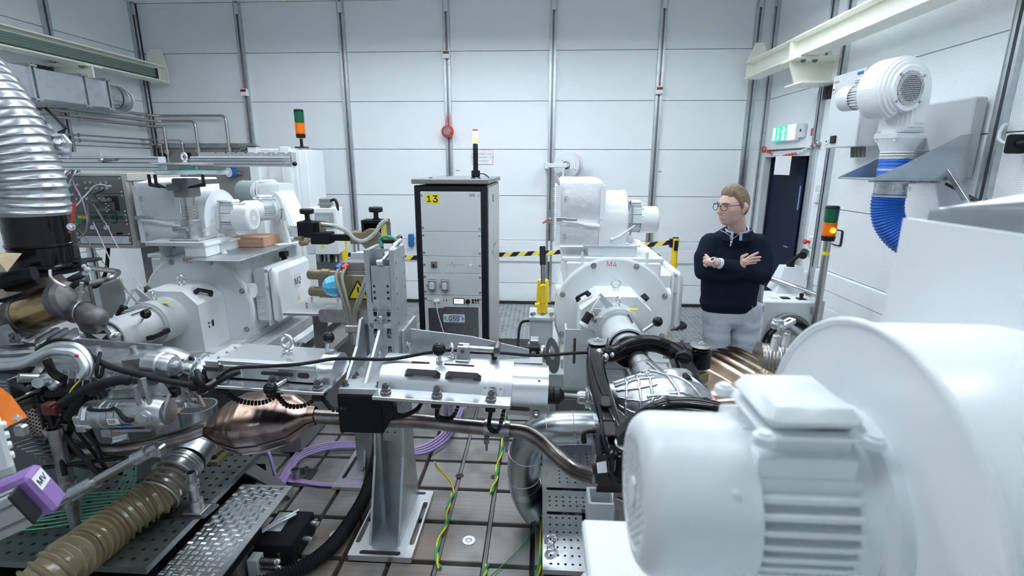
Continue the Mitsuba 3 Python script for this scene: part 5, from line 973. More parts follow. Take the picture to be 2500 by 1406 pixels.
P(t, 'slot_rim', J(ext(stadium(0, -.03, .006, .03, .022).difference(stadium(0, -.03, .006, .03, .017)), .006, V((0.251, 1.769, 1.036)), (1, 0, 0), (.12, .9, -.0))), GLOSSB); P(t, 'oval_slot', ext(stadium(0, -.03, .006, .03, .018), .003, V((0.251, 1.769, 1.036)), (1, 0, 0), (.12, .9, 0)), SLOT, False)
P(t, 'slot_rim', ext(rrect(-.026, -.055, .026, .055, .01).difference(rrect(-.020, -.048, .020, .048, .008)), .006, V((0.246, 1.578, 1.028)), (1, 0, 0), (.1, .9, 0)), GLOSSB); P(t, 'square_slot', ext(rrect(-.020, -.048, .020, .048, .008), .003, V((0.246, 1.578, 1.028)), (1, 0, 0), (.1, .9, 0)), SLOT, False)
rear = [(0.257, 2.321, 1.01), (0.366, 2.33, 1.018), (0.451, 2.33, 1.062), (0.538, 2.33, 1.072), (0.617, 2.33, 1.049), (0.68, 2.3, 1.016)]
P(t, 'rear_member', sweep(spline(rear, 8), rbar(.07, .075, .025)), GLOSSB, 40)
for dz, dy in ((.03, -.034), (.012, -.04)): P(t, 'pressed_rib', rod([V(p) + (0, dy, dz) for p in rear[1:5]], .006, 8), GLOSSB)
right = [(0.679, 2.371, 1.01), (0.661, 2.175, 1), (0.646, 1.972, 0.985), (0.651, 1.823, 0.97), (0.705, 1.691, 0.96)]
P(t, 'right_member', sweep(spline(right, 8), rbar(.085, .095, .022)), GLOSSB, 40)
front = [(0.309, 1.594, 0.97), (0.339, 1.55, 1.065), (0.393, 1.52, 1.128), (0.457, 1.52, 1.142), (0.548, 1.52, 1.135), (0.698, 1.5, 1.098)]
P(t, 'front_member', sweep(spline(front, 8), rbar(.065, .07, .025)), GLOSSB, 40)
for dz, dy in ((.03, -.03), (.012, -.036)): P(t, 'pressed_rib', rod([V(p) + (0, dy, dz) for p in front[1:5]], .005, 8), GLOSSB)
def mount(t, p, s=1.0, top=ALUR):
    k = P(t, 'rubber_mount', lathe([(0, -.11), (.05, -.11), (.05, -.035), (.042, -.03), (.046, -.022), (.04, -.016), (.046, -.008), (0, -.006)], p, (0, 0, 1), 32), GLOSSB)
    P(k, 'top_disc', lathe([(0, .006), (.02, .006), (.022, .002), (.05, .0), (.052, -.003), (.05, -.006), (0, -.006)], p, (0, 0, 1), 36), top); P(k, 'centre_bolt', bolt(V(p) + (0, 0, .005), (0, 0, 1), .010, .012), ALUR)
for x, y in ((1459, 833), (1712, 842), (1541, 1080)): pass
mount(t, (0.288, 2.377, 1.06), top=STEEL); mount(t, (0.783, 2.357, 1.06), top=STEEL); mount(t, (0.296, 1.457, 1.05)); mount(t, (.80, 1.44, 1.05))
bx = V((0.263, 1.553, 0.93))
P(t, 'corner_bracket', J(hull(*[bx + V(x, y, z) for x in (-.07, .05) for y, z in ((-.06, .05), (.08, .07), (-.07, -.05), (.05, -.06))]), hull(*[bx + V(x, y, z) for x in (-.06, .06) for y, z in ((-.065, -.04), (-.03, -.11), (.02, -.05))])), GLOSSB, False)
P(t, 'bracket_hole', J(lathe([(.034, 0), (.044, 0), (.044, .012), (.034, .012)], bx + V(.012, -.066, -.005), (.25, -1, .35), 24, True), lathe([(0, .001), (.036, .001)], bx + V(.012, -.066, -.005), (.25, -1, .35), 20)), GLOSSB)
P(t, 'white_label', ext([(-.016, -.03), (.016, -.03), (.016, .03), (-.016, .03)], .001, bx + V(-.052, -.063, .02), (1, -.0, 0.15), (-.1, .25, 1)), PAPER, False)
P(t, 'arm_bracket', J(bb(.70, .712, 2.30, 2.42, .93, 1.06), cyl((.69, 2.34, 1.035), (.80, 2.34, 1.035), .009, n=12)), GLOSSB, False); P(t, 'arm_bolt', bolt((.70, 2.335, 1.03), (-1, -.3, 0), .012, .012), ALUR)
P(t, 'bush', J(cyl((0.657, 2.2, 1.043), (0.697, 2.3, 1.021), .035, n=24), tor((0.657, 2.2, 1.043), (.2, 1, 0), .032, .006, 24, 8)), BLACK); P(t, 'bush', J(cyl((0.559, 1.62, 1.088), (0.599, 1.7, 1.065), .03, n=24), tor((0.559, 1.62, 1.088), (.4, 1, 0), .027, .006, 24, 8)), BLACK)
P(t, 'link_arm', hull(*[V((0.326, 1.5, 1.085)) + V(x, y, z) for x in (-.02, .02) for y in (-.02, .03) for z in (-.03, .03)], *[V((0.28, 1.46, 1.055)) + V(x, y, z) for x in (-.03, .03) for y in (-.02, .03) for z in (-.04, .02)]), GLOSSB, False)
P(t, 'arm_bolt', J(bolt((0.338, 1.42, 1.129), (-.6, -1, .1), .016, .014), cyl((0.338, 1.42, 1.129), (0.417, 1.5, 1.095), .010, n=12)), STEEL)
P(t, 'hook', J(bent([(0.198, 1.6, 1.006), (0.168, 1.58, 1.015), (0.157, 1.58, 1.004), (0.158, 1.58, 0.991)], .007, .012), cyl((0.157, 1.58, 0.997), (0.161, 1.58, 0.973), .010, n=10)), BLACK)
P(t, 'cable_ties', J(rod([(0.328, 2.3, 1.105), (0.31, 2.25, 1.071), (0.3, 2.25, 1.034)], .003, 6), rod([(0.426, 2.3, 1.08), (0.395, 2.28, 1.058), (0.381, 2.3, 1.079)], .003, 6)), BLACK)
P(t, 'foil_wrap', J(sph((0.285, 2.28, 1.035), .022, 1), sph((0.312, 2.25, 1.027), .02, 1), sph((0.344, 2.25, 1.04), .012, 1)), FOIL, False)
for nm, p, ln in (('table_support', ((0.316, 1.555, 0.86)), .5), ('table_support', ((0.784, 2.374, 0.93)), .6)):
    p = V(p); k = thing('table_support', 'brass-coloured screw jack with hex nuts under the ' + ('front' if ln == .5 else 'rear right') + ' subframe mount', 'jack', 'screw jacks')
    P(k, 'spindle', cyl(p + V(0, 0, -.10), p + V(0, 0, .06), .026, n=24), TAPEG); P(k, 'hex_nut', lathe([(0, 0), (.048, 0), (.052, .006), (.052, .045), (.048, .05), (0, .05)], p + V(0, 0, -.06), (0, 0, 1), 6), TAPEG, False); P(k, 'hex_nut', lathe([(0, 0), (.048, 0), (.052, .006), (.052, .045), (.048, .05), (0, .05)], p + V(0, 0, -.115), (0, 0, 1), 6), STEEL, False)
    P(k, 'column', cyl((p[0], p[1], .30 if p[1] > 2.1 else 0.0), p + V(0, 0, -.115), .042, n=28), STEEL)
# differential
t = thing('differential', 'silver cast rear axle differential with ribs inside the black subframe', 'differential')
dm = blob([[((.24, 1.985, .945), .05), ((.34, 1.96, .95), .075), ((.44, 1.92, .95), .125)], [((.44, 1.92, .95), .125), ((.53, 1.88, .955), .135)], [((.53, 1.88, .955), .135), ((.60, 1.90, .955), .11), ((.66, 1.80, .94), .06)],
           [((.50, 1.90, .97), .11), ((.475, 2.13, 1.00), .062)], [((.55, 1.88, .96), .10), ((.545, 1.66, .965), .066)], [((.56, 2.02, 1.0), .07), ((.62, 2.05, 1.02), .04)]], 28)
dmesh = smoothed(dm, .012, 10); P(t, 'housing', dmesh, CAST, True)
from scipy.spatial import cKDTree
dtree = cKDTree(dmesh.vertices)
def snap(pts, lift=.002): c = spline([V(p) for p in pts], 10); i = dtree.query(c)[1]; q = np.array(dmesh.vertices)[i] * .55 + .45 * c; i = dtree.query(q)[1]; q = np.array(dmesh.vertices)[i] + np.array(dmesh.vertex_normals)[i] * lift; return [q[0]] + [(q[k - 1] + q[k] + q[k + 1]) / 3 for k in range(1, len(q) - 1)] + [q[-1]]
def hug(pts, r=.0055): P(t, 'rib', rod(snap(pts), r, 8, sm=False), CAST, True)
for k, (x, r) in enumerate(((.36, .092), (.40, .118), (.44, .136))):
    hug([(x, 1.945 - .012 * k + r * math.cos(a), .95 + r * math.sin(a)) for a in np.linspace(.3, 3.6, 9)])
for k, (y, r) in enumerate(((1.775, .093), (1.735, .083), (1.695, .076), (1.80, .105))):
    hug([(.545 + r * math.cos(a), y, .963 + r * math.sin(a)) for a in np.linspace(-.2, 3.4, 9)], .006)
for y_, z_ in ((2.02, 1.03), (1.985, 1.06), (1.95, 1.07), (1.91, 1.075), (1.86, 1.06), (1.82, 1.02), (1.79, .97), (1.78, .92)): hug([(.31, y_ * .6 + .79, z_ * .5 + .49), (.38, y_, z_), (.46, y_ - .01, z_ + .02)], .0045)
for p_ in ([(.46, 2.0, 1.06), (.52, 1.93, 1.10), (.60, 1.84, 1.06), (.65, 1.80, 1.0)], [(.475, 2.09, 1.06), (.50, 1.96, 1.092), (.53, 1.80, 1.07), (.545, 1.69, 1.035)], [(.42, 1.82, 1.04), (.49, 1.79, 1.06), (.55, 1.78, 1.06), (.62, 1.80, 1.03)], [(.40, 1.80, .98), (.47, 1.75, 1.0), (.52, 1.70, 1.02)]): hug(p_, .007)
cv = [(.575, 2.06, 1.035), (.60, 2.02, 1.045), (.645, 1.92, 1.03), (.69, 1.80, .99), (.725, 1.70, .95)]
P(t, 'cover_flange', sweep(spline(cv, 8), rbar(.05, .02, .006)), CAST, 40)
P(t, 'red_print', ext(rrect(-.058, -.013, .058, .013, .005), .0012, V(.683, 1.832, 1.0145), (.40, -.90, -.30), (.85, .40, .08)), CLOTHR, False); P(t, 'print_text', text('096.9453', .013, V(.683, 1.832, 1.0165), (-.40, .90, .30), (-.85, -.40, -.08), .0005), PAPER, False)
for p in ((.585, 2.05, 1.05), (.66, 1.89, 1.028)): P(t, 'paper_tag', ext([(-.016, -.016), (.016, -.016), (.016, .016), (-.016, .016)], .001, V(p), (1, 0, 0), (0, 1, 0)), PAPER, False)
P(t, 'breather', J(cyl((.615, 1.925, 1.05), (.60, 1.93, 1.075), .010, n=10), cyl((.60, 1.93, 1.07), (.585, 1.92, 1.085), .013, n=10)), BLACK)
for a in range(7):
    b = a * .9; P(t, 'housing_bolt', bolt((.555 + .09 * math.cos(b), 2.06 - .05 * math.sin(b), .99 + .07 * math.sin(b)), (-.2, .9, .4), .007, .012), ALUR)
P(t, 'rear_output', lathe([(.05, 0), (.055, .01), (.05, .02), (.057, .035), (.05, .045), (.056, .06), (.045, .07), (.02, .075)], (.475, 2.15, 1.0), (-.02, 1, .02), 32), DSTEEL)
P(t, 'front_output', lathe([(.05, 0), (.055, .01), (.048, .03), (.04, .06), (.0, .06)], (.545, 1.655, .965), (0, -1, 0), 32), STEEL)
P(t, 'drain_pipe', J(pipe((0.332, 1.55, 1.024), (0.303, 1.5, 1.077), .026, .004, 24), rod([(0.308, 1.62, 0.938), (0.326, 1.58, 0.986), (0.33, 1.54, 1.033)], .024, 16)), CAST)
S('drive_shaft', J(cyl((.475, 2.2, 1.0), (.462, 2.62, .99), .028, n=24), lathe([(.028, 0), (.05, .02), (.05, .07), (.028, .08)], (.475, 2.22, 1.0), (0, 1, 0), 30)), DSTEEL, 'dark drive shaft between the differential and the M4 machine', 'shaft')
# rear silencer and flexible pipe at the right
muffler('muffler', 'copper coloured pressed steel muffler beside the person, behind the white motor', COPPER, (0.728, 2.35, 0.753), (1.353, 2.75, 0.776), (-.25, -.35, 1), .26, .13, ([0, .1, .25, .5, .75, 1], [.3, .55, .95, 1, .95, .6], [.3, .6, .95, 1, .95, .6]), (.42, .52, .62, .72))
S('muffler_neck', J(cyl((0.728, 2.35, 0.753), (0.835, 2.4, 0.799), .045, n=24), tor((0.746, 2.36, 0.765), (1, .3, .3), .045, .006, 24, 8)), HEAT, 'short dark pipe neck of the copper muffler', 'pipe')
t = thing('flexible_pipe', 'ribbed steel flexible exhaust pipe with an open end behind the white terminal box', 'pipe')
P(t, 'ribbed_tube', hose([(1.171, 2.62, 0.89), (1.338, 2.6, 0.879), (1.53, 2.56, 0.861), (1.85, 2.5, .80)], .092, .018, .005, 36), STAIN); P(t, 'dark_inside', lathe([(0, 0), (.085, 0)], V((1.18, 2.62, 0.885)), (-1, .05, .1), 24), SLOT, False)
P(t, 'band', tor((1.36, 2.6, 0.875), (1, -.05, -.1), .097, .004, 30, 8), ALUR); P(t, 'tag', bb(1.33, 1.41, 2.485, 2.49, .86, .93, .006), LGREY, False)

# ---------------------------------------------------------------- engine, gearbox and exhaust on the left
t = thing('gearbox', 'ribbed silver aluminium gearbox left of the flat-topped shaft guard', 'gearbox')
def qbox(a, b, c, d, h):                                    # prism over a quad (x, y, z) x 4, h deep downwards
    return hull(*[V(p) for p in (a, b, c, d)], *[V(p) - (0, 0, h) for p in (a, b, c, d)])
P(t, 'main_case', hull((-2.12, 1.93, 1.085), (-1.70, 1.93, 1.065), (-2.14, 2.10, 1.09), (-1.74, 2.10, 1.07), (-2.08, 1.90, 1.0), (-1.70, 1.90, .99), (-2.08, 1.96, .87), (-1.72, 1.96, .87), (-2.1, 2.2, .95), (-1.7, 2.2, .95)), CAST, False)
P(t, 'upper_ridge', hull((-2.17, 2.10, 1.115), (-2.16, 2.115, 1.115), (-1.735, 2.10, 1.09), (-1.735, 2.115, 1.09), (-2.17, 2.10, 1.05), (-1.735, 2.1, 1.03), (-1.735, 2.115, 1.03), (-2.16, 2.115, 1.05)), CAST, False)
P(t, 'lower_pan', hull((-2.05, 1.93, .90), (-1.72, 1.93, .90), (-2.02, 1.95, .82), (-1.74, 1.95, .82), (-2.05, 2.15, .90), (-1.72, 2.15, .85)), CAST, False)
P(t, 'oil_boss', cyl((-1.99, 2.03, 1.08), (-1.99, 2.03, 1.103), .022, n=20), CAST); P(t, 'oil_boss', cyl((-1.83, 2.06, 1.07), (-1.83, 2.055, 1.10), .014, n=16), CAST)
P(t, 'side_rail', hull((-2.09, 1.915, 1.074), (-1.69, 1.915, 1.052), (-2.09, 1.90, 1.074), (-1.69, 1.90, 1.052), (-2.09, 1.915, 1.066), (-1.69, 1.915, 1.044), (-2.09, 1.90, 1.066), (-1.69, 1.90, 1.044)), CAST, False)
for z in (1.028, .985): P(t, 'side_rail', bb(-2.06, -1.70, 1.866, 1.91, z - .005, z + .004), CAST, False)
for k in range(11):
    x = -2.05 + k * .033; P(t, 'side_rib', hull(*[(x + dx, y, z) for dx in (0, .006) for y, z in ((1.885, 1.06 - k * .002), (1.862, .99), (1.885, .93), (1.93, .99), (1.93, .93))]), CAST, False)
for k in range(6): P(t, 'case_bolt', bolt((-2.0 + k * .055, 1.93, .905), (0, -.8, .6), .009, .014), STEEL)
for k in range(6):
    x = -2.02 + k * .052; P(t, 'pan_web', hull(*[(x + dx + e, y, z) for dx in (0, .006) for y, z, e in ((1.925, .95, 0), (1.90, .90, .02), (1.92, .85, .02), (1.95, .9, 0))]), CAST, False)
P(t, 'end_case', hull((-1.73, 1.88, 1.10), (-1.65, 1.88, 1.09), (-1.73, 2.12, 1.08), (-1.64, 2.10, 1.08), (-1.71, 1.86, .98), (-1.64, 1.86, .98), (-1.69, 1.88, .80), (-1.62, 1.90, .80), (-1.69, 2.1, .8), (-1.62, 2.1, .82)), CAST, False)
P(t, 'case_pipe', J(cyl((-1.70, 1.865, .80), (-1.69, 1.85, 1.05), .012, n=12), cyl((-1.655, 1.855, .80), (-1.66, 1.85, 1.0), .009, n=12), cyl((-1.73, 1.84, .872), (-1.60, 1.84, .872), .010, n=12), cyl((-1.75, 1.86, .985), (-1.72, 1.86, 1.02), .02, n=16)), CAST)
P(t, 'shift_actuator', J(lathe([(0, 0), (.052, 0), (.054, .008), (.054, .06), (.048, .066), (.048, .10), (.04, .112), (.022, .116), (.022, .135), (.015, .14), (0, .14)], (-1.60, 1.86, 1.10), (1, -.05, -.02), 36), hull((-1.70, 1.84, 1.12), (-1.60, 1.82, 1.14), (-1.70, 1.84, 1.05), (-1.60, 1.82, 1.05), (-1.70, 1.90, 1.12), (-1.60, 1.90, 1.14), (-1.70, 1.90, 1.05), (-1.60, 1.9, 1.05))), CAST, 40)
tc = blob([[((-1.62, 1.97, 1.03), .10), ((-1.52, 1.96, 1.025), .075), ((-1.45, 1.96, 1.022), .068)], [((-1.64, 1.95, .92), .08), ((-1.56, 1.93, .95), .06)]], 24)
P(t, 'transfer_case', smoothed(tc, .02, 5), CAST, True)
P(t, 'output_flange', lathe([(0, -.05), (.088, -.045), (.092, -.02), (.092, 0), (.085, .004), (.062, .006), (.062, .03), (.0, .03)], (-1.445, 1.96, 1.02), (1, -.03, -.04), 44), BSTEEL)
P(t, 'shaft_seal', lathe([(0, .03), (.058, .03), (.058, .042), (.05, .05), (.03, .052), (.026, .075), (.026, .09), (0, .09)], (-1.445, 1.96, 1.02), (1, -.03, -.04), 36), GLOSSB)
for k in range(8):
    a = k * .785 + .3; P(t, 'flange_bolt', bolt((-1.443, 1.96 + .077 * math.cos(a), 1.02 + .077 * math.sin(a)), (1, 0, -.04), .007, .008), STEEL)
for k in range(4): P(t, 'case_stub', cyl((-1.60 + k * .03, 1.93, 1.10 - .005 * k), (-1.59 + k * .03, 1.92, 1.125 - .006 * k), .008, n=10), CAST)
P(t, 'sensor_plug', J(bb(-1.535, -1.485, 1.83, 1.87, .965, 1.0, .006), bb(-1.51, -1.47, 1.84, 1.87, 1.045, 1.06, .004), cyl((-1.47, 1.92, 1.085), (-1.46, 1.92, 1.115), .009, n=10)), BLACK)
S('gearbox_stand', J(bb(-2.10, -1.95, 2.22, 2.42, .05, .85, .01)), DGREY, 'dark grey stand below the silver gearbox', 'stand', sm=False)
t = thing('electric_unit', 'silver cylindrical electric unit with paper and blue labels below the gearbox', 'electric unit')
fr_ = (-1.80, 1.75, .925); frame(fr_, unit((.35, -.0, .022)))
P(t, 'body', lathe([(0, 0), (.045, 0), (.055, .01), (.055, .06), (.058, .065), (.058, .09), (.055, .095), (.056, .25), (.064, .265), (.064, .31), (.05, .34), (0, .345)], (0, 0, 0), (1, 0, 0), 48), CAST)
P(t, 'top_web', J(hull((.07, .02, .05), (.32, .02, .06), (.12, .0, .10), (.30, 0, .11), (.12, .04, .10), (.30, .05, .11), (.07, .06, .04), (.32, .06, .04)), cyl((.26, -.03, .05), (.26, -.04, .13), .012, n=12), cyl((.30, -.03, .05), (.30, -.035, .16), .010, n=12)), CAST, 40)
P(t, 'connector_block', J(bb(-.02, .02, -.05, .0, -.055, -.02, .004), bb(-.03, .0, -.045, .01, -.03, .012, .006)), CAST)
P(t, 'side_boss', J(lathe([(0, 0), (.03, 0), (.03, .012), (.018, .014), (.018, .02), (0, .02)], (.29, -.06, .01), (.2, -1, 0), 24), *[box((.06, .004, .006), (.27, -.064, -.02 + .02 * k)) for k in range(3)]), CAST)
def onc(x, a, r): return V(x, -r * math.cos(a), r * math.sin(a))
def lab(name, x, a, w, h, m): return P(t, name, ext([(-w / 2, -h / 2), (w / 2, -h / 2), (w / 2, h / 2), (-w / 2, h / 2)], .0012, onc(x, a, .0568), (1, 0, 0), (0, math.sin(a), math.cos(a))), m, False)
lab('paper_label', .035, .45, .016, .045, PAPER); lab('paper_label', .155, -.12, .05, .026, PAPER); lab('paper_label', .02, -.55, .055, .022, PAPER)
k = lab('blue_label', .185, -.62, .055, .018, BLUEP); P(k, 'lettering', text('TBA-7705', .010, onc(.185, -.62, .0585), (1, 0, 0), (0, math.sin(-.62), math.cos(-.62)), .0004), PAPER, False)
for k in range(3): P(t, 'print_line', ext([(-.014, -.001), (.014, -.001), (.014, .001), (-.014, .001)], .0004, onc(.15, -.12 + .1 * (k - 1), .0585), (1, 0, 0), (0, 0, 1)), INK, False)
for k in range(3): P(t, 'body_rib', sweep([onc(.09 + k * .033, a, .057) for a in np.linspace(-.6, 1.4, 16)], circ(.0025, 6)), CAST)
P(t, 'band', rod([(.30, -.02, -.062), (.33, -.03, -.03), (.35, -.02, .03), (.36, .0, .08)], .006, 8), CAST); P(t, 'lower_bracket', J(bb(.09, .26, -.02, .02, -.075, -.062, .003), bb(.06, .10, -.03, .03, -.09, -.055, .003)), CAST)
P(t, 'black_loop', rod([(.06, -.04, .05), (.07, -.055, .045), (.14, -.05, .04), (.17, -.05, .045), (.20, -.06, .01), (.24, -.07, -.0), (.28, -.05, .03)], .006, 8), RUBBER)
world()
t = thing('finned_module', 'square aluminium module with fins radiating from its centre beside the electric unit', 'module')
hs = V(-1.525, 1.93, .905); hu, hv = unit((1, 0, .03)), unit((-.1, -.35, 1)); hn = np.cross(hu, hv); hn = hn if hn[1] < 0 else -hn
P(t, 'plate', ext([(-.068, -.042), (.068, -.042), (.068, .042), (-.068, .042)], .012, hs - np.cross(hu, hv) * .012, hu, hv), CAST, False)
for k in range(26):
    a = k * 2 * math.pi / 26; d = hu * math.cos(a) + hv * math.sin(a); L_ = min(.066 / max(abs(math.cos(a)), 1e-6), .04 / max(abs(math.sin(a)), 1e-6)); P(t, 'fin', rod([hs + np.cross(hu, hv) * .002 + d * .008, hs + np.cross(hu, hv) * .003 + d * L_], .0022, 5), ALU)
for a, b in ((-.062, .036), (.062, .036), (.062, -.036), (.05, .005)): P(t, 'red_clip', box((.006, .004, .008), hs + hu * a + hv * b + np.cross(hu, hv) * .004), RED, False)
P(t, 'paper_label', ext([(-.012, -.01), (.012, -.01), (.012, .01), (-.012, .01)], .001, hs + hu * .048 + hv * .012 + np.cross(hu, hv) * .004, hu, hv), PAPER, False)
# engine block: dark body with pipes and hoses
t = thing('engine', 'dark engine block at the left edge, behind the silver pipes and the orange sheet', 'engine')
P(t, 'block', hull((-3.0, 1.75, 1.0), (-2.2, 1.86, 1.03), (-3.0, 2.25, 1.1), (-2.15, 2.15, 1.08), (-3.0, 1.9, .78), (-2.2, 2.0, .78), (-3.0, 2.3, .7), (-2.2, 2.15, .75)), MATB, False)
P(t, 'bell_housing', J(hull((-2.32, 2.0, 1.13), (-2.14, 2.02, 1.11), (-2.30, 2.14, 1.15), (-2.13, 2.14, 1.12), (-2.32, 1.9, 1.02), (-2.15, 1.92, 1.02), (-2.3, 2.15, .9), (-2.15, 2.15, .9))), CAST, False)
for k in range(5): P(t, 'cast_web', hull(*[(-2.34 + k * .045 + dx, y, z) for dx in (0, .02) for y, z in ((2.0 + .01 * k, 1.14), (2.12, 1.16), (2.0, 1.11), (2.12, 1.12))]), CAST, False)
P(t, 'rocker_cover', hull((-3.0, 2.1, 1.40), (-2.45, 2.1, 1.38), (-3.0, 2.5, 1.40), (-2.5, 2.4, 1.38), (-3.0, 2.1, 1.28), (-2.45, 2.1, 1.28), (-3.0, 2.5, 1.25), (-2.5, 2.4, 1.25)), MATB, False)
P(t, 'fin_cooler', bb(-2.28, -2.17, 1.80, 1.86, .95, 1.04, .003), DSTEEL, False)
for k in range(6): P(t, 'cooler_fin', bb(-2.282, -2.168, 1.795, 1.80, .955 + k * .015, .962 + k * .015), STEEL, False)
P(t, 'coolant_flange', J(sph((-2.06, 1.86, 1.02), .032, 2), cyl((-2.06, 1.86, 1.02), (-2.04, 1.80, 1.03), .022, n=16), cyl((-2.09, 1.85, 1.03), (-2.12, 1.80, 1.05), .02, n=16), sph((-2.02, 1.85, 1.0), .026, 2)), CAST)
P(t, 'red_plug', J(bb(-2.015, -1.955, 1.76, 1.80, .905, .945, .006), bb(-2.0, -1.96, 1.75, 1.79, .94, .96, .005)), mat('dark_red_plug', (.12, .025, .022), .45))
for i, pts in enumerate(([(-2.161, 1.75, 1.116), (-2.02, 1.75, 1.131), (-1.943, 1.75, 1.171), (-1.891, 1.75, 1.193), (-1.807, 1.76, 1.184), (-1.773, 1.75, 1.147), (-1.76, 1.74, 1.117), (-1.78, 1.73, 1.092)], [(-2.205, 1.79, 1.121), (-2.045, 1.79, 1.132), (-1.957, 1.8, 1.183), (-1.91, 1.8, 1.198), (-1.834, 1.8, 1.194), (-1.795, 1.79, 1.156), (-1.778, 1.78, 1.108), (-1.791, 1.76, 1.073)])):
    P(t, 'coolant_pipe', bent(pts, .0165, .05, 18), ALUR)
P(t, 'red_mark', sph((-1.786, 1.74, 1.179), .007, 1), RED)
P(t, 'wrapped_hose', rod([(-2.311, 1.9, 1.115), (-2.24, 1.92, 1.116), (-2.175, 1.95, 1.112)], .03, 14), FOIL, False)
for pts, r in (([(-1.903, 1.75, 0.968), (-1.774, 1.72, 1.039), (-1.665, 1.7, 1.081), (-1.597, 1.72, 1.094), (-1.597, 1.74, 1.079)], .019), ([(-1.977, 1.8, 1.13), (-1.941, 1.78, 1.086), (-1.882, 1.76, 1.07)], .016), ([(-1.936, 1.8, 0.878), (-1.895, 1.8, 0.944), (-1.906, 1.82, 1.025)], .022), ([(-1.951, 1.85, 0.812), (-1.942, 1.9, 0.902), (-1.924, 1.92, 0.989)], .014), ([(-2.056, 1.85, 0.961), (-1.954, 1.84, 0.968), (-1.916, 1.84, 0.895)], .02), ([(-2.125, 2.05, 1.373), (-2.041, 2.05, 1.411), (-2.037, 2.1, 1.428), (-2.056, 2.12, 1.471)], .016), ([(-2.042, 2, 1.359), (-1.997, 2.02, 1.4), (-1.979, 2.05, 1.394)], .012), ([(-2.332, 2, 1.4), (-2.25, 2, 1.428), (-2.185, 2.02, 1.437)], .03)):
    P(t, 'black_hose', rod(pts, r, 12), RUBBER)
P(t, 'dark_lines', J([rod([V((-2.22, 1.8, 0.744)) + V(.018, 0, -.011) * k, V((-2.171, 1.86, 0.744)) + V(.014, 0, -.017) * k, V((-2.174, 1.98, 0.66)) + V(.01, 0, -.008) * k], .006, 6) for k in range(8)]), DSTEEL, kind='stuff')
rg = np.random.default_rng(11)
P(t, 'small_fittings', J([cyl(V(-2.15 + .35 * rg.random(), 1.80 + .08 * rg.random(), .55 + .42 * rg.random()), V(-2.15 + .35 * rg.random(), 1.86 + .1 * rg.random(), .55 + .42 * rg.random()), .006 + .01 * rg.random(), n=8) for _ in range(16)]), BLACK, kind='stuff')
P(t, 'support_frame', bb(-2.9, -2.3, 2.15, 2.35, .0, .78, .01), DGREY, False)
S('cable_harness', rod([(-2.031, 1.82, 1.159), (-1.999, 1.84, 1.188), (-1.933, 1.85, 1.195), (-1.877, 1.85, 1.17), (-1.813, 1.83, 1.136), (-1.721, 1.8, 1.114), (-1.623, 1.79, 1.091), (-1.516, 1.78, 1.074), (-1.433, 1.8, 1.046), (-1.364, 1.82, 1.028)], .012, 10), RUBBER, 'thick black cable harness drooping across the front of the gearbox', 'cable')
for i, (o, r) in enumerate(((0, .006), (5, .005), (-5, .005))): cable([V(p) + V(0, 0, -.0018 * o) for p in ((-2.003, 1.8, 1.168), (-1.944, 1.81, 1.205), (-1.878, 1.82, 1.198), (-1.807, 1.81, 1.162))], r, RUBBER, '%s of three thin black wires beside the start of the harness' % ('middle', 'lowest', 'topmost')[i])
cable([(-1.364, 1.82, 1.028), (-1.35, 1.82, 1.011), (-1.307, 1.8, 1.034), (-1.251, 1.8, 1.071), (-1.193, 1.82, 1.093)], .009, RUBBER, 'black cable leading from the output flange plug up to the shaft guard'); S('cable_knot', J(sph((-1.368, 1.82, 1.058), .022, 2), sph((-1.397, 1.83, 1.026), .025, 2), sph((-1.358, 1.82, 1.014), .018, 2), rod([(-1.387, 1.84, 1.085), (-1.349, 1.8, 1.059), (-1.341, 1.81, 1.023)], .01, 8)), RUBBER, 'black taped cable knot at the gearbox output flange', 'cable')
cable([(-1.773, 1.83, 1.159), (-1.757, 1.79, 1.122), (-1.759, 1.78, 1.082), (-1.743, 1.78, 1.078), (-1.744, 1.8, 1.11)], .007, RUBBER, 'short black cable loop hanging in front of the gearbox ribs')
cable([(-1.813, 1.76, 1.067), (-1.826, 1.74, 1.046), (-1.848, 1.74, 1.019), (-1.886, 1.75, 0.969)], .0035, YEL, 'thin yellow and green wire by the red plug'); cable([(-1.825, 1.75, 1.054), (-1.843, 1.74, 1.028), (-1.867, 1.75, 0.969)], .0035, BLUEGRN, 'thin green wire below the red plug')
# catalytic converter
t = thing('catalytic_converter', 'large gold and grey heat-tinted catalytic converter below the black drum', 'catalytic converter')
ca, cb2 = V((-2.255, 2, 1.25)), V((-2.038, 2, 1.326)); cd = unit(cb2 - ca); Lc = np.linalg.norm(cb2 - ca)
P(t, 'body', lathe([(0, 0), (.079, 0), (.081, .01), (.081, Lc - .01), (.079, Lc), (0, Lc)], ca, cd, 48), mat('gold_tint', pt(lambda p, n, uv: mikit.mix((.50, .36, .19), (.20, .13, .09), mikit.smoothstep(.45, .7, mikit.fbm(p.x * 9, p.y * 9, p.z * 14)))), .24, 1.0))
P(t, 'inlet_dome', lathe([(0, -.13), (.03, -.125), (.06, -.10), (.08, -.06), (.086, -.02), (.086, .02), (.082, .025)], ca, cd, 44), GREYHOT)
P(t, 'outlet_band', lathe([(.081, Lc - .03), (.086, Lc - .025), (.087, Lc + .01), (.075, Lc + .03), (.045, Lc + .045), (0, Lc + .045)], ca, cd, 44), GREYHOT)
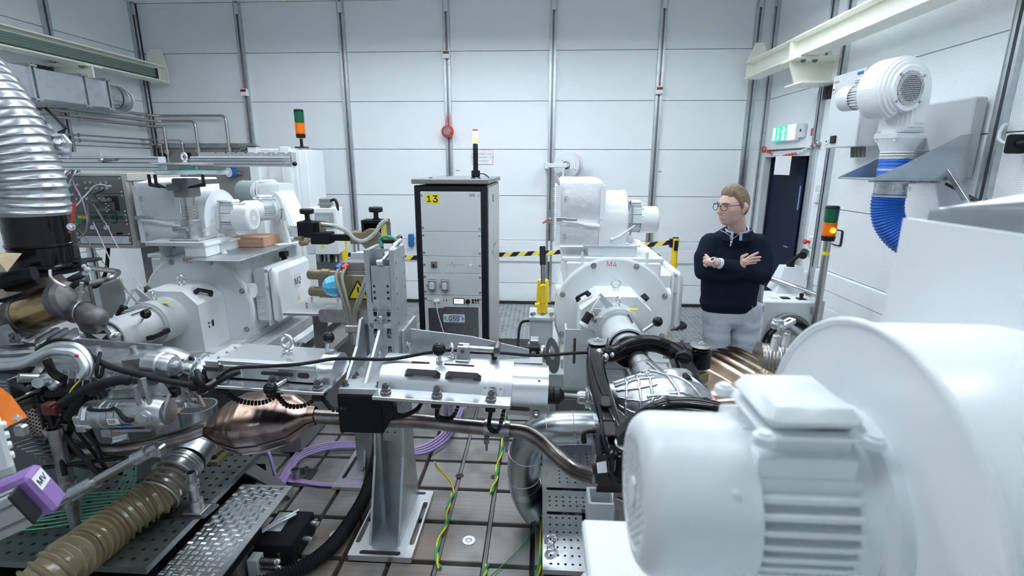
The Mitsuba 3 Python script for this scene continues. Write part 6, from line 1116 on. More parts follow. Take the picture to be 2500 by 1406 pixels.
P(t, 'outlet_elbow', rod([(-2.004, 1.99, 1.276), (-1.958, 1.98, 1.275), (-1.93, 1.98, 1.257), (-1.946, 2, 1.213)], .048, 24), GREYHOT, 40); P(t, 'outlet_bulb', sph((-1.923, 1.98, 1.251), .056, 3), GREYHOT); P(t, 'weld_bead', tor((-1.96, 1.98, 1.28), (1, 0, -.1), .050, .004, 28, 6), STEEL)
P(t, 'heat_shield', hull((-2.38, 2, 1.359), (-2.219, 2, 1.401), (-2.093, 2.05, 1.432), (-2.034, 2.02, 1.4), (-2.355, 1.97, 1.325), (-2.184, 1.96, 1.372), (-2.618, 2.2, 1.304), (-2.247, 2.2, 1.398)), HEAT, False)
P(t, 'oxygen_sensor', J(cyl((-1.967, 1.98, 1.311), (-1.952, 1.98, 1.371), .013, n=14), cyl((-1.953, 1.98, 1.366), (-1.939, 1.98, 1.411), .008, n=10), lathe([(0, 0), (.017, 0), (.017, .012), (0, .012)], (-1.963, 1.98, 1.329), (0, 0, 1), 6)), STEEL)
P(t, 'support_plate', hull(V((-2.2, 1.88, 1.255)), V((-2.152, 1.88, 1.166)), V((-2.261, 1.88, 1.155)), V((-2.262, 1.88, 1.236)), V((-2.223, 1.9, 1.248)), V((-2.175, 1.9, 1.159)), V((-2.285, 1.9, 1.147))), STEEL, False)
for i in range(4): P(t, 'hole_rim', lathe([(.006, 0), (.011, 0), (.011, .004), (.006, .004)], V((-2.196, 1.877, 1.181)) + V(.03 * (i % 2), 0, .022 * (i // 2)), (0, -1, 0), 12, True), DSTEEL)
P(t, 'bent_bracket', J(hull(V((-1.915, 1.97, 1.192)), V((-1.842, 1.95, 1.195)), V((-1.857, 1.93, 1.174)), V((-1.896, 1.93, 1.198)), V((-1.921, 1.975, 1.186))), hull(V((-1.887, 1.98, 1.23)), V((-1.875, 1.98, 1.234)), V((-1.816, 1.96, 1.164)), V((-1.846, 1.96, 1.16)), V((-1.902, 2, 1.223)), V((-1.842, 1.98, 1.153))), hose([(-1.809, 1.94, 1.186), (-1.778, 1.94, 1.198)], .010, .006, .003, 10, 4)), STEEL, False)
P(t, 'white_tie', rod([(-2.07, 1.98, 1.462), (-2.041, 1.95, 1.441), (-1.997, 1.93, 1.421), (-1.965, 1.93, 1.404)], .006, 6), ALU)
S('foil_bundle', J(sph((-1.98, 2.06, 1.45), .013, 1), sph((-1.993, 2.06, 1.432), .012, 1), sph((-1.992, 2.06, 1.465), .010, 1)), mat('frosted', (.42, .45, .47), .3), 'frosted clear wrapping at the end of the black hose above the converter', 'wrapping', sm=False)
# suction drum and big flexible hose
t = thing('suction_drum', 'black steel suction drum with rolled rims under the big silver hose', 'drum')
dc = (-2.31, 2.2, 1.435)
P(t, 'shell', lathe([(0, .01), (.118, .01), (.130, .0), (.140, -.004), (.142, .008), (.134, .016), (.127, .02), (.127, .095), (.131, .10), (.131, .108), (.127, .112), (.125, .25), (0, .25)], dc, (.0, .0, 1), 72), GLOSSB)
P(t, 'rim_band', lathe([(.1255, .235), (.130, .238), (.130, .252), (.127, .262), (.124, .262)], dc, (0, 0, 1), 60), mat('rim_grey', (.25, .26, .27), .3, .8)); P(t, 'side_flange', lathe([(0, 0), (.062, 0), (.062, .006), (0, .006)], (-2.17, 2.26, 1.45), (0, 0, 1), 32), BLACK)
P(t, 'lower_ring', lathe([(.10, 0), (.125, 0), (.13, .02), (.11, .03)], (-2.31, 2.2, 1.405), (0, 0, 1), 48), RUBBER)
P(t, 'side_stud', cyl((-2.45, 2.14, 1.60), (-2.48, 2.13, 1.60), .01, n=10), BLACK)
t = thing('toggle_lever', 'red toggle lever with steel bolt on the right of the black drum', 'lever')
P(t, 'lever', hull(V((-2.037, 2.12, 1.744)), V((-2.024, 2.12, 1.742)), V((-2.075, 2.12, 1.6)), V((-2.094, 2.12, 1.603)), V((-2.051, 2.135, 1.743)), V((-2.039, 2.135, 1.741)), V((-2.09, 2.135, 1.598)), V((-2.108, 2.135, 1.601))), RED, False); P(t, 'bolt', J(bolt((-2.067, 2.115, 1.631), (.4, -1, 0), .012, .022)), BSTEEL)
def stitched(ph): return np.where(ph < .16, .9, np.where(ph < .3, .2, -.35 * np.sin((ph - .3) / .7 * np.pi)))
S('ventilation_hose', hose([(-2.31, 2.2, 1.69), (-2.305, 2.2, 1.80), (-2.325, 2.2, 1.95), (-2.37, 2.2, 2.10), (-2.45, 2.2, 2.25), (-2.56, 2.19, 2.39), (-2.72, 2.17, 2.52), (-2.95, 2.15, 2.63)], .129, .034, .006, 56, 20, 8, stitched), mat('hose_silver', pt(lambda p, n, uv: mikit.mix((.55, .58, .61), (.36, .38, .41), mikit.smoothstep(.3, .7, mikit.fbm(p.x * 25, p.y * 25, p.z * 60)))), .34, .85), 'big silver wire-ribbed ventilation hose curving down into the black drum at the left edge', 'hose', sm=50)
t = thing('swivel_bracket', 'grey and black steel swivel bracket with a hex bolt behind the big silver hose', 'bracket')
P(t, 'strut', hull((-2.299, 2.3, 2.126), (-2.285, 2.3, 2.121), (-2.21, 2.3, 2.013), (-2.232, 2.3, 2.001), (-2.329, 2.33, 2.129), (-2.238, 2.33, 2.015)), ALUR, False)
P(t, 'plate', ext(Polygon([(-.045, -.03), (.03, -.06), (.045, .0), (.02, .035), (-.03, .03)]).buffer(.008), .012, V((-2.216, 2.3, 1.992)), (1, 0, 0), (0, 0, 1)), ALUR, False)
P(t, 'pivot_bolt', J(bolt((-2.208, 2.29, 1.995), (.2, -1, 0), .018, .018, 1.6)), BSTEEL)
P(t, 'top_frame', J(hull((-2.306, 2.3, 2.149), (-2.254, 2.3, 2.151), (-2.293, 2.3, 2.128), (-2.366, 2.36, 2.156), (-2.313, 2.36, 2.157), (-2.353, 2.36, 2.134)), rod([(-2.284, 2.33, 2.151), (-2.205, 2.33, 2.059)], .008, 6)), BLACK, False)
P(t, 'lower_block', hull((-2.225, 2.3, 2.042), (-2.185, 2.3, 2.053), (-2.174, 2.3, 2.06), (-2.189, 2.3, 2.035), (-2.213, 2.3, 2.026), (-2.283, 2.36, 2.046), (-2.23, 2.36, 2.064), (-2.271, 2.36, 2.029)), BLACK, False)
P(t, 'foot_edge', hull((-2.224, 2.3, 1.946), (-2.179, 2.3, 1.988), (-2.175, 2.3, 1.981), (-2.224, 2.3, 1.937), (-2.273, 2.35, 1.947), (-2.223, 2.35, 1.986)), BLACK, False)
S('cardboard_box', hull((-2.45, 1.88, 1.535), (-2.185, 1.88, 1.53), (-2.15, 1.88, 1.475), (-2.45, 1.88, 1.46), (-2.45, 2.0, 1.535), (-2.2, 2.0, 1.53), (-2.45, 2.0, 1.46)), mat('cardboard', (.42, .33, .22), .8), 'tan cardboard edge at the left picture border beside the black drum', 'box', sm=False)
t = thing('terminal_cabinet', 'small grey wall cabinet behind the catalytic converter', 'cabinet'); P(t, 'body', bb(-3.29, -3.10, 3.3, 3.5, .70, 1.07, .005), GREY, False); P(t, 'door', bb(-3.285, -3.105, 3.29, 3.3, .705, 1.065, .004), LGREY, False); P(t, 'stand', bb(-3.24, -3.15, 3.36, 3.44, 0, .70), STEEL, False)
S('bent_handrail', J(bent([(-2.92, 2.95, .6), (-2.92, 2.95, 1.17), (-2.80, 2.9, 1.175), (-2.62, 2.86, 1.22), (-2.62, 2.95, 1.245), (-2.95, 3.05, 1.25), (-2.95, 3.1, .0)], .016, .04)), STAIN, 'bent stainless handrail end behind the converter, left of the M2 flange', 'handrail')
# foil heat shields
def sheet(name, lab, pts, Y, m, dots=True, amp=.006):
    poly = Polygon([(p[0], p[2]) for p in pts]); n = 26; x0, z0, x1, z1 = poly.bounds; v, f, idx = [], [], {}
    for i in range(n):
        for j in range(n):
            x, z = x0 + (x1 - x0) * i / (n - 1), z0 + (z1 - z0) * j / (n - 1)
            if poly.buffer((x1 - x0) / n).contains(Point(x, z)):
                idx[i, j] = len(v); v.append((x, Y + .03 * math.sin((x - x0) * 18) + .02 * math.cos((z - z0) * 25) + amp * math.sin(x * 520) * math.sin(z * 520), z))
    for (i, j), a in idx.items():
        if all(q in idx for q in ((i + 1, j), (i, j + 1), (i + 1, j + 1))): f += [(a, idx[i + 1, j], idx[i + 1, j + 1]), (a, idx[i + 1, j + 1], idx[i, j + 1])]
    return S(name, trimesh.Trimesh(v, f, process=False), m, lab, 'heat shield', sm=True)
DIMP = mat('dimpled_foil', pt(lambda p, n, uv: mikit.mix((.18, .19, .20), (.66, .69, .72), _dimple(p))), .3, 1.0)
def _dimple(p):
    import drjit as dr
    a = dr.sin((p.x + p.z) * 330) * dr.sin((p.x - p.z) * 330); return mikit.smoothstep(-.2, .5, a)
sheet('heat_shield', 'dimpled silver foil heat shield standing behind the braided exhaust bellows', [(-2.237, 1.99, 0.953), (-2.186, 1.99, 0.92), (-2.143, 1.99, 0.8), (-2.043, 1.99, 0.686), (-2.124, 1.99, 0.656), (-2.2, 1.99, 0.768), (-2.257, 1.99, 0.908)], 1.99, DIMP)
sheet('heat_shield', 'lower dimpled foil sheet at the end of the braided exhaust bellows', [(-2.37, 1.99, 0.72), (-2.267, 1.99, 0.734), (-2.276, 1.99, 0.65), (-2.384, 1.99, 0.646)], 1.99, DIMP)
S('rubber_mount', J(lathe([(.018, 0), (.026, 0), (.026, .05), (.018, .05)], (-1.756, 1.85, 0.78), (-.7, -1, .1), 24, True)), ALUR, 'small round aluminium mount with red rubber below the electric unit', 'mount'); S('rubber_core', lathe([(0, .004), (.018, .004), (.018, .02), (0, .02)], (-1.756, 1.85, 0.78), (-.7, -1, .1), 24), mat('red_rubber', (.40, .07, .06), .5), 'red rubber core inside the small round mount', 'rubber')

# ---------------------------------------------------------------- cabinet 13 in the middle
t = thing('test_cabinet', 'tall black-framed cabinet with grey front panels and a yellow number 13, on castors', 'cabinet')
cx0, cx1, cy, cz0, cz1 = -1.0, -.425, 4.0, .10, 1.745
P(t, 'body', bb(cx0 + .02, cx1, cy + .03, cy + 1.08, cz0, cz1, .004), DGREY, False)
P(t, 'side_panel', bb(cx1 - .002, cx1 + .006, cy + .07, cy + 1.06, cz0 + .02, cz1 - .02, .002), mat('side_grey', (.42, .43, .43), .4), False)
for nm, m in (('frame_post', bb(cx0, cx0 + .045, cy - .012, cy + .05, cz0, cz1, .006)), ('frame_post', bb(cx1 - .045, cx1 + .004, cy - .012, cy + .05, cz0, cz1, .006)), ('frame_rail', bb(cx0, cx1, cy - .012, cy + .05, cz1 - .04, cz1, .006))): P(t, nm, m, BLACK, False)
tp = P(t, 'top_cover', bb(cx0 - .015, cx1 + .015, cy - .03, cy + 1.1, cz1 + .012, cz1 + .05, .006), DGREY, False)
for x in (cx0 + .1, cx1 - .1):
    for y in (cy + .15, cy + .9): P(tp, 'cover_screw', cyl((x, y, cz1 + .05), (x, y, cz1 + .06), .015, n=12), STEEL)
px0, px1 = cx0 + .048, cx1 - .05; pg = mat('panel_grey', (.58, .61, .63), .38)
zt = [cz1 - .045, cz1 - .36, cz1 - .56, cz1 - .70, cz1 - .885, cz1 - 1.34, cz0 + .02]
for i, (a, b) in enumerate(zip(zt[:-1], zt[1:])):
    p = P(t, 'front_panel', bb(px0, px1, cy - .008, cy + .01, b + .0012, a - .0012, .001), pg, False)
    for x in (px0 + .012, px1 - .012):
        for z in ((a - .03, b + .03) if a - b > .15 else ((a + b) / 2,)): P(p, 'panel_screw', lathe([(0, 0), (.010, 0), (.009, .005), (0, .007)], (x, cy - .008, z), (0, -1, 0), 10), BSTEEL)
nb = P(t, 'number_label', bb(px0 + .04, px0 + .15, cy - .0095, cy - .008, cz1 - .142, cz1 - .065), YEL, False)
for s, x in (('1', px0 + .068), ('3', px0 + .118)): P(nb, 'digit', text(s, .052 if s == '3' else .046, (x, cy - .0098, cz1 - .104), (1, 0, 0), (0, 0, 1), .0008, True), INK, False)
P(t, 'maker_plate', bb(px1 - .09, px1 - .045, cy - .009, cy - .008, cz1 - .085, cz1 - .062), INKG, False)
z = (zt[2] + zt[3]) / 2
P(t, 'main_switch', J(bb(px0 + .065, px0 + .118, cy - .014, cy - .008, z - .027, z + .027, .003), lathe([(0, 0), (.015, 0), (.013, .02), (0, .02)], (px0 + .092, cy - .014, z), (0, -1, 0), 16)), DGREY); P(t, 'switch_knob', bb(px0 + .086, px0 + .098, cy - .045, cy - .034, z - .02, z + .014, .003), BLACK)
P(t, 'printed_name', J(text('Schulz', .013, (px0 + .222, cy - .0085, z), (1, 0, 0), (0, 0, 1), .0005), text('Electronic', .013, (px0 + .29, cy - .0085, z), (1, 0, 0), (0, 0, 1), .0005)), INKG, False)
P(t, 'printed_arrow', J(ext([(-.006, 0), (.006, 0), (0, .02)], .0005, (px0 + .24, cy - .0085, z + .009), (1, 0, 0), (0, 0, 1)), ext([(-.006, 0), (.006, 0), (0, -.02)][::-1], .0005, (px0 + .256, cy - .0085, z - .009), (1, 0, 0), (0, 0, 1))), INKG, False)
P(t, 'white_button', cyl((px1 - .09, cy - .008, z), (px1 - .09, cy - .018, z), .011, n=18, b=.002), PAPER)
for x in (px0 + .04, px0 + .145):
    z2 = (zt[3] + zt[4]) / 2 - .005; so = P(t, 'socket', J(bb(x, x + .066, cy - .035, cy - .008, z2 - .048, z2 + .045, .008), bb(x + .005, x + .061, cy - .030, cy - .010, z2 + .04, z2 + .056, .004), bb(x - .016, x, cy - .03, cy - .018, z2 - .003, z2 + .010, .002)), mat('socket_grey', (.33, .345, .36), .4)); P(so, 'socket_lid', bb(x + .012, x + .052, cy - .043, cy - .034, z2 - .036, z2 + .028, .006), LGREY); P(so, 'lid_gap', bb(x + .010, x + .054, cy - .0365, cy - .034, z2 - .04, z2 + .032), BLACK, False)
    P(so, 'foot_clip', J(bb(x + .02, x + .05, cy - .028, cy - .010, z2 - .058, z2 - .046, .003)), 'mat_socket_grey')
zd = zt[4] - .05
d = P(t, 'display', bb(px0 + .24, px0 + .335, cy - .012, cy - .008, zd - .026, zd + .026, .002), INK, False); ds = P(d, 'screen', bb(px0 + .248, px0 + .327, cy - .0128, cy - .012, zd - .020, zd + .020), PAPER, False); scene[ds]['emitter'] = {'type': 'area', 'radiance': {'type': 'rgb', 'value': [.55, .72, 1.1]}}
P(d, 'screen_text', bb(px0 + .255, px0 + .305, cy - .0132, cy - .0128, zd + .003, zd + .007), INKG, False)
P(t, 'dial_knob', lathe([(0, 0), (.019, 0), (.018, .016), (0, .018)], (px0 + .362, cy - .008, zd), (0, -1, 0), 24), BLACK)
for i in range(3):
    for j in range(2):
        k = P(t, 'push_button', bb(px0 + .395 + i * .021, px0 + .411 + i * .021, cy - .011, cy - .008, zd - .016 + j * .02, zd + j * .02, .001), BLACK, False)
        if j == 0 and i: kk = P(k, 'indicator', bb(px0 + .400 + i * .021, px0 + .406 + i * .021, cy - .0118, cy - .011, zd - .011, zd - .005), RED if i == 1 else GREEN, False); scene[kk]['emitter'] = {'type': 'area', 'radiance': {'type': 'rgb', 'value': [3, .1, .1] if i == 1 else [.2, 2, .2]}}
P(t, 'plug', J(bb(px0 + .085, px0 + .125, cy - .03, cy - .008, zd - .012, zd + .014, .005), *[sph((px0 + .085 + .04 * i, cy - .024, zd + .002), .009, 1) for i in (0, 1)]), PAPER)
cable([(px0 + .105, cy - .03, zd - .012), (px0 + .12, cy - .05, zd - .1), (px0 + .17, cy - .06, zd - .28), (px0 + .21, cy - .05, zd - .42)], .004, PAPER, 'thin white cable hanging down the perforated grille of cabinet 13')
for x in (px0 + .03, px0 + .045, px0 + .06): P(t, 'port', cyl((x, cy - .008, zd), (x, cy - .010, zd), .006, n=12), INKG)
for x, m in ((px0 + .155, AMBER), (px0 + .18, GREEN)): P(t, 'led', bb(x, x + .008, cy - .0095, cy - .008, zd - .004, zd + .014), m, False)
# perforated steel grille: recess, slotted sheet
gx0, gx1, gz0, gz1 = px0 + .03, px1 - .03, zt[5] + .03, zt[4] - .10
shape = Polygon([(gx0, gz0 + .10), (gx0 + .065, gz0 + .10), (gx0 + .065, gz0), (gx1, gz0), (gx1, gz1), (gx0 + .14, gz1), (gx0 + .12, gz1 - .012), (gx0, gz1 - .012)])
P(t, 'grille_back', ext(shape, .002, (0, cy - .0082, 0), (1, 0, 0), (0, 0, 1)), DSTEEL, False)
ov = []
for i, x in enumerate(np.arange(gx0 + .006, gx1 - .004, .0105)):
    for j, z_ in enumerate(np.arange(gz0 + .008, gz1 - .006, .019)):
        zz = z_ + (.0095 if i % 2 else 0); c = Point(x, zz)
        if shape.buffer(-.004).contains(c): ov.append((x, zz))
sh2 = mikit  # sheet of slots: lens-shaped bright lands between dark slots
vs, fs = [], []
for n_, (x, zz) in enumerate(ov):
    b_ = len(vs); vs += [(x - .0035, cy - .0115, zz), (x, cy - .0115, zz - .0075), (x + .0035, cy - .0115, zz), (x, cy - .0115, zz + .0075)]; fs += [(b_, b_ + 1, b_ + 2), (b_, b_ + 2, b_ + 3)]
P(t, 'grille_lands', trimesh.Trimesh(vs, fs, process=False), ALU, False, kind='stuff')
lg = P(t, 'logo_plate', bb(px0 + .155, px0 + .335, cy - .0135, cy - .011, gz1 - .132, gz1 - .062, .001), LGREY, False)
P(lg, 'logo_letters', text('GSS', .034, (px0 + .245, cy - .0138, gz1 - .097), (1, 0, 0), (0, 0, 1), .0006, True), INK, False)
def swoosh(a0, a1, flip):
    o = [(.084 * math.cos(a), .029 * math.sin(a)) for a in np.linspace(a0, a1, 24)]; i = [(.070 * math.cos(a), .018 * math.sin(a) + .004 * flip) for a in np.linspace(a1, a0, 24)]
    return Polygon(o + i).buffer(0)
for a0, a1, f_ in ((math.radians(25 - 60), math.radians(115), 1), (math.radians(205 - 60), math.radians(295), -1)): P(lg, 'logo_arc', ext(swoosh(a0, a1, f_), .0005, (px0 + .245, cy - .0136, gz1 - .097), (1, 0, 0), (0, 0, 1)), mat('logo_blue', (.05, .33, .66), .4), False)
P(t, 'breaker', J(bb(px0 + .035, px0 + .09, cy - .016, cy - .008, gz0 + .045, gz0 + .09, .003)), PAPER, False); P(t, 'breaker_lever', J(bb(px0 + .04, px0 + .085, cy - .022, cy - .016, gz0 + .055, gz0 + .067, .002)), BLACK, False)
P(t, 'lower_badge', bb(px1 - .11, px1 - .04, cy - .0125, cy - .008, gz0 - .012, gz0 + .004), INKG, False)
P(t, 'side_latch', ext(stadium(0, -.02, 0, .02, .012), .004, (cx1 + .006, cy + .42, cz1 - .12), (0, 1, 0), (0, 0, 1)), BLACK, False); P(t, 'side_print', J(text('Schulz', .03, (cx1 + .0065, cy + .35, 1.17), (0, 1, .0), (0, 0, 1), .0006), text('Electronic', .03, (cx1 + .0065, cy + .62, 1.20), (0, 1, 0), (0, 0, 1), .0006), ext([(-.012, 0), (.012, 0), (0, .16)], .0006, (cx1 + .0065, cy + .42, 1.20), (0, 1, 0), (0, 0, 1)), ext([(-.012, 0), (0, -.14), (.012, 0)], .0006, (cx1 + .0065, cy + .5, 1.22), (0, 1, 0), (0, 0, 1))), INKG, False)
for x in (cx0 + .06, cx1 - .10):
    for y in (cy - .14, cy + .95): k = P(t, 'castor', J(cyl((x - .018, y, .055), (x + .018, y, .055), .055, n=28, b=.008), bb(x - .028, x + .028, y - .02, y + .12, .085, .105, .004)), LGREY); P(k, 'tyre', tor((x, y, .055), (1, 0, 0), .047, .012, 28, 8), DGREY)
P(t, 'base_bars', bb(cx0 + .01, cx1 - .01, cy - .2, cy + 1.1, .095, .115), DGREY, False)
bp = V(-.54, 4.22, cz1 + .05)
t = thing('signal_beacon', 'slim black signal column with lit white and amber lenses on top of cabinet 13', 'beacon', 'signal beacons')
P(t, 'base', lathe([(.04, 0), (.042, .004), (.03, .012), (.036, .02), (.036, .062), (.02, .065), (0, .065)], bp, (0, 0, 1), 28), BLACK); P(t, 'column', cyl(bp + V(0, 0, .06), bp + V(0, 0, .235), .0205, n=24), BLACK)
P(t, 'dark_lens', cyl(bp + V(0, 0, .235), bp + V(0, 0, .275), .0205, n=24), mat('dark_green', (.01, .04, .03), .2))
for z0_, z1_, e in ((.275, .32, [4.2, 1.7, .35]), (.32, .372, [5.0, 3.2, 3.3])): k = P(t, 'lit_lens', cyl(bp + V(0, 0, z0_), bp + V(0, 0, z1_), .0205, n=24), AMBER if e[2] < 1 else PAPER); scene[k]['emitter'] = {'type': 'area', 'radiance': {'type': 'rgb', 'value': e}}
P(t, 'cap', cyl(bp + V(0, 0, .372), bp + V(0, 0, .385), .0208, n=24, b=.003), mat('cap_red', (.30, .03, .06), .3)); P(t, 'cable', rod([bp + V(.03, 0, .04), bp + V(.08, .0, .03), bp + V(.115, -.04, .0), bp + V(.11, -.1, -.015)], .004, 8), RUBBER)
t = thing('wall_outlets', 'pair of blue sockets on the back wall left of cabinet 13', 'socket')
for x in (-1.66, -1.545): P(t, 'blue_socket', J(bb(x - .03, x + .03, 6.33, 6.41, .88, 1.04, .006), cyl((x, 6.32, .93), (x, 6.36, .94), .03, n=18)), BLUEP)

# ---------------------------------------------------------------- things on the right wall
t = thing('door_1', 'dark blue door leaf in the doorway under the exit sign', 'door'); labels[t] = {'label': 'dark blue door standing in the doorway under the exit sign', 'kind': 'structure', 'category': 'room'}
P(t, 'leaf', bb(2.70, 2.75, 5.50, 6.29, PZ, 2.0, .004), DOORB, False); P(t, 'handle', J(cyl((2.69, 5.56, 1.05), (2.66, 5.56, 1.05), .01, n=10), cyl((2.66, 5.56, 1.05), (2.66, 5.66, 1.05), .009, n=10)), STEEL)
P(t, 'window_strip', bb(2.698, 2.702, 5.53, 5.555, 1.45, 1.70), mat('pale_blue', (.20, .28, .45), .3), False)
P(wr, 'door_frame', J(bb(2.60, 2.68, 5.125, 5.19, PZ, 2.05, .003), bb(2.60, 2.68, 6.27, 6.36, PZ, 2.05, .003), bb(2.60, 2.68, 5.12, 6.36, 2.0, 2.06, .003)), LGREY, False)
P(wr, 'corridor', J(bb(3.6, 3.7, 4.5, 6.6, 0, 2.5), bb(2.77, 3.6, 4.5, 4.6, 0, 2.5), bb(2.77, 3.6, 6.45, 6.55, 0, 2.5), bb(2.77, 3.7, 4.5, 6.6, 2.4, 2.5), bb(2.77, 3.7, 4.5, 6.6, 0, .1)), NAVYW, False)
t = thing('exit_sign', 'lit green and white emergency exit sign with a running man and arrow above the doorway', 'exit sign')
ex = lambda m: m
P(t, 'housing', bb(2.555, 2.61, 5.50, 6.04, 2.155, 2.325, .01), WHITE2); P(t, 'side_box', bb(2.58, 2.615, 5.40, 5.50, 2.18, 2.31, .004), LGREY, False); P(t, 'key_hole', cyl((2.58, 5.45, 2.25), (2.576, 5.45, 2.25), .014, n=12), BLACK)
gk = P(t, 'green_panel', bb(2.552, 2.556, 5.68, 6.03, 2.165, 2.315), mat('exit_green', (.02, .40, .22), .4), False); scene[gk]['emitter'] = {'type': 'area', 'radiance': {'type': 'rgb', 'value': [.02, .46, .26]}}
wk = P(t, 'white_panel', bb(2.552, 2.556, 5.51, 5.675, 2.165, 2.315), PAPER, False); scene[wk]['emitter'] = {'type': 'area', 'radiance': {'type': 'rgb', 'value': [1.15, 1.2, 1.2]}}
def sgn(poly, nm):   # a: along the wall towards the camera, b: up
    k = P(t, nm, ext(poly, .0015, (2.551, 6.02, 2.24), (0, -1, 0), (0, 0, 1)), PAPER, False); scene[k]['emitter'] = {'type': 'area', 'radiance': {'type': 'rgb', 'value': [1.0, 1.05, 1.02]}}
sgn(sbox(.015, -.065, .075, .065), 'door_mark'); sgn(Polygon([(.135, .06), (.15, .06), (.15, -.03), (.165, -.03), (.1425, -.065), (.12, -.03), (.135, -.03)]), 'arrow')
man_ = union_all([Point(.265, .052).buffer(.014), LineString([(.255, .035), (.262, .0)]).buffer(.014), LineString([(.262, .0), (.238, -.03), (.245, -.062)]).buffer(.008), LineString([(.265, .0), (.29, -.02), (.275, -.058), (.30, -.06)]).buffer(.008), LineString([(.252, .032), (.225, .012), (.21, .018)]).buffer(.007), LineString([(.26, .032), (.285, .02), (.295, .04)]).buffer(.007)])
sgn(man_, 'running_man')
S('red_tag', bb(2.612, 2.618, 5.24, 5.31, 2.19, 2.26), RED, 'small red square label right of the exit sign', 'label', sm=False)
cp = spline([(2.58, 6.26, 2.085), (2.575, 6.05, 2.04), (2.57, 5.78, 2.012), (2.57, 5.45, 2.03), (2.575, 5.14, 2.10)], 8); L_ = np.concatenate([[0], np.cumsum(np.linalg.norm(np.diff(cp, axis=0), axis=1))])
t = thing('chain', 'red and white plastic chain slung across the doorway below the exit sign', 'chain'); n_ = int(L_[-1] / .034)
for i in range(n_):
    s_ = (i + .5) * .034; p = V(*[np.interp(s_, L_, cp[:, q]) for q in range(3)]); q = V(*[np.interp(s_ + .01, L_, cp[:, q_]) for q_ in range(3)]); d_ = unit(q - p); up_ = unit(np.cross(d_, (1, 0, 0))) if i % 2 else V(1, 0, 0)
    ring = [p + d_ * .021 * math.cos(a) + up_ * .011 * math.sin(a) for a in np.linspace(0, 2 * math.pi, 14)[:-1]]
    P(t, 'link', sweep(ring, circ(.0042, 6), closed=True), RED if (i // 8) % 2 == 0 else PAPER)
P(t, 'hook', J(tor((2.585, 6.28, 2.09), (1, .3, 0), .03, .008, 16, 6)), RED); P(t, 'eyelet', J(tor((2.58, 5.12, 2.105), (1, 0, 0), .03, .008, 16, 6), cyl((2.58, 5.12, 2.105), (2.62, 5.12, 2.105), .02, n=12)), STEEL)
S('paper_sheet', bb(2.562, 2.565, 5.53, 5.89, 1.81, 2.005), PAPER, 'blank white sheet of paper hanging from the red and white chain', 'paper', sm=False)
def wallbox(name, lab, cat, y, z, h, w, m, d=.03):
    return S(name, bb(XR - d, XR, y - w / 2, y + w / 2, z - h / 2, z + h / 2, .004), m, lab, cat, sm=False)
wallbox('room_sign', 'small printed sign plate at the top of the white strip right of the doorway', 'sign', 5.02, 1.70, .06, .10, LGREY, .012); wallbox('card_reader', 'white rounded box under the printed sign right of the doorway', 'box', 5.02, 1.61, .09, .07, WHITE2)
t = thing('stop_button', 'red mushroom stop button on a white plate right of the doorway', 'button'); P(t, 'plate', bb(XR - .02, XR, 4.98, 5.06, 1.14, 1.24, .004), WHITE2, False); P(t, 'button', J(cyl((XR - .02, 5.02, 1.19), (XR - .05, 5.02, 1.19), .014, n=14), cyl((XR - .05, 5.02, 1.19), (XR - .075, 5.02, 1.19), .024, n=18, b=.004)), RED)
t = thing('light_switch', 'grey and white switch plate below the red stop button', 'switch'); P(t, 'plate', bb(XR - .015, XR, 4.98, 5.05, 1.03, 1.12, .003), WHITE2, False); P(t, 'rocker', bb(XR - .018, XR - .015, 4.995, 5.035, 1.045, 1.105), INKG, False)
t = thing('wall_socket', 'white round mains socket on the cable duct right of the doorway', 'socket'); P(t, 'plate', bb(XR - .075, XR - .058, 4.90, 4.98, .84, .92, .004), WHITE2, False); P(t, 'round_insert', lathe([(.026, 0), (.026, .004), (.020, .004), (.018, -.008), (0, -.008)], (XR - .075, 4.94, .88), (-1, 0, 0), 22), LGREY)
t = thing('control_plate', 'small black-rimmed control plate on the right wall behind the beacon pole', 'control plate'); P(t, 'plate', ext(rrect(-.075, -.07, .075, .07, .02), .012, (XR - .002, 4.6, 1.29), (0, -1, 0), (0, 0, 1)), BLACK, False); P(t, 'face', ext(rrect(-.064, -.06, .064, .06, .016), .014, (XR - .004, 4.6, 1.29), (0, -1, 0), (0, 0, 1)), LGREY, False); P(t, 'knob', cyl((XR - .014, 4.64, 1.31), (XR - .05, 4.64, 1.31), .02, n=16), BLACK)
# electrical cabinet
t = thing('wall_cabinet', 'grey electrical cabinet on the right wall behind the white wall blower', 'cabinet')
P(t, 'body', bb(2.37, 2.62, 4.12, 4.52, 2.05, 2.60, .005), LGREY, False); P(t, 'door', bb(2.352, 2.37, 4.10, 4.53, 2.045, 2.605, .006), mat('cab_grey', (.55, .58, .60), .4), False)
for y, z in ((4.49, 2.50), (4.49, 2.10)): k = P(t, 'lock', bb(2.345, 2.352, y - .02, y + .02, z - .025, z + .025, .003), LGREY, False); P(k, 'key_slot', cyl((2.345, y, z), (2.342, y, z), .008, n=10), BLACK)
P(t, 'black_switch', bb(2.338, 2.352, 4.36, 4.43, 2.08, 2.14, .003), BLACK, False); P(t, 'blue_badge', bb(2.349, 2.352, 4.13, 4.20, 2.565, 2.585), BLUEP, False); P(t, 'grey_badge', bb(2.349, 2.352, 4.44, 4.51, 2.55, 2.565), INKG, False)
for k in range(4): P(t, 'cable_gland', cyl((2.48, 4.2 + k * .05, 2.05), (2.49, 4.2 + k * .05, 1.97), .013, n=8), DGREY)
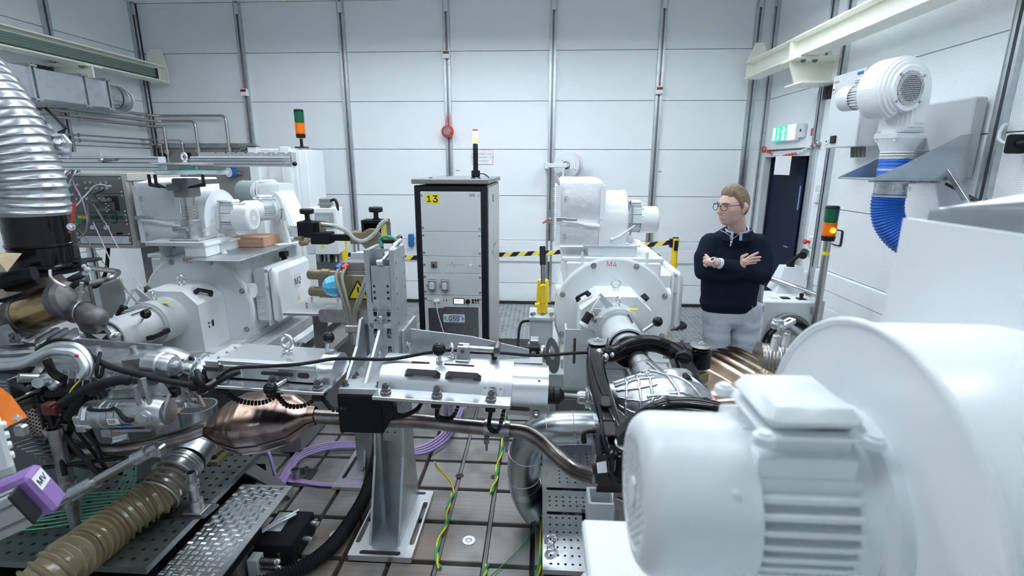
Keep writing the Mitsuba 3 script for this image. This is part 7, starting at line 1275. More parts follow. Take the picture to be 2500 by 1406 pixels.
# wall blower with blue hose
t = thing('wall_blower', 'white snail-shaped blower with wire mesh inlet on a grey bracket high on the right wall', 'blower')
w0, wa = V(2.135, 3.28, 2.335), unit((.30, -.95, 0)); frame(w0, -wa, (0, 0, 1))      # local x: away from the inlet
sp = [(( .165 + .05 * (k / 40)) * math.cos(math.radians(-70 + k * 6.2)), (.165 + .05 * (k / 40)) * math.sin(math.radians(-70 + k * 6.2))) for k in range(41)]
sn = Polygon(sp).union(sbox(-.215, -.235, -.03, .02)).buffer(.015).buffer(-.015)
P(t, 'casing', puffed(sn, .21, (0, 0, 0), (0, 1, 0), (0, 0, 1), .055), WHITE2, 40)
P(t, 'inlet_ring', lathe([(.098, -.004), (.125, -.004), (.128, 0), (.128, .012), (.098, .012)], (-.008, 0, .01), (1, 0, 0), 44, True), WHITE2)
P(t, 'inlet_dark', lathe([(0, .0), (.098, 0)], (-.003, 0, .01), (1, 0, 0), 36), SLOT, False); P(t, 'inlet_cone', lathe([(.098, -.006), (.075, -.0045)], (-.003, -.012, .01), (1, 0, 0), 36), LGREY, False)
gr_ = []
for k in np.arange(-.096, .097, .0105):
    h_ = math.sqrt(max(.100 ** 2 - k * k, 0)); gr_ += [bb(-.0145, -.0125, k - .0011, k + .0011, .01 - h_, .01 + h_), bb(-.0165, -.0145, -h_, h_, .01 + k - .0011, .01 + k + .0011)]
P(t, 'wire_mesh', J(gr_), LGREY, False, kind='stuff')
for a in (40, 140, 220, 320): P(t, 'ring_screw', bolt((-.012, .113 * math.cos(math.radians(a)), .01 + .113 * math.sin(math.radians(a))), (-1, 0, 0), .007, .008), STEEL)
motor(t, (0.0, .0), .075, .21, .36, .34, .44, detail=0, nf=7, tb=(.5, .6))
P(t, 'outlet_flange', bb(.03, .18, -.245, -.005, -.27, -.235, .006), WHITE); P(t, 'outlet_cone', lathe([(.085, 0), (.12, .075), (.0, .076)], (.105, -.125, -.345), (0, 0, 1), 36), WHITE)
for y in (-.23, -.02): 
    for x in (.045, .165): P(t, 'flange_bolt', J(bolt((x, y, -.235), (0, 0, 1), .009, .014), cyl((x, y, -.285), (x, y, -.26), .008, n=8)), WHITE)
oc = (FR[0] @ V(.105, -.125, -.345, 1))[:3]; world()
P(t, 'neck_ring', J(*[lathe([(.075, 0), (.088, .003), (.088, .012), (.075, .014)], oc + V(0, 0, -.01 - .016 * k), (0, 0, 1), 36) for k in range(3)]), WHITE)
t2 = thing('blue_sleeve', 'short blue fabric sleeve below the blower outlet', 'hose'); P(t2, 'sleeve', hose([oc + V(0, 0, -.035), oc + V(0, 0, -.10), oc + V(0, 0, -.15)], .087, .022, .0025, 36, 10), BLUE, 40)
for z in (-.045, -.115): P(t2, 'band', lathe([(.085, 0), (.090, 0), (.090, .012), (.085, .012)], oc + V(0, 0, z), (0, 0, 1), 36, True), ALUR)
t3 = thing('blower_bracket', 'grey bent sheet steel bracket with triangular cheeks carrying the wall blower', 'bracket'); sz = oc[2] - .16
P(t3, 'back_plate', bb(2.52, 2.60, 3.28, 4.05, sz, sz + .47, .01), mat('bracket_grey', (.46, .48, .50), .4), False)
P(t3, 'shelf', bb(2.0, 2.52, 3.24, 3.62, sz - .012, sz, .002), GALV, False)
for y in (3.24, 3.612): P(t3, 'cheek', ext([(2.0, sz), (2.52, sz), (2.52, sz + .26), (2.45, sz + .25), (2.18, sz + .09)], .008, (0, y + .008, 0), (1, 0, 0), (0, 0, 1)), GALV, False)
t4 = thing('blue_hose', 'blue fabric hose bending from under the blower bracket to the right', 'hose')
P(t4, 'collar', J(lathe([(.08, 0), (.088, 0), (.088, .09), (.08, .09)], oc + V(0, 0, -.275), (0, 0, 1), 36, True), lathe([(.085, 0), (.125, 0), (.125, .01), (.085, .01)], oc + V(0, 0, -.19), (0, 0, 1), 30, True)), CAST); P(t4, 'collar_text', text('NOLTE', .026, oc + V(0.01, -.089, -.225), (1, -.1, 0), (0, 0, 1), .003, True), ALUR, False)
hp_ = [oc + V(0, 0, -.26), oc + V(0, 0, -.34), oc + V(.02, -.02, -.44), oc + V(.08, -.06, -.53), oc + V(.17, -.11, -.59)]
P(t4, 'hose', hose(hp_, .089, .016, .0035, 44, 20), BLUE, 40); P(t4, 'clamp', tor(oc + V(0, 0, -.275), (0, 0, 1), .091, .004, 36, 6), LGREY)
hd = unit(hp_[-1] - hp_[-2]); P(t4, 'clamp', tor(hp_[-1] - hd * .01, hd, .096, .006, 36, 8), STEEL); P(t4, 'clamp_lug', J(sph(hp_[-1] + V(.06, -.03, .07), .013, 2), sph(hp_[-1] + V(-.08, -.05, -.03), .013, 2)), STEEL)
S('round_duct', J(cyl(hp_[-1], hp_[-1] + hd * .75, .092, n=44), tor(hp_[-1] + hd * .14, hd, .0925, .0022, 40, 6)), GALV, 'galvanised round duct continuing from the blue hose behind the white filter box', 'duct')
t5 = thing('strut_arm', 'square steel strut with gas spring bolted to a wall plate right of the blue hose', 'strut')
P(t5, 'wall_plate', J(bb(2.28, 2.42, 3.33, 3.345, 1.80, 1.95, .004), bb(2.40, 2.415, 3.27, 3.345, 1.80, 1.95, .004), bb(2.33, 2.62, 3.40, 3.415, 1.88, 2.0, .003)), GALV, False)
for x, z in ((2.36, 1.91), (2.34, 1.83)): P(t5, 'plate_bolt', bolt((x, 3.33, z), (0, -1, 0), .014, .016), DSTEEL)
P(t5, 'strut', sweep([(2.425, 3.30, 1.925), (2.46, 2.78, 1.42)], rbar(.032, .032, .004)), STEEL, False); P(t5, 'link', sweep([(2.44, 3.02, 1.665), (2.36, 3.02, 1.50)], rbar(.022, .008, .002)), STEEL, False)
P(t5, 'gas_spring', J(cyl((2.43, 3.25, 1.80), (2.47, 2.95, 1.68), .008, n=10), cyl((2.47, 3.0, 1.72), (2.50, 2.86, 1.66), .011, n=10)), BLACK); P(t5, 'pivot', J(cyl((2.40, 2.98, 1.63), (2.46, 2.97, 1.63), .016, n=14), cyl((2.41, 3.07, 1.70), (2.46, 3.06, 1.70), .014, n=14)), BSTEEL)
t6 = thing('pipe_handle', 'dark flanged fitting with a wooden grip at the right picture border', 'fitting')
P(t6, 'flange', J(ext(rrect(-.045, -.05, .045, .05, .015), .014, (2.545, 2.98, 2.02), (.9, -.3, 0), (0, 0, 1)), cyl((2.54, 2.96, 2.02), (2.575, 2.86, 2.035), .017, .022, 16)), BLACK); P(t6, 'grip', lathe([(.022, 0), (.034, .03), (.036, .06), (.03, .1), (.02, .13)], (2.575, 2.86, 2.035), (.33, -.93, .05), 20), mat('grip_brown', (.10, .045, .025), .4))
S('clear_tube', rod([(2.60, 3.12, 2.13), (2.56, 3.1, 2.12), (2.52, 3.06, 2.05), (2.54, 3.0, 2.01)], .009, 10), mat('clear_hose', (.55, .60, .63), .2), 'pale clear tube looping from the wall channel to the dark flanged fitting', 'tube')
P(wr, 'blue_poster', bb(XR - .003, XR - .0005, 2.25, 2.86, .9, 2.05), mat('pale_blue_board', (.33, .45, .60), .6), False)
# beacon on its pole and the cart behind the person
t = beacon((1.985, 3.6, 1.40), .043, .105, [(AMBER, None), (GREEN, None)], 'green over amber beacon, amber lit, on a stainless pole at the right')
P(t, 'lit_coil', cyl((1.985, 3.557, 1.475), (1.985, 3.552, 1.475), .02, n=10), AMBER); k = [q for q in scene if q.startswith(t + '__lit_coil')][-1]; scene[k]['emitter'] = {'type': 'area', 'radiance': {'type': 'rgb', 'value': [3.0, .8, .05]}}
P(t, 'pole', cyl((1.985, 3.6, .0), (1.985, 3.6, 1.40), .024, n=24), STAIN); P(t, 'yellow_band', cyl((1.985, 3.6, 1.30), (1.985, 3.6, 1.325), .0246, n=24), YEL)
t = thing('equipment_cart', 'pale grey cart with stainless tube frame and coiled black cable behind the person', 'cart')
P(t, 'body', bb(1.66, 2.06, 3.70, 4.05, .10, .93, .008), LGREY, False); P(t, 'sloped_box', hull((1.93, 4.05, 1.12), (2.08, 4.05, 1.12), (1.85, 3.95, .93), (2.08, 3.95, .93), (1.88, 4.2, .93), (2.08, 4.2, .93), (1.95, 4.18, 1.12), (2.08, 4.18, 1.12)), LGREY, False)
P(t, 'gooseneck', J(cyl((2.0, 4.1, 1.12), (2.0, 4.1, 1.15), .03, n=14), rod([(2.0, 4.1, 1.15), (2.03, 4.08, 1.20), (2.07, 4.06, 1.23)], .016, 10), cyl((2.05, 4.03, 1.22), (2.09, 4.09, 1.24), .03, n=12)), BLACK)
for pts in ([(1.60, 3.66, .0), (1.60, 3.66, 1.06)], [(2.04, 3.66, .0), (2.04, 3.66, .95)]): P(t, 'frame_tube', cyl(pts[0], pts[1], .022, n=20), STAIN)
P(t, 'handle_tube', bent([(1.52, 4.0, 1.0), (1.56, 4.1, 1.04), (1.80, 4.1, 1.04), (1.95, 3.9, 1.0), (2.03, 3.66, .985)], .02, .06, 14), STAIN)
for x in (1.63, 2.015): P(t, 'mount_lug', J(bb(x - .025, x + .025, 3.685, 3.70, .85, .90, .003), bolt((x, 3.685, .875), (0, -1, 0), .010, .012)), STEEL)
P(t, 'cable_hook', J(shell_arc(.13, 3.64, 1.85, .70)) if False else lathe([(.125, 0), (.15, 0), (.15, .05), (.125, .05)], (1.84, 3.69, .70), (0, -1, 0), 36, True), DGREY)
P(t, 'rotary_switch', J(bb(1.93, 1.99, 3.76, 3.82, .93, .936, .002), cyl((1.96, 3.79, .936), (1.96, 3.79, .965), .012, n=12), bb(1.945, 1.975, 3.785, 3.795, .955, .975, .002)), BLACK); P(t, 'black_cover', bb(1.82, 1.88, 3.78, 3.83, .93, .938, .002), BLACK, False); P(t, 'grey_plate', bb(1.74, 1.79, 3.78, 3.83, .93, .933), GREY, False)
for k, (r, z) in enumerate(((.165, .62), (.175, .60), (.185, .615), (.15, .63))): S('cable', tor((1.84, 3.665 - .012 * k, z), (.05, 1, .05), r, .008, 44, 8), RUBBER, 'ring of coiled black cable hanging on the front of the cart', 'cable', 'coiled cable rings on the cart')
cable([(1.62, 3.63, 1.10), (1.61, 3.62, 1.14), (1.585, 3.62, 1.15), (1.56, 3.66, 1.12)], .005, PAPER, 'short white cable end sticking out of the cart frame tube')
# tube with spring hangers
t = thing('hanger_tube', 'galvanised tube with a cast clamp and two coil springs above the white terminal box', 'tube')
P(t, 'tube', cyl((1.269, 2.55, 1.106), (1.62, 2.45, .86), .022, n=20), STEEL); hc = V((1.255, 2.55, 1.105))
P(t, 'clamp_plate', ext(rrect(-.055, -.022, .055, .022, .008).difference(stadium(.01, 0, .035, 0, .006)), .02, hc + V(.005, 0, .0), (.85, .4, .3), (-.4, .9, 0)), CAST); P(t, 'clamp_body', J(sph(hc + V(-.045, 0, .005), .026, 2), bb(hc[0] - .06, hc[0] - .01, hc[1] - .02, hc[1] + .02, hc[2] + .0, hc[2] + .035, .006), cyl(hc + V(.02, 0, -.01), hc + V(.02, .0, -.05), .02, n=14)), CAST)
def spring(p, q, r, n, w):
    th = np.linspace(0, n * 2 * math.pi, n * 14); a, b, d = axes(V(q) - V(p)); s_ = np.linspace(0, 1, len(th)); return sweep(V(p) + (V(q) - V(p)) * s_[:, None] + r * (np.cos(th)[:, None] * a + np.sin(th)[:, None] * b), circ(w, 6))
P(t, 'spring', spring((1.202, 2.5, 1.071), (1.192, 2.5, 0.989), .018, 14, .0028), ALUR); P(t, 'spring', spring((1.255, 2.52, 1.078), (1.258, 2.52, 1.005), .017, 14, .0028), ALUR)
P(t, 'hook', rod([(1.209, 2.5, 1.131), (1.2, 2.5, 1.07)], .004, 6), BSTEEL); P(t, 'hook', rod([(1.192, 2.5, 0.989), (1.197, 2.52, 0.917)], .003, 6), BSTEEL); P(t, 'hook', rod([(1.258, 2.52, 1.005), (1.266, 2.53, 0.95)], .003, 6), BSTEEL)
S('upright_tube', pipe((1.41, 2.2, .3), (1.41, 2.2, 1.235), .029, .004, 28), STEEL, 'open end of an upright steel tube behind the rim of the large white machine', 'tube')
S('cloth', sph((2.02, 3.3, .62), .10, 2), mat('cloth_grey', (.38, .40, .37), .9), 'bundled pale grey cloth on the ribbed flexible pipe', 'cloth')

# ---------------------------------------------------------------- the person
SKIN = mat('skin', pt(lambda p, n, uv: mikit.mix((.60, .40, .345), (.52, .32, .275), mikit.fbm(p.x * 45, p.y * 45, p.z * 45))), .45, spec=.35)
HAIR = mat('hair', pt(lambda p, n, uv: mikit.mix((.13, .088, .055), (.24, .17, .108), mikit.noise(p.x * 120, p.y * 120, p.z * 28))), .5, spec=.4)
KNIT = mat('navy_knit', pt(lambda p, n, uv: mikit.mix((.005, .0085, .019), (.009, .015, .031), mikit.noise(p.x * 300, p.y * 300, p.z * 190))), .85, spec=.15)
CHINO = mat('chino', pt(lambda p, n, uv: mikit.mix((.52, .56, .63), (.44, .48, .55), mikit.fbm(p.x * 14, p.y * 14, p.z * 8))), .8, spec=.15)
SHIRT = mat('shirt', (.50, .60, .74), .75)
t = thing('person', 'person with glasses, navy half-zip sweater and pale trousers, standing with arms crossed', 'person')
hf = unit((-.90, -.43, -.05)); hs_ = unit(np.cross((0, 0, 1.0), hf)); hu_ = np.cross(hf, hs_); HC = V((1.19, 3.25, 1.653))
def H(a, b, c): return HC + hf * a + hs_ * b + hu_ * c
sph_ = trimesh.creation.icosphere(5, 1.0); U_ = np.array(sph_.vertices)
def head_shape(U_, grow=0.0):
    a, b, c = U_[:, 0], U_[:, 1], U_[:, 2]; d = np.clip(-c, 0, 1)
    A_, B_, C_ = a * .098, b * .075 * (1 - .30 * d ** 1.6), c * .120
    A_ = np.where(a < 0, A_ * (1 - .42 * d), A_ + .012 * d * np.clip(a, 0, 1)); A_ = A_ - np.where(a > 0, .010 * np.clip(c - .2, 0, 1), 0)
    g = lambda b0, c0, sb, sc: np.exp(-((b - b0) / sb) ** 2 - ((c - c0) / sc) ** 2) * (a > 0)
    nose = np.interp(c, [-.36, -.27, -.22, -.05, .12, .22], [0, .55, 1, .62, .28, 0]) * np.exp(-(b / (.13 + .05 * (c < -.1))) ** 2) * (a > 0)
    A_ = A_ + .030 * nose - .010 * (g(.40, .12, .22, .11) + g(-.40, .12, .22, .11)) + .005 * (g(.4, .27, .3, .07) + g(-.4, .27, .3, .07)) + .003 * g(0, -.50, .25, .05) + .003 * g(0, -.60, .2, .05) - .004 * g(0, -.545, .3, .02) + .014 * g(0, -.84, .45, .16)
    B_ = B_ + .007 * np.sign(b) * np.exp(-((c + .62) / .22) ** 2 - ((a - .25) / .4) ** 2) + .004 * np.sign(b) * np.exp(-((c + .12) / .2) ** 2 - ((a - .45) / .25) ** 2)
    k = 1 + grow; return A_ * k, B_ * k, C_ * k
A_, B_, C_ = head_shape(U_); hm = trimesh.Trimesh(HC + A_[:, None] * hf + B_[:, None] * hs_ + C_[:, None] * hu_, sph_.faces, process=True)
ears = blob([[((*H(-.012, s * .074, .022),), .016), ((*H(-.020, s * .083, .006),), .017), ((*H(-.008, s * .077, -.026),), .010)] for s in (-1, 1)], 20)
nb_ = V((1.253, 3.3, 1.494))
shR, shL = V((1.09, 3.34, 1.415)), V((1.421, 3.34, 1.414)); elR, elL = V((1.048, 3.26, 1.235)), V((1.422, 3.25, 1.221))
wrL, hdL = V((1.087, 3.135, 1.321)), V((1.055, 3.18, 1.315)); mR, wrR = V((1.201, 3.19, 1.241)), V((1.252, 3.165, 1.294))
hipR, hipL = V((1.203, 3.35, 0.905)), V((1.381, 3.35, 0.908)); knR, knL = V(hipR[0] - .01, 3.31, .47), V(hipL[0] + .03, 3.31, .47); anR, anL = V(hipR[0] + .0, 3.36, .06), V(hipL[0] + .06, 3.36, .06)
fk = V((1.27, 3.15, 1.323))
fing = [[fk + V(-.01, 0, .012), V((1.291, 3.14, 1.364)), V((1.332, 3.15, 1.383))], [fk + V(0, -.004, .006), V((1.295, 3.135, 1.352)), V((1.348, 3.145, 1.356))], [fk + V(-.002, -.004, -.004), V((1.295, 3.135, 1.335)), V((1.345, 3.145, 1.339))], [fk + V(-.01, -.002, -.012), V((1.284, 3.14, 1.318)), V((1.327, 3.15, 1.322))]]
hand = [[(tuple(wrR), .024), (tuple(fk + V(-.012, 0, .004)), .018)], [(tuple(wrR), .022), (tuple(fk + V(-.008, .0, -.012)), .013)]] + [[(tuple(q[0]), .0105), (tuple(q[1]), .0088), (tuple(q[2]), .0072)] for q in fing] + [[(tuple(wrR), .014), (tuple(fk + V(-.02, .02, .03)), .011), (tuple(fk + V(.01, .025, .045)), .008)]]
handL = [[(tuple(wrL), .026), (tuple(hdL), .026)], [(tuple(hdL), .024), (tuple(hdL + V(-.005, .05, -.005)), .019)]] + [[(tuple(hdL + V(-.008, .02, .02 - .016 * k)), .010), (tuple(hdL + V(-.012, .06, .018 - .014 * k)), .009), (tuple(hdL + V(.0, .09, .015 - .012 * k)), .0075)] for k in range(4)] + [[(tuple(hdL + V(.005, .01, .015)), .011), (tuple(hdL + V(-.005, .035, .03)), .009), (tuple(hdL + V(-.005, .06, .035)), .008)]]
core = [[(tuple(H(-.03, 0, -.07)), .052), (tuple(nb_), .056)], [(tuple(nb_), .05), (tuple((shR + shL) / 2 + V(0, .03, -.10)), .075)], [(tuple(shR + V(.05, 0, -.02)), .05), (tuple(shL + V(-.05, 0, -.02)), .05)], [(tuple((shR + shL) / 2 + V(0, .01, -.12)), .085), (tuple((hipR + hipL) / 2 + V(0, 0, .08)), .08)],
        [(tuple(shR), .045), (tuple(elR), .036), (tuple(mR), .03), (tuple(wrR), .024)], [(tuple(shL), .045), (tuple(elL), .036), (tuple(wrL), .025)], [(tuple(hipR), .08), (tuple(knR), .05), (tuple(anR), .038)], [(tuple(hipL), .08), (tuple(knL), .05), (tuple(anL), .038)], [(tuple(anR + V(0, 0, -.02)), .036), (tuple(anR + V(-.03, -.14, -.03)), .028)], [(tuple(anL + V(0, 0, -.02)), .036), (tuple(anL + V(-.02, -.14, -.03)), .028)]]
bodym = blob(core + hand + handL, 24) + man(hm) + ears
P(t, 'body', tri(bodym), SKIN, 50)
# eyes, brows, mouth, hair, glasses
for s in (-1, 1):
    e = H(.076, s * .031, .013); k = P(t, 'eye', sph(e, .0125, 3), PAPER, True); P(k, 'iris', sph(e + hf * .0085 + V(0, 0, -.002), .0058, 2), mat('iris', (.05, .06, .06), .15), True)
    P(k, 'upper_lid', hull(*[H(.083 - .004 * abs(q) , s * .031 + .016 * q, .020 - .004 * q * q + dz) for q in (-1, -.5, 0, .5, 1) for dz in (0, .004)], *[H(.092 - .006 * abs(q), s * .031 + .015 * q, .0185 - .005 * q * q) for q in (-1, 0, 1)]), SKIN)
    P(t, 'eyebrow', rod([H(.096, s * .012, .027), H(.095, s * .030, .032), H(.082, s * .050, .027)], .0040, 6), HAIR)
P(t, 'mouth', rod([H(.082, -.023, -.066), H(.0935, -.009, -.0655), H(.0955, .0, -.066), H(.0935, .009, -.0655), H(.082, .023, -.066)], .0030, 8), mat('lip', (.44, .22, .21), .4))
a, b, c = U_[:, 0], U_[:, 1], U_[:, 2]
line = np.interp(a, [-1, -.75, -.35, -.12, .10, .28, .5, .8, 1], [-.42, -.50, -.40, -.12, -.05, .30, .55, .56, .56]); line = np.where((np.abs(b) < .35) & (a > .3), line + .06, line)
hh = c - line; grow = np.clip(hh / .22, 0, 1) ** .7; st_ = meshkit.noise(np.column_stack([a * 5, b * 26, c * 7]), 4) - .5
th_ = grow * (.012 + .012 * np.clip(c, 0, 1) + .012 * np.clip(a, 0, 1) * np.clip(c - .3, 0, 1)) + grow * .006 * st_
v_ = np.array(hm.vertices) if len(hm.vertices) == len(U_) else (HC + A_[:, None] * hf + B_[:, None] * hs_ + C_[:, None] * hu_)
v_ = HC + A_[:, None] * hf + B_[:, None] * hs_ + C_[:, None] * hu_; nrm = unit(1) if False else (v_ - HC) / np.linalg.norm(v_ - HC, axis=1, keepdims=True)
keep = (hh > -.03)[sph_.faces].all(1); hv = v_ + nrm * (th_ - .002)[:, None]; hmesh = trimesh.Trimesh(hv, sph_.faces[keep], process=True)
P(t, 'hair', hmesh, HAIR, 60)
FRAMEG = mat('spectacle_frame', (.035, .022, .02), .3)
for s in (-1, 1):
    gc = H(.106, s * .034, .008); u1, u2 = unit(hs_ + hf * (-.18 * s)), unit(hu_ - hf * .05); gl_ = P(t, 'glasses', sweep([gc + u1 * .0245 * math.cos(q) + u2 * .0215 * math.sin(q) for q in np.linspace(0, 2 * math.pi, 29)[:-1]], circ(.0022, 6), closed=True), FRAMEG)
    P(gl_, 'temple', rod([gc + u1 * .024 * s + u2 * .010, H(.07, s * .076, .018), H(-.005, s * .082, .020)], .0022, 6), FRAMEG)
P(t, 'glasses_bridge', rod([H(.106, -.011, .014), H(.110, 0, .017), H(.106, .011, .014)], .0022, 6), FRAMEG)
mid = (shR + shL) / 2
sw = [[(tuple(shR + V(.045, .01, -.035)), .085), (tuple(shL + V(-.045, .01, -.035)), .085)], [(tuple(mid + V(0, .01, -.02)), .085), (tuple(nb_ + V(0, .015, -.015)), .072)], [(tuple(mid + V(-.075, 0, -.13)), .115), (tuple(mid + V(.075, 0, -.13)), .115)], [(tuple(mid + V(-.07, -.005, -.30)), .113), (tuple(mid + V(.07, -.005, -.30)), .113)], [(tuple(mid + V(-.072, 0, -.41)), .103), (tuple(mid + V(.072, 0, -.41)), .103)]]
tor_ = m3d.Manifold()
def S2(ch): return [m3d.Manifold.sphere(r, 28).translate([float(x) for x in p]) for p, r in ch]
tor_ = m3d.Manifold.batch_hull(S2(sw[0]) + S2(sw[1])) + m3d.Manifold.batch_hull(S2(sw[0]) + S2(sw[2])) + m3d.Manifold.batch_hull(S2(sw[2]) + S2(sw[3])) + m3d.Manifold.batch_hull(S2(sw[3]) + S2(sw[4]))
cut = float(mid[2] - .455)
tor_ = tor_.trim_by_plane((0, 0, 1), cut)
arms = blob([[(tuple(shR + V(.02, 0, -.01)), .074), (tuple((shR + elR) / 2 + V(-.005, 0, 0)), .066), (tuple(elR), .052), (tuple(mR), .050), (tuple(mR * .35 + wrR * .65), .042)], [(tuple(shL + V(-.02, 0, -.01)), .074), (tuple((shL + elL) / 2 + V(.005, 0, 0)), .066), (tuple(elL), .054), (tuple((elL + wrL) / 2), .052), (tuple(wrL * .86 + elL * .14), .038)]], 28)
sm_ = smoothed(tor_ + arms, .016, 7); sv = np.array(sm_.vertices)
sv += np.array(sm_.vertex_normals) * (.007 * (meshkit.fbm(sv * np.array([9, 9, 16]), 3, 2) - .5) + .006 * np.exp(-((sv[:, 2] - cut - .055) / .02) ** 2) - .004 * np.exp(-((sv[:, 2] - cut - .02) / .02) ** 2))[:, None]; sm_.vertices = sv
P(t, 'sweater', sm_, KNIT, True)
P(t, 'cuff', cyl(wrL * .80 + elL * .20, wrL * .93 + elL * .07, .040, .036, 24, .006), KNIT); P(t, 'shirt_cuff', cyl(wrL * .92 + elL * .08, wrL * .97 + elL * .03, .034, .033, 24, .003), SHIRT)
wd = unit(wrL - hdL); wc = wrL * .80 + hdL * .20
w_ = P(t, 'watch', tor(wc, wd, .030, .0045, 26, 8), BSTEEL); cf = unit(V(-.15, -.8, .55) - wd * (V(-.15, -.8, .55) @ wd)); P(w_, 'watch_case', lathe([(0, 0), (.018, 0), (.019, .004), (.017, .009), (0, .009)], wc + cf * .026, cf, 26), BSTEEL); P(w_, 'watch_dial', lathe([(0, .0092), (.014, .0092), (.014, .0098), (0, .0098)], wc + cf * .026, cf, 20), INK)
def collar(h, r, lean, open_a, m, nm, z0=0.0, w=.009):
    face = math.atan2(-.90, -.35); an = np.linspace(face + open_a, face + 2 * math.pi - open_a, 30); v, f = [], []
    for q in an:
        d = V(math.cos(q), math.sin(q), 0); k = (1 + math.cos(q - face)) / 2; base = nb_ + V(-.004, -.004, z0 - .035 * k) + d * r * (1 + .25 * k)
        v += [base, base + V(0, 0, h) - d * lean, base + V(0, 0, h) - d * (lean - w), base + d * w]
    n = len(an)
    for i in range(n - 1):
        for j in range(4): a0, a1 = i * 4 + j, i * 4 + (j + 1) % 4; f += [(a0, a1, a1 + 4), (a0, a1 + 4, a0 + 4)]
    f += [(0, 2, 1), (0, 3, 2), (4 * n - 4, 4 * n - 3, 4 * n - 2), (4 * n - 4, 4 * n - 2, 4 * n - 1)]
    return P(t, nm, trimesh.Trimesh(v, f, process=False), m, 40)
collar(.052, .060, .006, .25, SHIRT, 'shirt_collar', -.012); collar(.050, .078, .010, .40, KNIT, 'sweater_collar', -.018, .012)
P(t, 'zip_edge', rod([V((1.121, 3.225, 1.51)), V((1.154, 3.2, 1.493)), V((1.187, 3.195, 1.464))], .0022, 6), BSTEEL); P(t, 'zip_edge', rod([V((1.317, 3.235, 1.513)), V((1.247, 3.205, 1.501)), V((1.192, 3.195, 1.464))], .0022, 6), BSTEEL)
P(t, 'zip', rod([V((1.189, 3.195, 1.469)), V((1.185, 3.192, 1.433))], .0028, 6), BSTEEL); P(t, 'zip_pull', box((.009, .004, .035), (1.177, 3.185, 1.432), .002), BSTEEL)
tr = m3d.Manifold.batch_hull(S2([(tuple(hipR + V(-.005, 0, .11)), .095), (tuple(hipL + V(.005, 0, .11)), .095), (tuple(hipR + V(-.005, 0, .02)), .100), (tuple(hipL + V(.005, 0, .02)), .100)]))
legs = blob([[(tuple(hipR + V(0, 0, .02)), .100), (tuple(hipR * .55 + knR * .45), .086), (tuple(knR), .068), (tuple(knR * .5 + anR * .5), .064), (tuple(anR + V(0, 0, .02)), .058)], [(tuple(hipL + V(0, 0, .02)), .100), (tuple(hipL * .55 + knL * .45), .088), (tuple(knL), .069), (tuple(knL * .5 + anL * .5), .064), (tuple(anL + V(0, 0, .02)), .058)]], 28)
tm = smoothed((tr + legs).trim_by_plane((0, 0, -1), -(cut + .05)), .018, 6); tv = np.array(tm.vertices)
tv += np.array(tm.vertex_normals) * (.016 * (meshkit.fbm(tv * np.array([7, 7, 22]), 3, 5) - .5) * (.6 + (tv[:, 2] < .9)))[:, None]; tm.vertices = tv
P(t, 'trousers', tm, CHINO, True)
P(t, 'pocket_seam', rod([V((1.375, 3.245, 1.032)), V((1.383, 3.235, 0.971)), V((1.418, 3.25, 0.897))], .0015, 6), CHINO)
for q in (anR, anL): P(t, 'shoe', hull(*[q + V(x, y, z) for x, y, z in ((-.04, .05, -.058), (.04, .05, -.058), (-.045, -.12, -.058), (.045, -.12, -.058), (-.02, -.19, -.055), (.02, -.19, -.055), (-.035, .05, .02), (.035, .05, .02), (-.035, -.06, .02), (.035, -.06, .02), (-.02, -.17, -.02), (.02, -.17, -.02))]), DGREY, 40)

# ---------------------------------------------------------------- near left: perforated table, ducts, clamps
t = thing('perforated_table', 'dark grey-green perforated steel table plate in the lower left corner', 'table')
LT = .30; lp = sbox(-3.2, 1.645, -1.585, 2.63)
lp = table_holes(lp, -2.95, -1.60, 1.69, 2.62, .0555, .0555, .0095)
P(t, 'plate', ext(lp, .03, (0, 0, LT - .03)), mat('table_green', spots((.30, .34, .34), (.18, .205, .205), 8.0, .4, .7), .36, .9), False)
for x, y in ((-1.68, 2.45), (-1.68, 1.8), (-2.6, 1.8), (-2.6, 2.45)): P(t, 'table_leg', bb(x - .05, x + .05, y - .05, y + .05, 0, LT - .03, .004), MATB, False)
P(t, 'under_tray', bb(-3.1, -1.62, 1.70, 2.60, .12, .16), MATB, False); P(t, 'sloped_brace', hull((-1.60, 2.35, .27), (-1.60, 2.45, .27), (-1.45, 2.5, .01), (-1.45, 2.58, .01), (-1.58, 2.35, .27), (-1.43, 2.5, .01)), DGREY, False)
P(t, 'front_sign', bb(-2.45, -2.05, 1.60, 1.615, .15, .22, .003), LGREY, False); P(t, 'sign_text', text('ERNST', .035, (-2.16, 1.5995, .187), (1, 0, 0), (0, 0, 1), .001), INK, False)
P(t, 'slot_bracket', ext(rrect(-1.83, 2.36, -1.74, 2.52, .006).difference(stadium(-1.785, 2.40, -1.785, 2.47, .012)), .02, (0, 0, LT)), TAPEG, False); P(t, 'bracket_bolt', bolt((-1.785, 2.40, LT + .02), (0, 0, 1), .012, .014), BLACK)
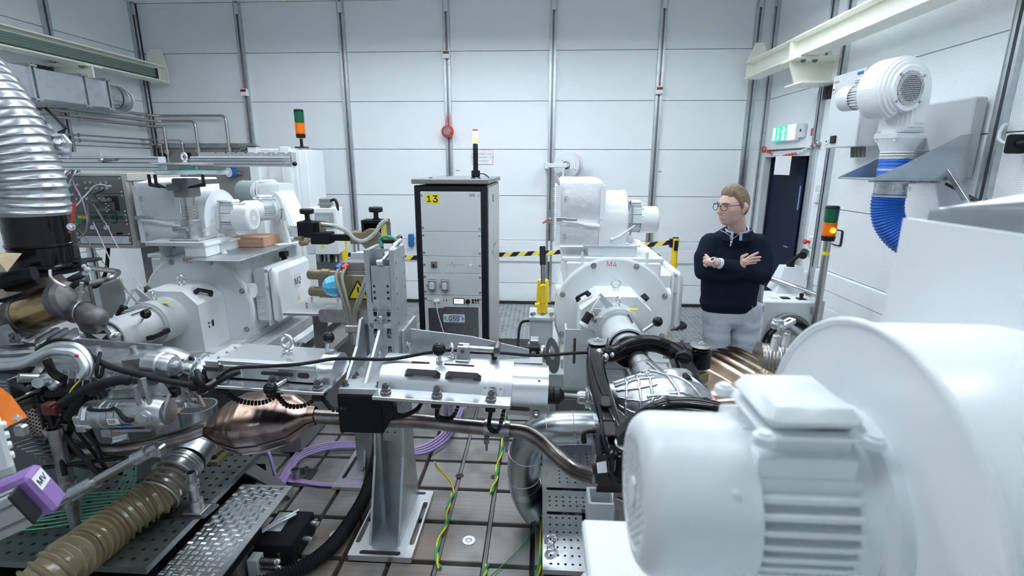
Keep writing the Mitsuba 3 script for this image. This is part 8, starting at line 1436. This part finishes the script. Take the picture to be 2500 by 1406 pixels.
# tread plate step
t = thing('tread_plate', 'bright five-bar tread plate step beside the lower left table', 'step plate')
zq = .235
P(t, 'plate', bb(-1.575, -1.30, 1.30, 2.30, zq - .006, zq), ALU, False)
vs, fs = [], []
lug = np.array([(.011, 0, 0), (.0055, .0028, .0), (-.0055, .0028, 0), (-.011, 0, 0), (-.0055, -.0028, 0), (.0055, -.0028, 0), (.006, 0, .0022), (-.006, 0, .0022)]); lf_ = np.array([(0, 1, 6), (1, 2, 7), (1, 7, 6), (2, 3, 7), (3, 4, 7), (4, 5, 6), (4, 6, 7), (5, 0, 6)])
for i in range(9):
    for j in range(34):
        cx_, cy_ = -1.562 + i * .031, 1.315 + j * .029
        for q in range(5):
            o = (q - 2) * .0052; b_ = lug.copy()
            if (i + j) % 2: b_[:, :2] = b_[:, [1, 0]] * (1, -1); b_ += (cx_ + o, cy_, zq)
            else: b_ += (cx_, cy_ + o, zq)
            if cx_ + .012 < -1.302 and cy_ + .012 < 2.29: fs.append(lf_ + 8 * len(vs)); vs.append(b_)
P(t, 'tread_lugs', trimesh.Trimesh(np.vstack(vs), np.vstack(fs), process=False), BSTEEL, False, kind='stuff')
P(t, 'frame', J(bb(-1.57, -1.54, 1.32, 2.28, zq - .05, zq - .006), bb(-1.335, -1.305, 1.32, 2.0, zq - .05, zq - .006)), MATB, False)
for x, y in ((-1.55, 1.4), (-1.32, 1.4), (-1.55, 2.25)): P(t, 'leg', bb(x - .015, x + .015, y - .015, y + .015, 0, zq - .05), MATB, False)
# black actuator under the tread plate
t = thing('actuator_box', 'black actuator box with cables and spring bolts on the floor beside the tread plate', 'actuator')
P(t, 'body', bb(-1.36, -1.17, 2.0, 2.25, .0, .125, .006), MATB, False); P(t, 'rating_plate', bb(-1.345, -1.27, 2.09, 2.23, .125, .127), LGREY, False)
for i in range(2): P(t, 'cable', rod([(-1.40, 1.98, .06), (-1.36, 2.02 + .02 * i, .14), (-1.30, 2.10 + .03 * i, .155), (-1.26, 2.15 + .03 * i, .15)], .006, 8), LGREY); P(t, 'cable_end', cyl((-1.275, 2.13 + .03 * i, .152), (-1.235, 2.19 + .03 * i, .15), .008, n=10), ALUR)
for y, z in ((2.21, .08), (2.12, .06)): P(t, 'side_bolt', J(cyl((-1.17, y, z), (-1.145, y, z), .017, n=16), bolt((-1.145, y, z), (1, 0, 0), .012, .018)), STEEL)
for z in (.05, .075): P(t, 'brass_screw', cyl((-1.235, 1.995, z), (-1.235, 2.0, z), .007, n=12), TAPEG)
P(t, 'spring_block', bb(-1.335, -1.285, 1.90, 1.96, .03, .12, .003), GREY, False); P(t, 'side_post', bb(-1.385, -1.355, 1.86, 1.95, .0, .20, .003), DGREY, False); P(t, 'foot', bb(-1.34, -1.24, 1.86, 1.98, .0, .03), GREY, False)
for z in (.06, .095): P(t, 'coil_spring', hose([(-1.285, 1.93, z), (-1.215, 1.93, z)], .013, .007, .002, 14, 6), DSTEEL); P(t, 'spring_nut', bolt((-1.215, 1.93, z), (1, 0, 0), .011, .022), BSTEEL)
# tube clamps
def tube_clamp(t, p, ax, r, side):
    ax = unit(ax); k = P(t, 'pipe_clamp', J(lathe([(r, -.016), (r + .008, -.016), (r + .008, .016), (r, .016)], p, ax, 28, True), hull(*[V(p) + V(side) * (r + d) + ax * z + np.cross(ax, side) * w for d in (.0, .038) for z in (-.014, .014) for w in (-.012, .012)])), CAST)
    P(k, 'clamp_screw', screw(V(p) + V(side) * (r + .022) - np.cross(ax, side) * (-.012), np.cross(ax, side), .006, .008), STEEL); return k
t = thing('tube_stand', 'upright galvanised tube with cross tube and cast clamps standing on the lower left table', 'tube stand')
tx, ty = -2.065, 1.847
P(t, 'upright', pipe((tx, ty, LT), (tx, ty, .80), .0275, .004, 30), STEEL); c0 = V(tx, ty, .50)
q0, q1 = V((-2.035, 1.74, 0.501)), V((-1.628, 1.86, 0.725)); P(t, 'cross_tube', pipe(q0, q1, .0215, .0035, 28), STAIN)
qc = q0 + (q1 - q0) * .30; P(t, 'cross_clamp', lathe([(.0215, -.05), (.032, -.05), (.032, .05), (.0215, .05)], qc, q1 - q0, 26, True), CAST)
tube_clamp(t, (tx, ty, .53), (0, 0, 1), .0275, (-.8, -.6, 0)); tube_clamp(t, (tx, ty, .44), (0, 0, 1), .0275, (-.6, -.8, 0)); P(t, 'clamp_block', bb(tx + .02, tx + .07, ty - .02, ty + .03, .46, .52, .006), CAST)
P(t, 'end_socket', J(lathe([(.0215, 0), (.031, 0), (.031, .06), (.0215, .06)], q0 + (q1 - q0) * .78, q1 - q0, 24, True), bb(q1[0] - .07, q1[0] + .02, q1[1] - .02, q1[1] + .03, q1[2] - .05, q1[2] + .0, .008)), CAST)
t = thing('tube_stand', 'short upright tube with cast foot beside the silver duct on the table', 'tube stand')
sx, sy = -1.60, 1.985
P(t, 'foot_plate', ext([(-.19, -.09), (.06, -.04), (.075, .05), (.02, .06), (-.19, .02)], .012, (sx, sy, LT), (1, 0, 0), (0, 1, 0)), DSTEEL, False); P(t, 'foot_bolt', bolt((sx - .11, sy - .02, LT + .012), (0, 0, 1), .018, .014), BLACK)
P(t, 'cast_foot', J(bb(sx - .045, sx + .045, sy - .04, sy + .04, LT + .012, LT + .022, .003), lathe([(.0225, 0), (.032, 0), (.032, .05), (.0225, .05)], (sx, sy, LT + .02), (0, 0, 1), 26, True)), CAST)
P(t, 'upright', pipe((sx, sy, LT + .012), (sx, sy, LT + .215), .0215, .0035, 28), STEEL); tube_clamp(t, (sx, sy, LT + .15), (0, 0, 1), .0215, (-1, .1, 0)); P(t, 'wing_screw', cyl((sx + .02, sy - .02, LT + .165), (sx + .05, sy - .03, LT + .17), .005, n=8), BSTEEL)
# silver duct and brown hose
DU = mat('duct_steel', spots((.60, .64, .67), (.46, .50, .53), 6.0, .4, .7), .3, 1.0)
t = thing('round_duct', 'silver round duct bending down behind the exhaust pipe to the brown spiral hose', 'duct')
d0 = [V(-1.735, 2.27, .70), V(-1.735, 2.27, .58), V((-1.729, 2.22, 0.512)), V((-1.722, 2.13, 0.483)), V((-1.722, 2.05, 0.461)), V((-1.736, 1.97, 0.428))]
P(t, 'duct', sweep(spline(d0[:4], 10), circ(.088, 40)), DU, 50); P(t, 'rim', lathe([(.082, 0), (.091, 0), (.091, .008), (.082, .008)], (-1.735, 2.27, .695), (0, 0, 1), 40, True), DU); P(t, 'dark_mouth', lathe([(0, 0), (.084, 0)], (-1.735, 2.27, .7015), (0, 0, 1), 30), SLOT, False)
dd = unit(d0[5] - d0[3]); P(t, 'lower_duct', cyl(d0[3] + dd * -.0, d0[5], .083, n=44), DU)
P(t, 'segment_seam', tor(d0[2] + V(0, 0, -.0), V(d0[3] - d0[1]), .0885, .0025, 40, 6), ALUR)
for k in (.12, .22, .46, .54): P(t, 'hose_band', tor(d0[3] + (d0[5] - d0[3]) * k, dd, .085, .0042 if k < .3 else .006, 40, 6), ALUR if k < .5 else DSTEEL)
P(t, 'band_lug', bb(*np.array([d0[4][0] - .10, d0[4][0] - .07, d0[4][1] - .03, d0[4][1] + .01, d0[4][2] + .02, d0[4][2] + .05]), .004), ALUR)
BROWN = mat('brown_hose', (.20, .165, .095), .2, spec=.6, coat=.4, spec_trans=0.0)
h0 = [d0[5] - dd * .09, d0[5] + dd * .02, V((-1.774, 1.88, 0.406)), V((-1.819, 1.77, 0.379)), V((-1.828, 1.64, 0.379)), V((-1.835, 1.49, 0.382)), V(-1.98, 1.25, .22), V(-2.15, .95, .15)]
def spiral(ph): return np.where(ph < .45, np.sin(ph / .45 * np.pi), -.25)
t = thing('spiral_hose', 'translucent brown spiral hose lying on the lower left table', 'hose'); P(t, 'hose', hose(h0, .083, .031, .012, 52, 18, 9, spiral), BROWN, 50)
P(t, 'hose_clamp', tor(h0[1] + dd * .01, dd, .094, .005, 40, 6), ALUR); P(t, 'clamp_lug', J(sph(h0[1] + V(-.03, -.085, .02), .012, 2), cyl(h0[1] + V(-.045, -.085, .03), h0[1] + V(-.01, -.09, .0), .006, n=8)), BSTEEL)
# right duct by the exhaust bend
t = thing('round_duct', 'silver round duct with elbow below the propeller shaft, taped near the floor', 'duct')
rd = [V((0.284, 2.3, 0.631)), V((0.179, 2.3, 0.63)), V((0.067, 2.3, 0.617)), V((-0.021, 2.32, 0.556)), V((-0.064, 2.34, 0.444)), V((-0.07, 2.36, 0.299)), V((-0.043, 2.38, 0.161)), V((0.013, 2.36, 0.09))]
P(t, 'duct', sweep(spline(rd, 10), circ(.083, 44)), DU, 50)
for i, m, r in ((1, ALUR, .0022), (2, ALUR, .0022), (4, ALUR, .0022), (5, ALUR, .0022)): P(t, 'seam', tor(rd[i], rd[i + 1] - rd[i - 1], .0837, r, 40, 6), m)
P(t, 'tape', lathe([(.0835, -.02), (.0845, -.02), (.0845, .02), (.0835, .02)], (rd[5] + rd[6]) / 2, rd[6] - rd[5], 40, True), ALU)
P(t, 'bolt_row', J(*[sph(rd[1] + V(.01 * k, -.078, .02 - .03 * k), .006, 1) for k in range(3)]), DSTEEL)
# cables and hoses on the floor
S('corrugated_hose', hose([(-.965, 2.78, .40), (-.975, 2.72, .2), (-1.0, 2.66, .07), (-.985, 2.42, .045), (-1.03, 2.07, .045), (-1.2, 1.88, .045), (-1.5, 1.76, .045)], .034, .014, .0035, 24), RUBBER, 'thick black corrugated hose curving over the floor in front of the short stand', 'hose')
def floor_cable(pts, m, r, lab, grp=None): return cable([(x, y, z) for x, y, z in pts], r, m, lab, grp, 8)
lo = [(-1.80, 2.75, .42), (-1.64, 2.66, .25), (-1.57, 2.62, .05), (-1.60, 2.82, .02), (-1.60, 2.96, .02), (-1.45, 3.08, .02), (-1.22, 3.10, .02), (-1.0, 3.06, .02), (-.82, 3.06, .02), (-.70, 3.22, .02), (-.66, 3.45, .02), (-.64, 3.7, .05)]
for k, m in enumerate((LILAC, MAUVE, LILAC, LILAC)): floor_cable([(x + .02 * k, y - .028 * k, z + .004 * k) for x, y, z in lo], m, .0095, '%s of the purple cables looping over the floor behind the steel column' % ('outermost', 'second', 'third', 'innermost')[k], 'purple floor cables')
for k in range(3): floor_cable([(-1.55, 2.63 + .02 * k, .03), (-1.45, 2.64 + .012 * k, .015), (-1.25, 2.62 + .012 * k, .015), (-1.05, 2.67 + .012 * k, .02), (-.92, 2.72 + .012 * k, .05)], MAUVE if k else LILAC, .008, ('front', 'middle', 'rear')[k] + ' one of three dark purple cables running flat to the foot of the column', 'purple floor cables')
for k in range(3): floor_cable([(-.655 + .02 * k, 3.35, .02), (-.60 + .02 * k, 2.95, .25), (-.47 + .016 * k, 2.35, .74), (-.44 + .014 * k, 2.12, .86)], LILAC, .0065, ('left', 'middle', 'right')[k] + ' of three violet cables hanging down under the round shaft guard', 'violet hanging cables')
def twisted(pts, lab):
    c = spline([V(p) for p in pts], 12); t = thing('earth_cable', lab, 'cable'); n = len(c); th = np.linspace(0, n * .32, n)
    P(t, 'green_strand', rod(list(c + np.column_stack([.005 * np.cos(th), 0 * th, .005 * np.sin(th)])), .0072, 8, sm=False), BLUEGRN); P(t, 'yellow_strand', rod(list(c - np.column_stack([.006 * np.cos(th), 0 * th, .006 * np.sin(th) - .003])), .0055, 8, sm=False), YEL)
twisted([(-.495, 2.60, .01), (-.50, 2.45, .008), (-.485, 2.35, .01), (-.50, 2.22, .008), (-.49, 2.10, .01), (-.46, 2.03, .008)], 'green and yellow earth cable lying in the floor slot right of the column base')
twisted([(-.245, 3.70, .0), (-.25, 3.3, .01), (-.24, 3.1, .012), (-.255, 2.9, .01), (-.25, 2.75, .015), (-.27, 2.62, .008)], 'green and yellow earth cable lying in the slot behind the exhaust pipe')
twisted([(.015, 2.42, .03), (.03, 2.35, .04), (.025, 2.1, .02), (.0, 1.95, .01)], 'green and yellow earth cable along the left edge of the bright table'); twisted([(-.235, 2.07, .005), (-.24, 2.0, .01), (-.24, 1.92, .01)], 'short green and yellow cable end in the slot at the lower picture edge')
cable([(-.245, 1.95, .01), (-.1, 2.15, .01), (-.02, 2.30, .02), (.0, 2.42, .1), (.02, 2.5, .3)], .003, BLUEGRN, 'thin green wire crossing the floor plates to the bright table'); cable([(-.60, 2.62, .20), (-.595, 2.66, .14), (-.52, 2.66, .05), (-.485, 2.60, .012)], .006, YEL, 'yellow wire arching from the column to the floor slot')
t = thing('floor_clamp', 'small square steel floor socket with bolt near the purple cables', 'socket'); fx0, fy0 = -1.47, 2.72; P(t, 'plate', bb(fx0 - .075, fx0 + .075, fy0 - .10, fy0 + .08, .0, .010, .002), DSTEEL, False); P(t, 'socket', J(bb(fx0 - .045, fx0 + .03, fy0 - .09, fy0 - .01, .01, .022, .003), pipe((fx0 - .01, fy0 - .05, .02), (fx0 - .01, fy0 - .05, .085), .026, .006, 24)), STEEL); P(t, 'bolt', bolt((fx0 + .01, fy0 + .04, .01), (0, 0, 1), .02, .03), DSTEEL)
# thermocouple leads over the table
rg = np.random.default_rng(5)
for k in range(9): cable([(-2.9 + .05 * k, 1.62 + .02 * k, .31), (-2.45 + .02 * k, 1.74 + .012 * k, .34 + .01 * (k % 3)), (-2.12, 1.80 + .02 * k, .345 + .006 * k), (-1.86 + .02 * k, 1.98 + .015 * k, .33)], .0028, mat('mint_lead', (.10, .46, .26), .45) if k == 0 else 'mat_mint_lead', 'thin mint green thermocouple lead lying across the lower left table', 'mint leads on the table')
for k in range(4): cable([(-1.95 - .03 * k, 2.0, .33), (-1.93 - .02 * k, 2.05, .45), (-1.96 - .02 * k, 2.1, .60)], .0028, 'mat_mint_lead', 'thin mint green lead rising from the table to the exhaust pipe', 'mint leads below the pipe')
for i, (x, y) in enumerate(((-1.93, 1.86), (-1.87, 1.93), (-1.99, 1.92), (-1.80, 2.0))):
    t = thing('connector_plug', 'small yellow thermocouple plug, %s, among the mint leads on the table' % ('nearest the cross tube', 'second from the cross tube', 'leftmost', 'nearest the silver duct')[i], 'plug'); frame((x, y, LT + .012), (.5, .8, 0)); P(t, 'plug', bb(-.022, .022, -.012, .012, -.006, .006, .002), YEL, False); P(t, 'pin', bb(.022, .04, -.007, -.004, -.001, .001), ALU, False); P(t, 'black_socket', bb(-.05, -.022, -.012, .012, -.006, .006, .002), BLACK, False); world()
# near objects at the left border, slightly out of focus
t = thing('purple_case', 'purple case with a white MV label in front of the lower left table', 'case')
frame((-1.121, 0.917, 1.185), unit((.78, .34, .30)), (-.28, -.2, .94))
P(t, 'case', bb(-.30, .040, -.03, .03, -.050, .055, .008), PURPLE, False); P(t, 'label', bb(.0395, .041, -.024, .018, .010, .044), PAPER, False); P(t, 'lettering', text('MV', .015, (.0413, -.003, .027), (0, 1, 0), (0, 0, 1), .0006), INK, False)
P(t, 'white_sticker', bb(-.12, -.09, -.0315, -.03, -.055, -.035), LGREY, False)
t = thing('aluminium_profile', 'slotted aluminium profile pointing in from the left border over the purple case', 'profile')
pr_ = sbox(-.02, -.02, .02, .02)
for a_ in range(4): pr_ = pr_.difference(affinity.rotate(sbox(-.004, .006, .004, .021), 90 * a_, origin=(0, 0))).difference(affinity.rotate(sbox(-.009, .006, .009, .014), 90 * a_, origin=(0, 0)))
P(t, 'profile', ext(pr_.union(affinity.translate(pr_, 0, .04)), .42, (-.40, -.056, -.012), (0, 1, 0), (0, 0, 1)), ALU, False); P(t, 'end_cap', bb(.018, .024, -.077, -.035, -.033, .050, .003), BLACK, False); world()
t = thing('pale_box', 'pale grey box edge at the left border below the orange sheet', 'box')
frame((-1.064, 0.839, 1.36), (.61, .79, 0)); P(t, 'box', bb(-.25, .012, -.03, .10, -.06, .055, .008), LGREY, False); P(t, 'lower_trim', bb(-.25, .014, -.032, .10, -.06, -.035, .005), GREY, False)
for k in range(4): P(t, 'edge_clip', bb(.010, .018, -.02, .0, -.03 + .022 * k, -.02 + .022 * k, .002), WHITE, False)
world()
t = thing('orange_sheet', 'bright orange plastic sheet with a silver bolt at the left border', 'sheet')
P(t, 'sheet', hull((-1.245, 0.975, 1.454), (-1.169, 0.953, 1.427), (-1.144, 0.95, 1.409), (-1.109, 0.941, 1.364), (-1.136, 0.915, 1.352), (-1.2, 0.921, 1.389), (-1.268, 0.993, 1.446), (-1.13, 0.958, 1.355), (-1.157, 0.932, 1.342)), ORANGE, False); P(t, 'bolt', bolt((-1.126, 0.935, 1.365), (.2, -.8, .6), .007, .006), BSTEEL)
S('clamp_block', box((.022, .02, .026), (-1.152, 0.959, 1.321), .004), CAST, 'small cast block hanging under the orange sheet', 'block', sm=False)
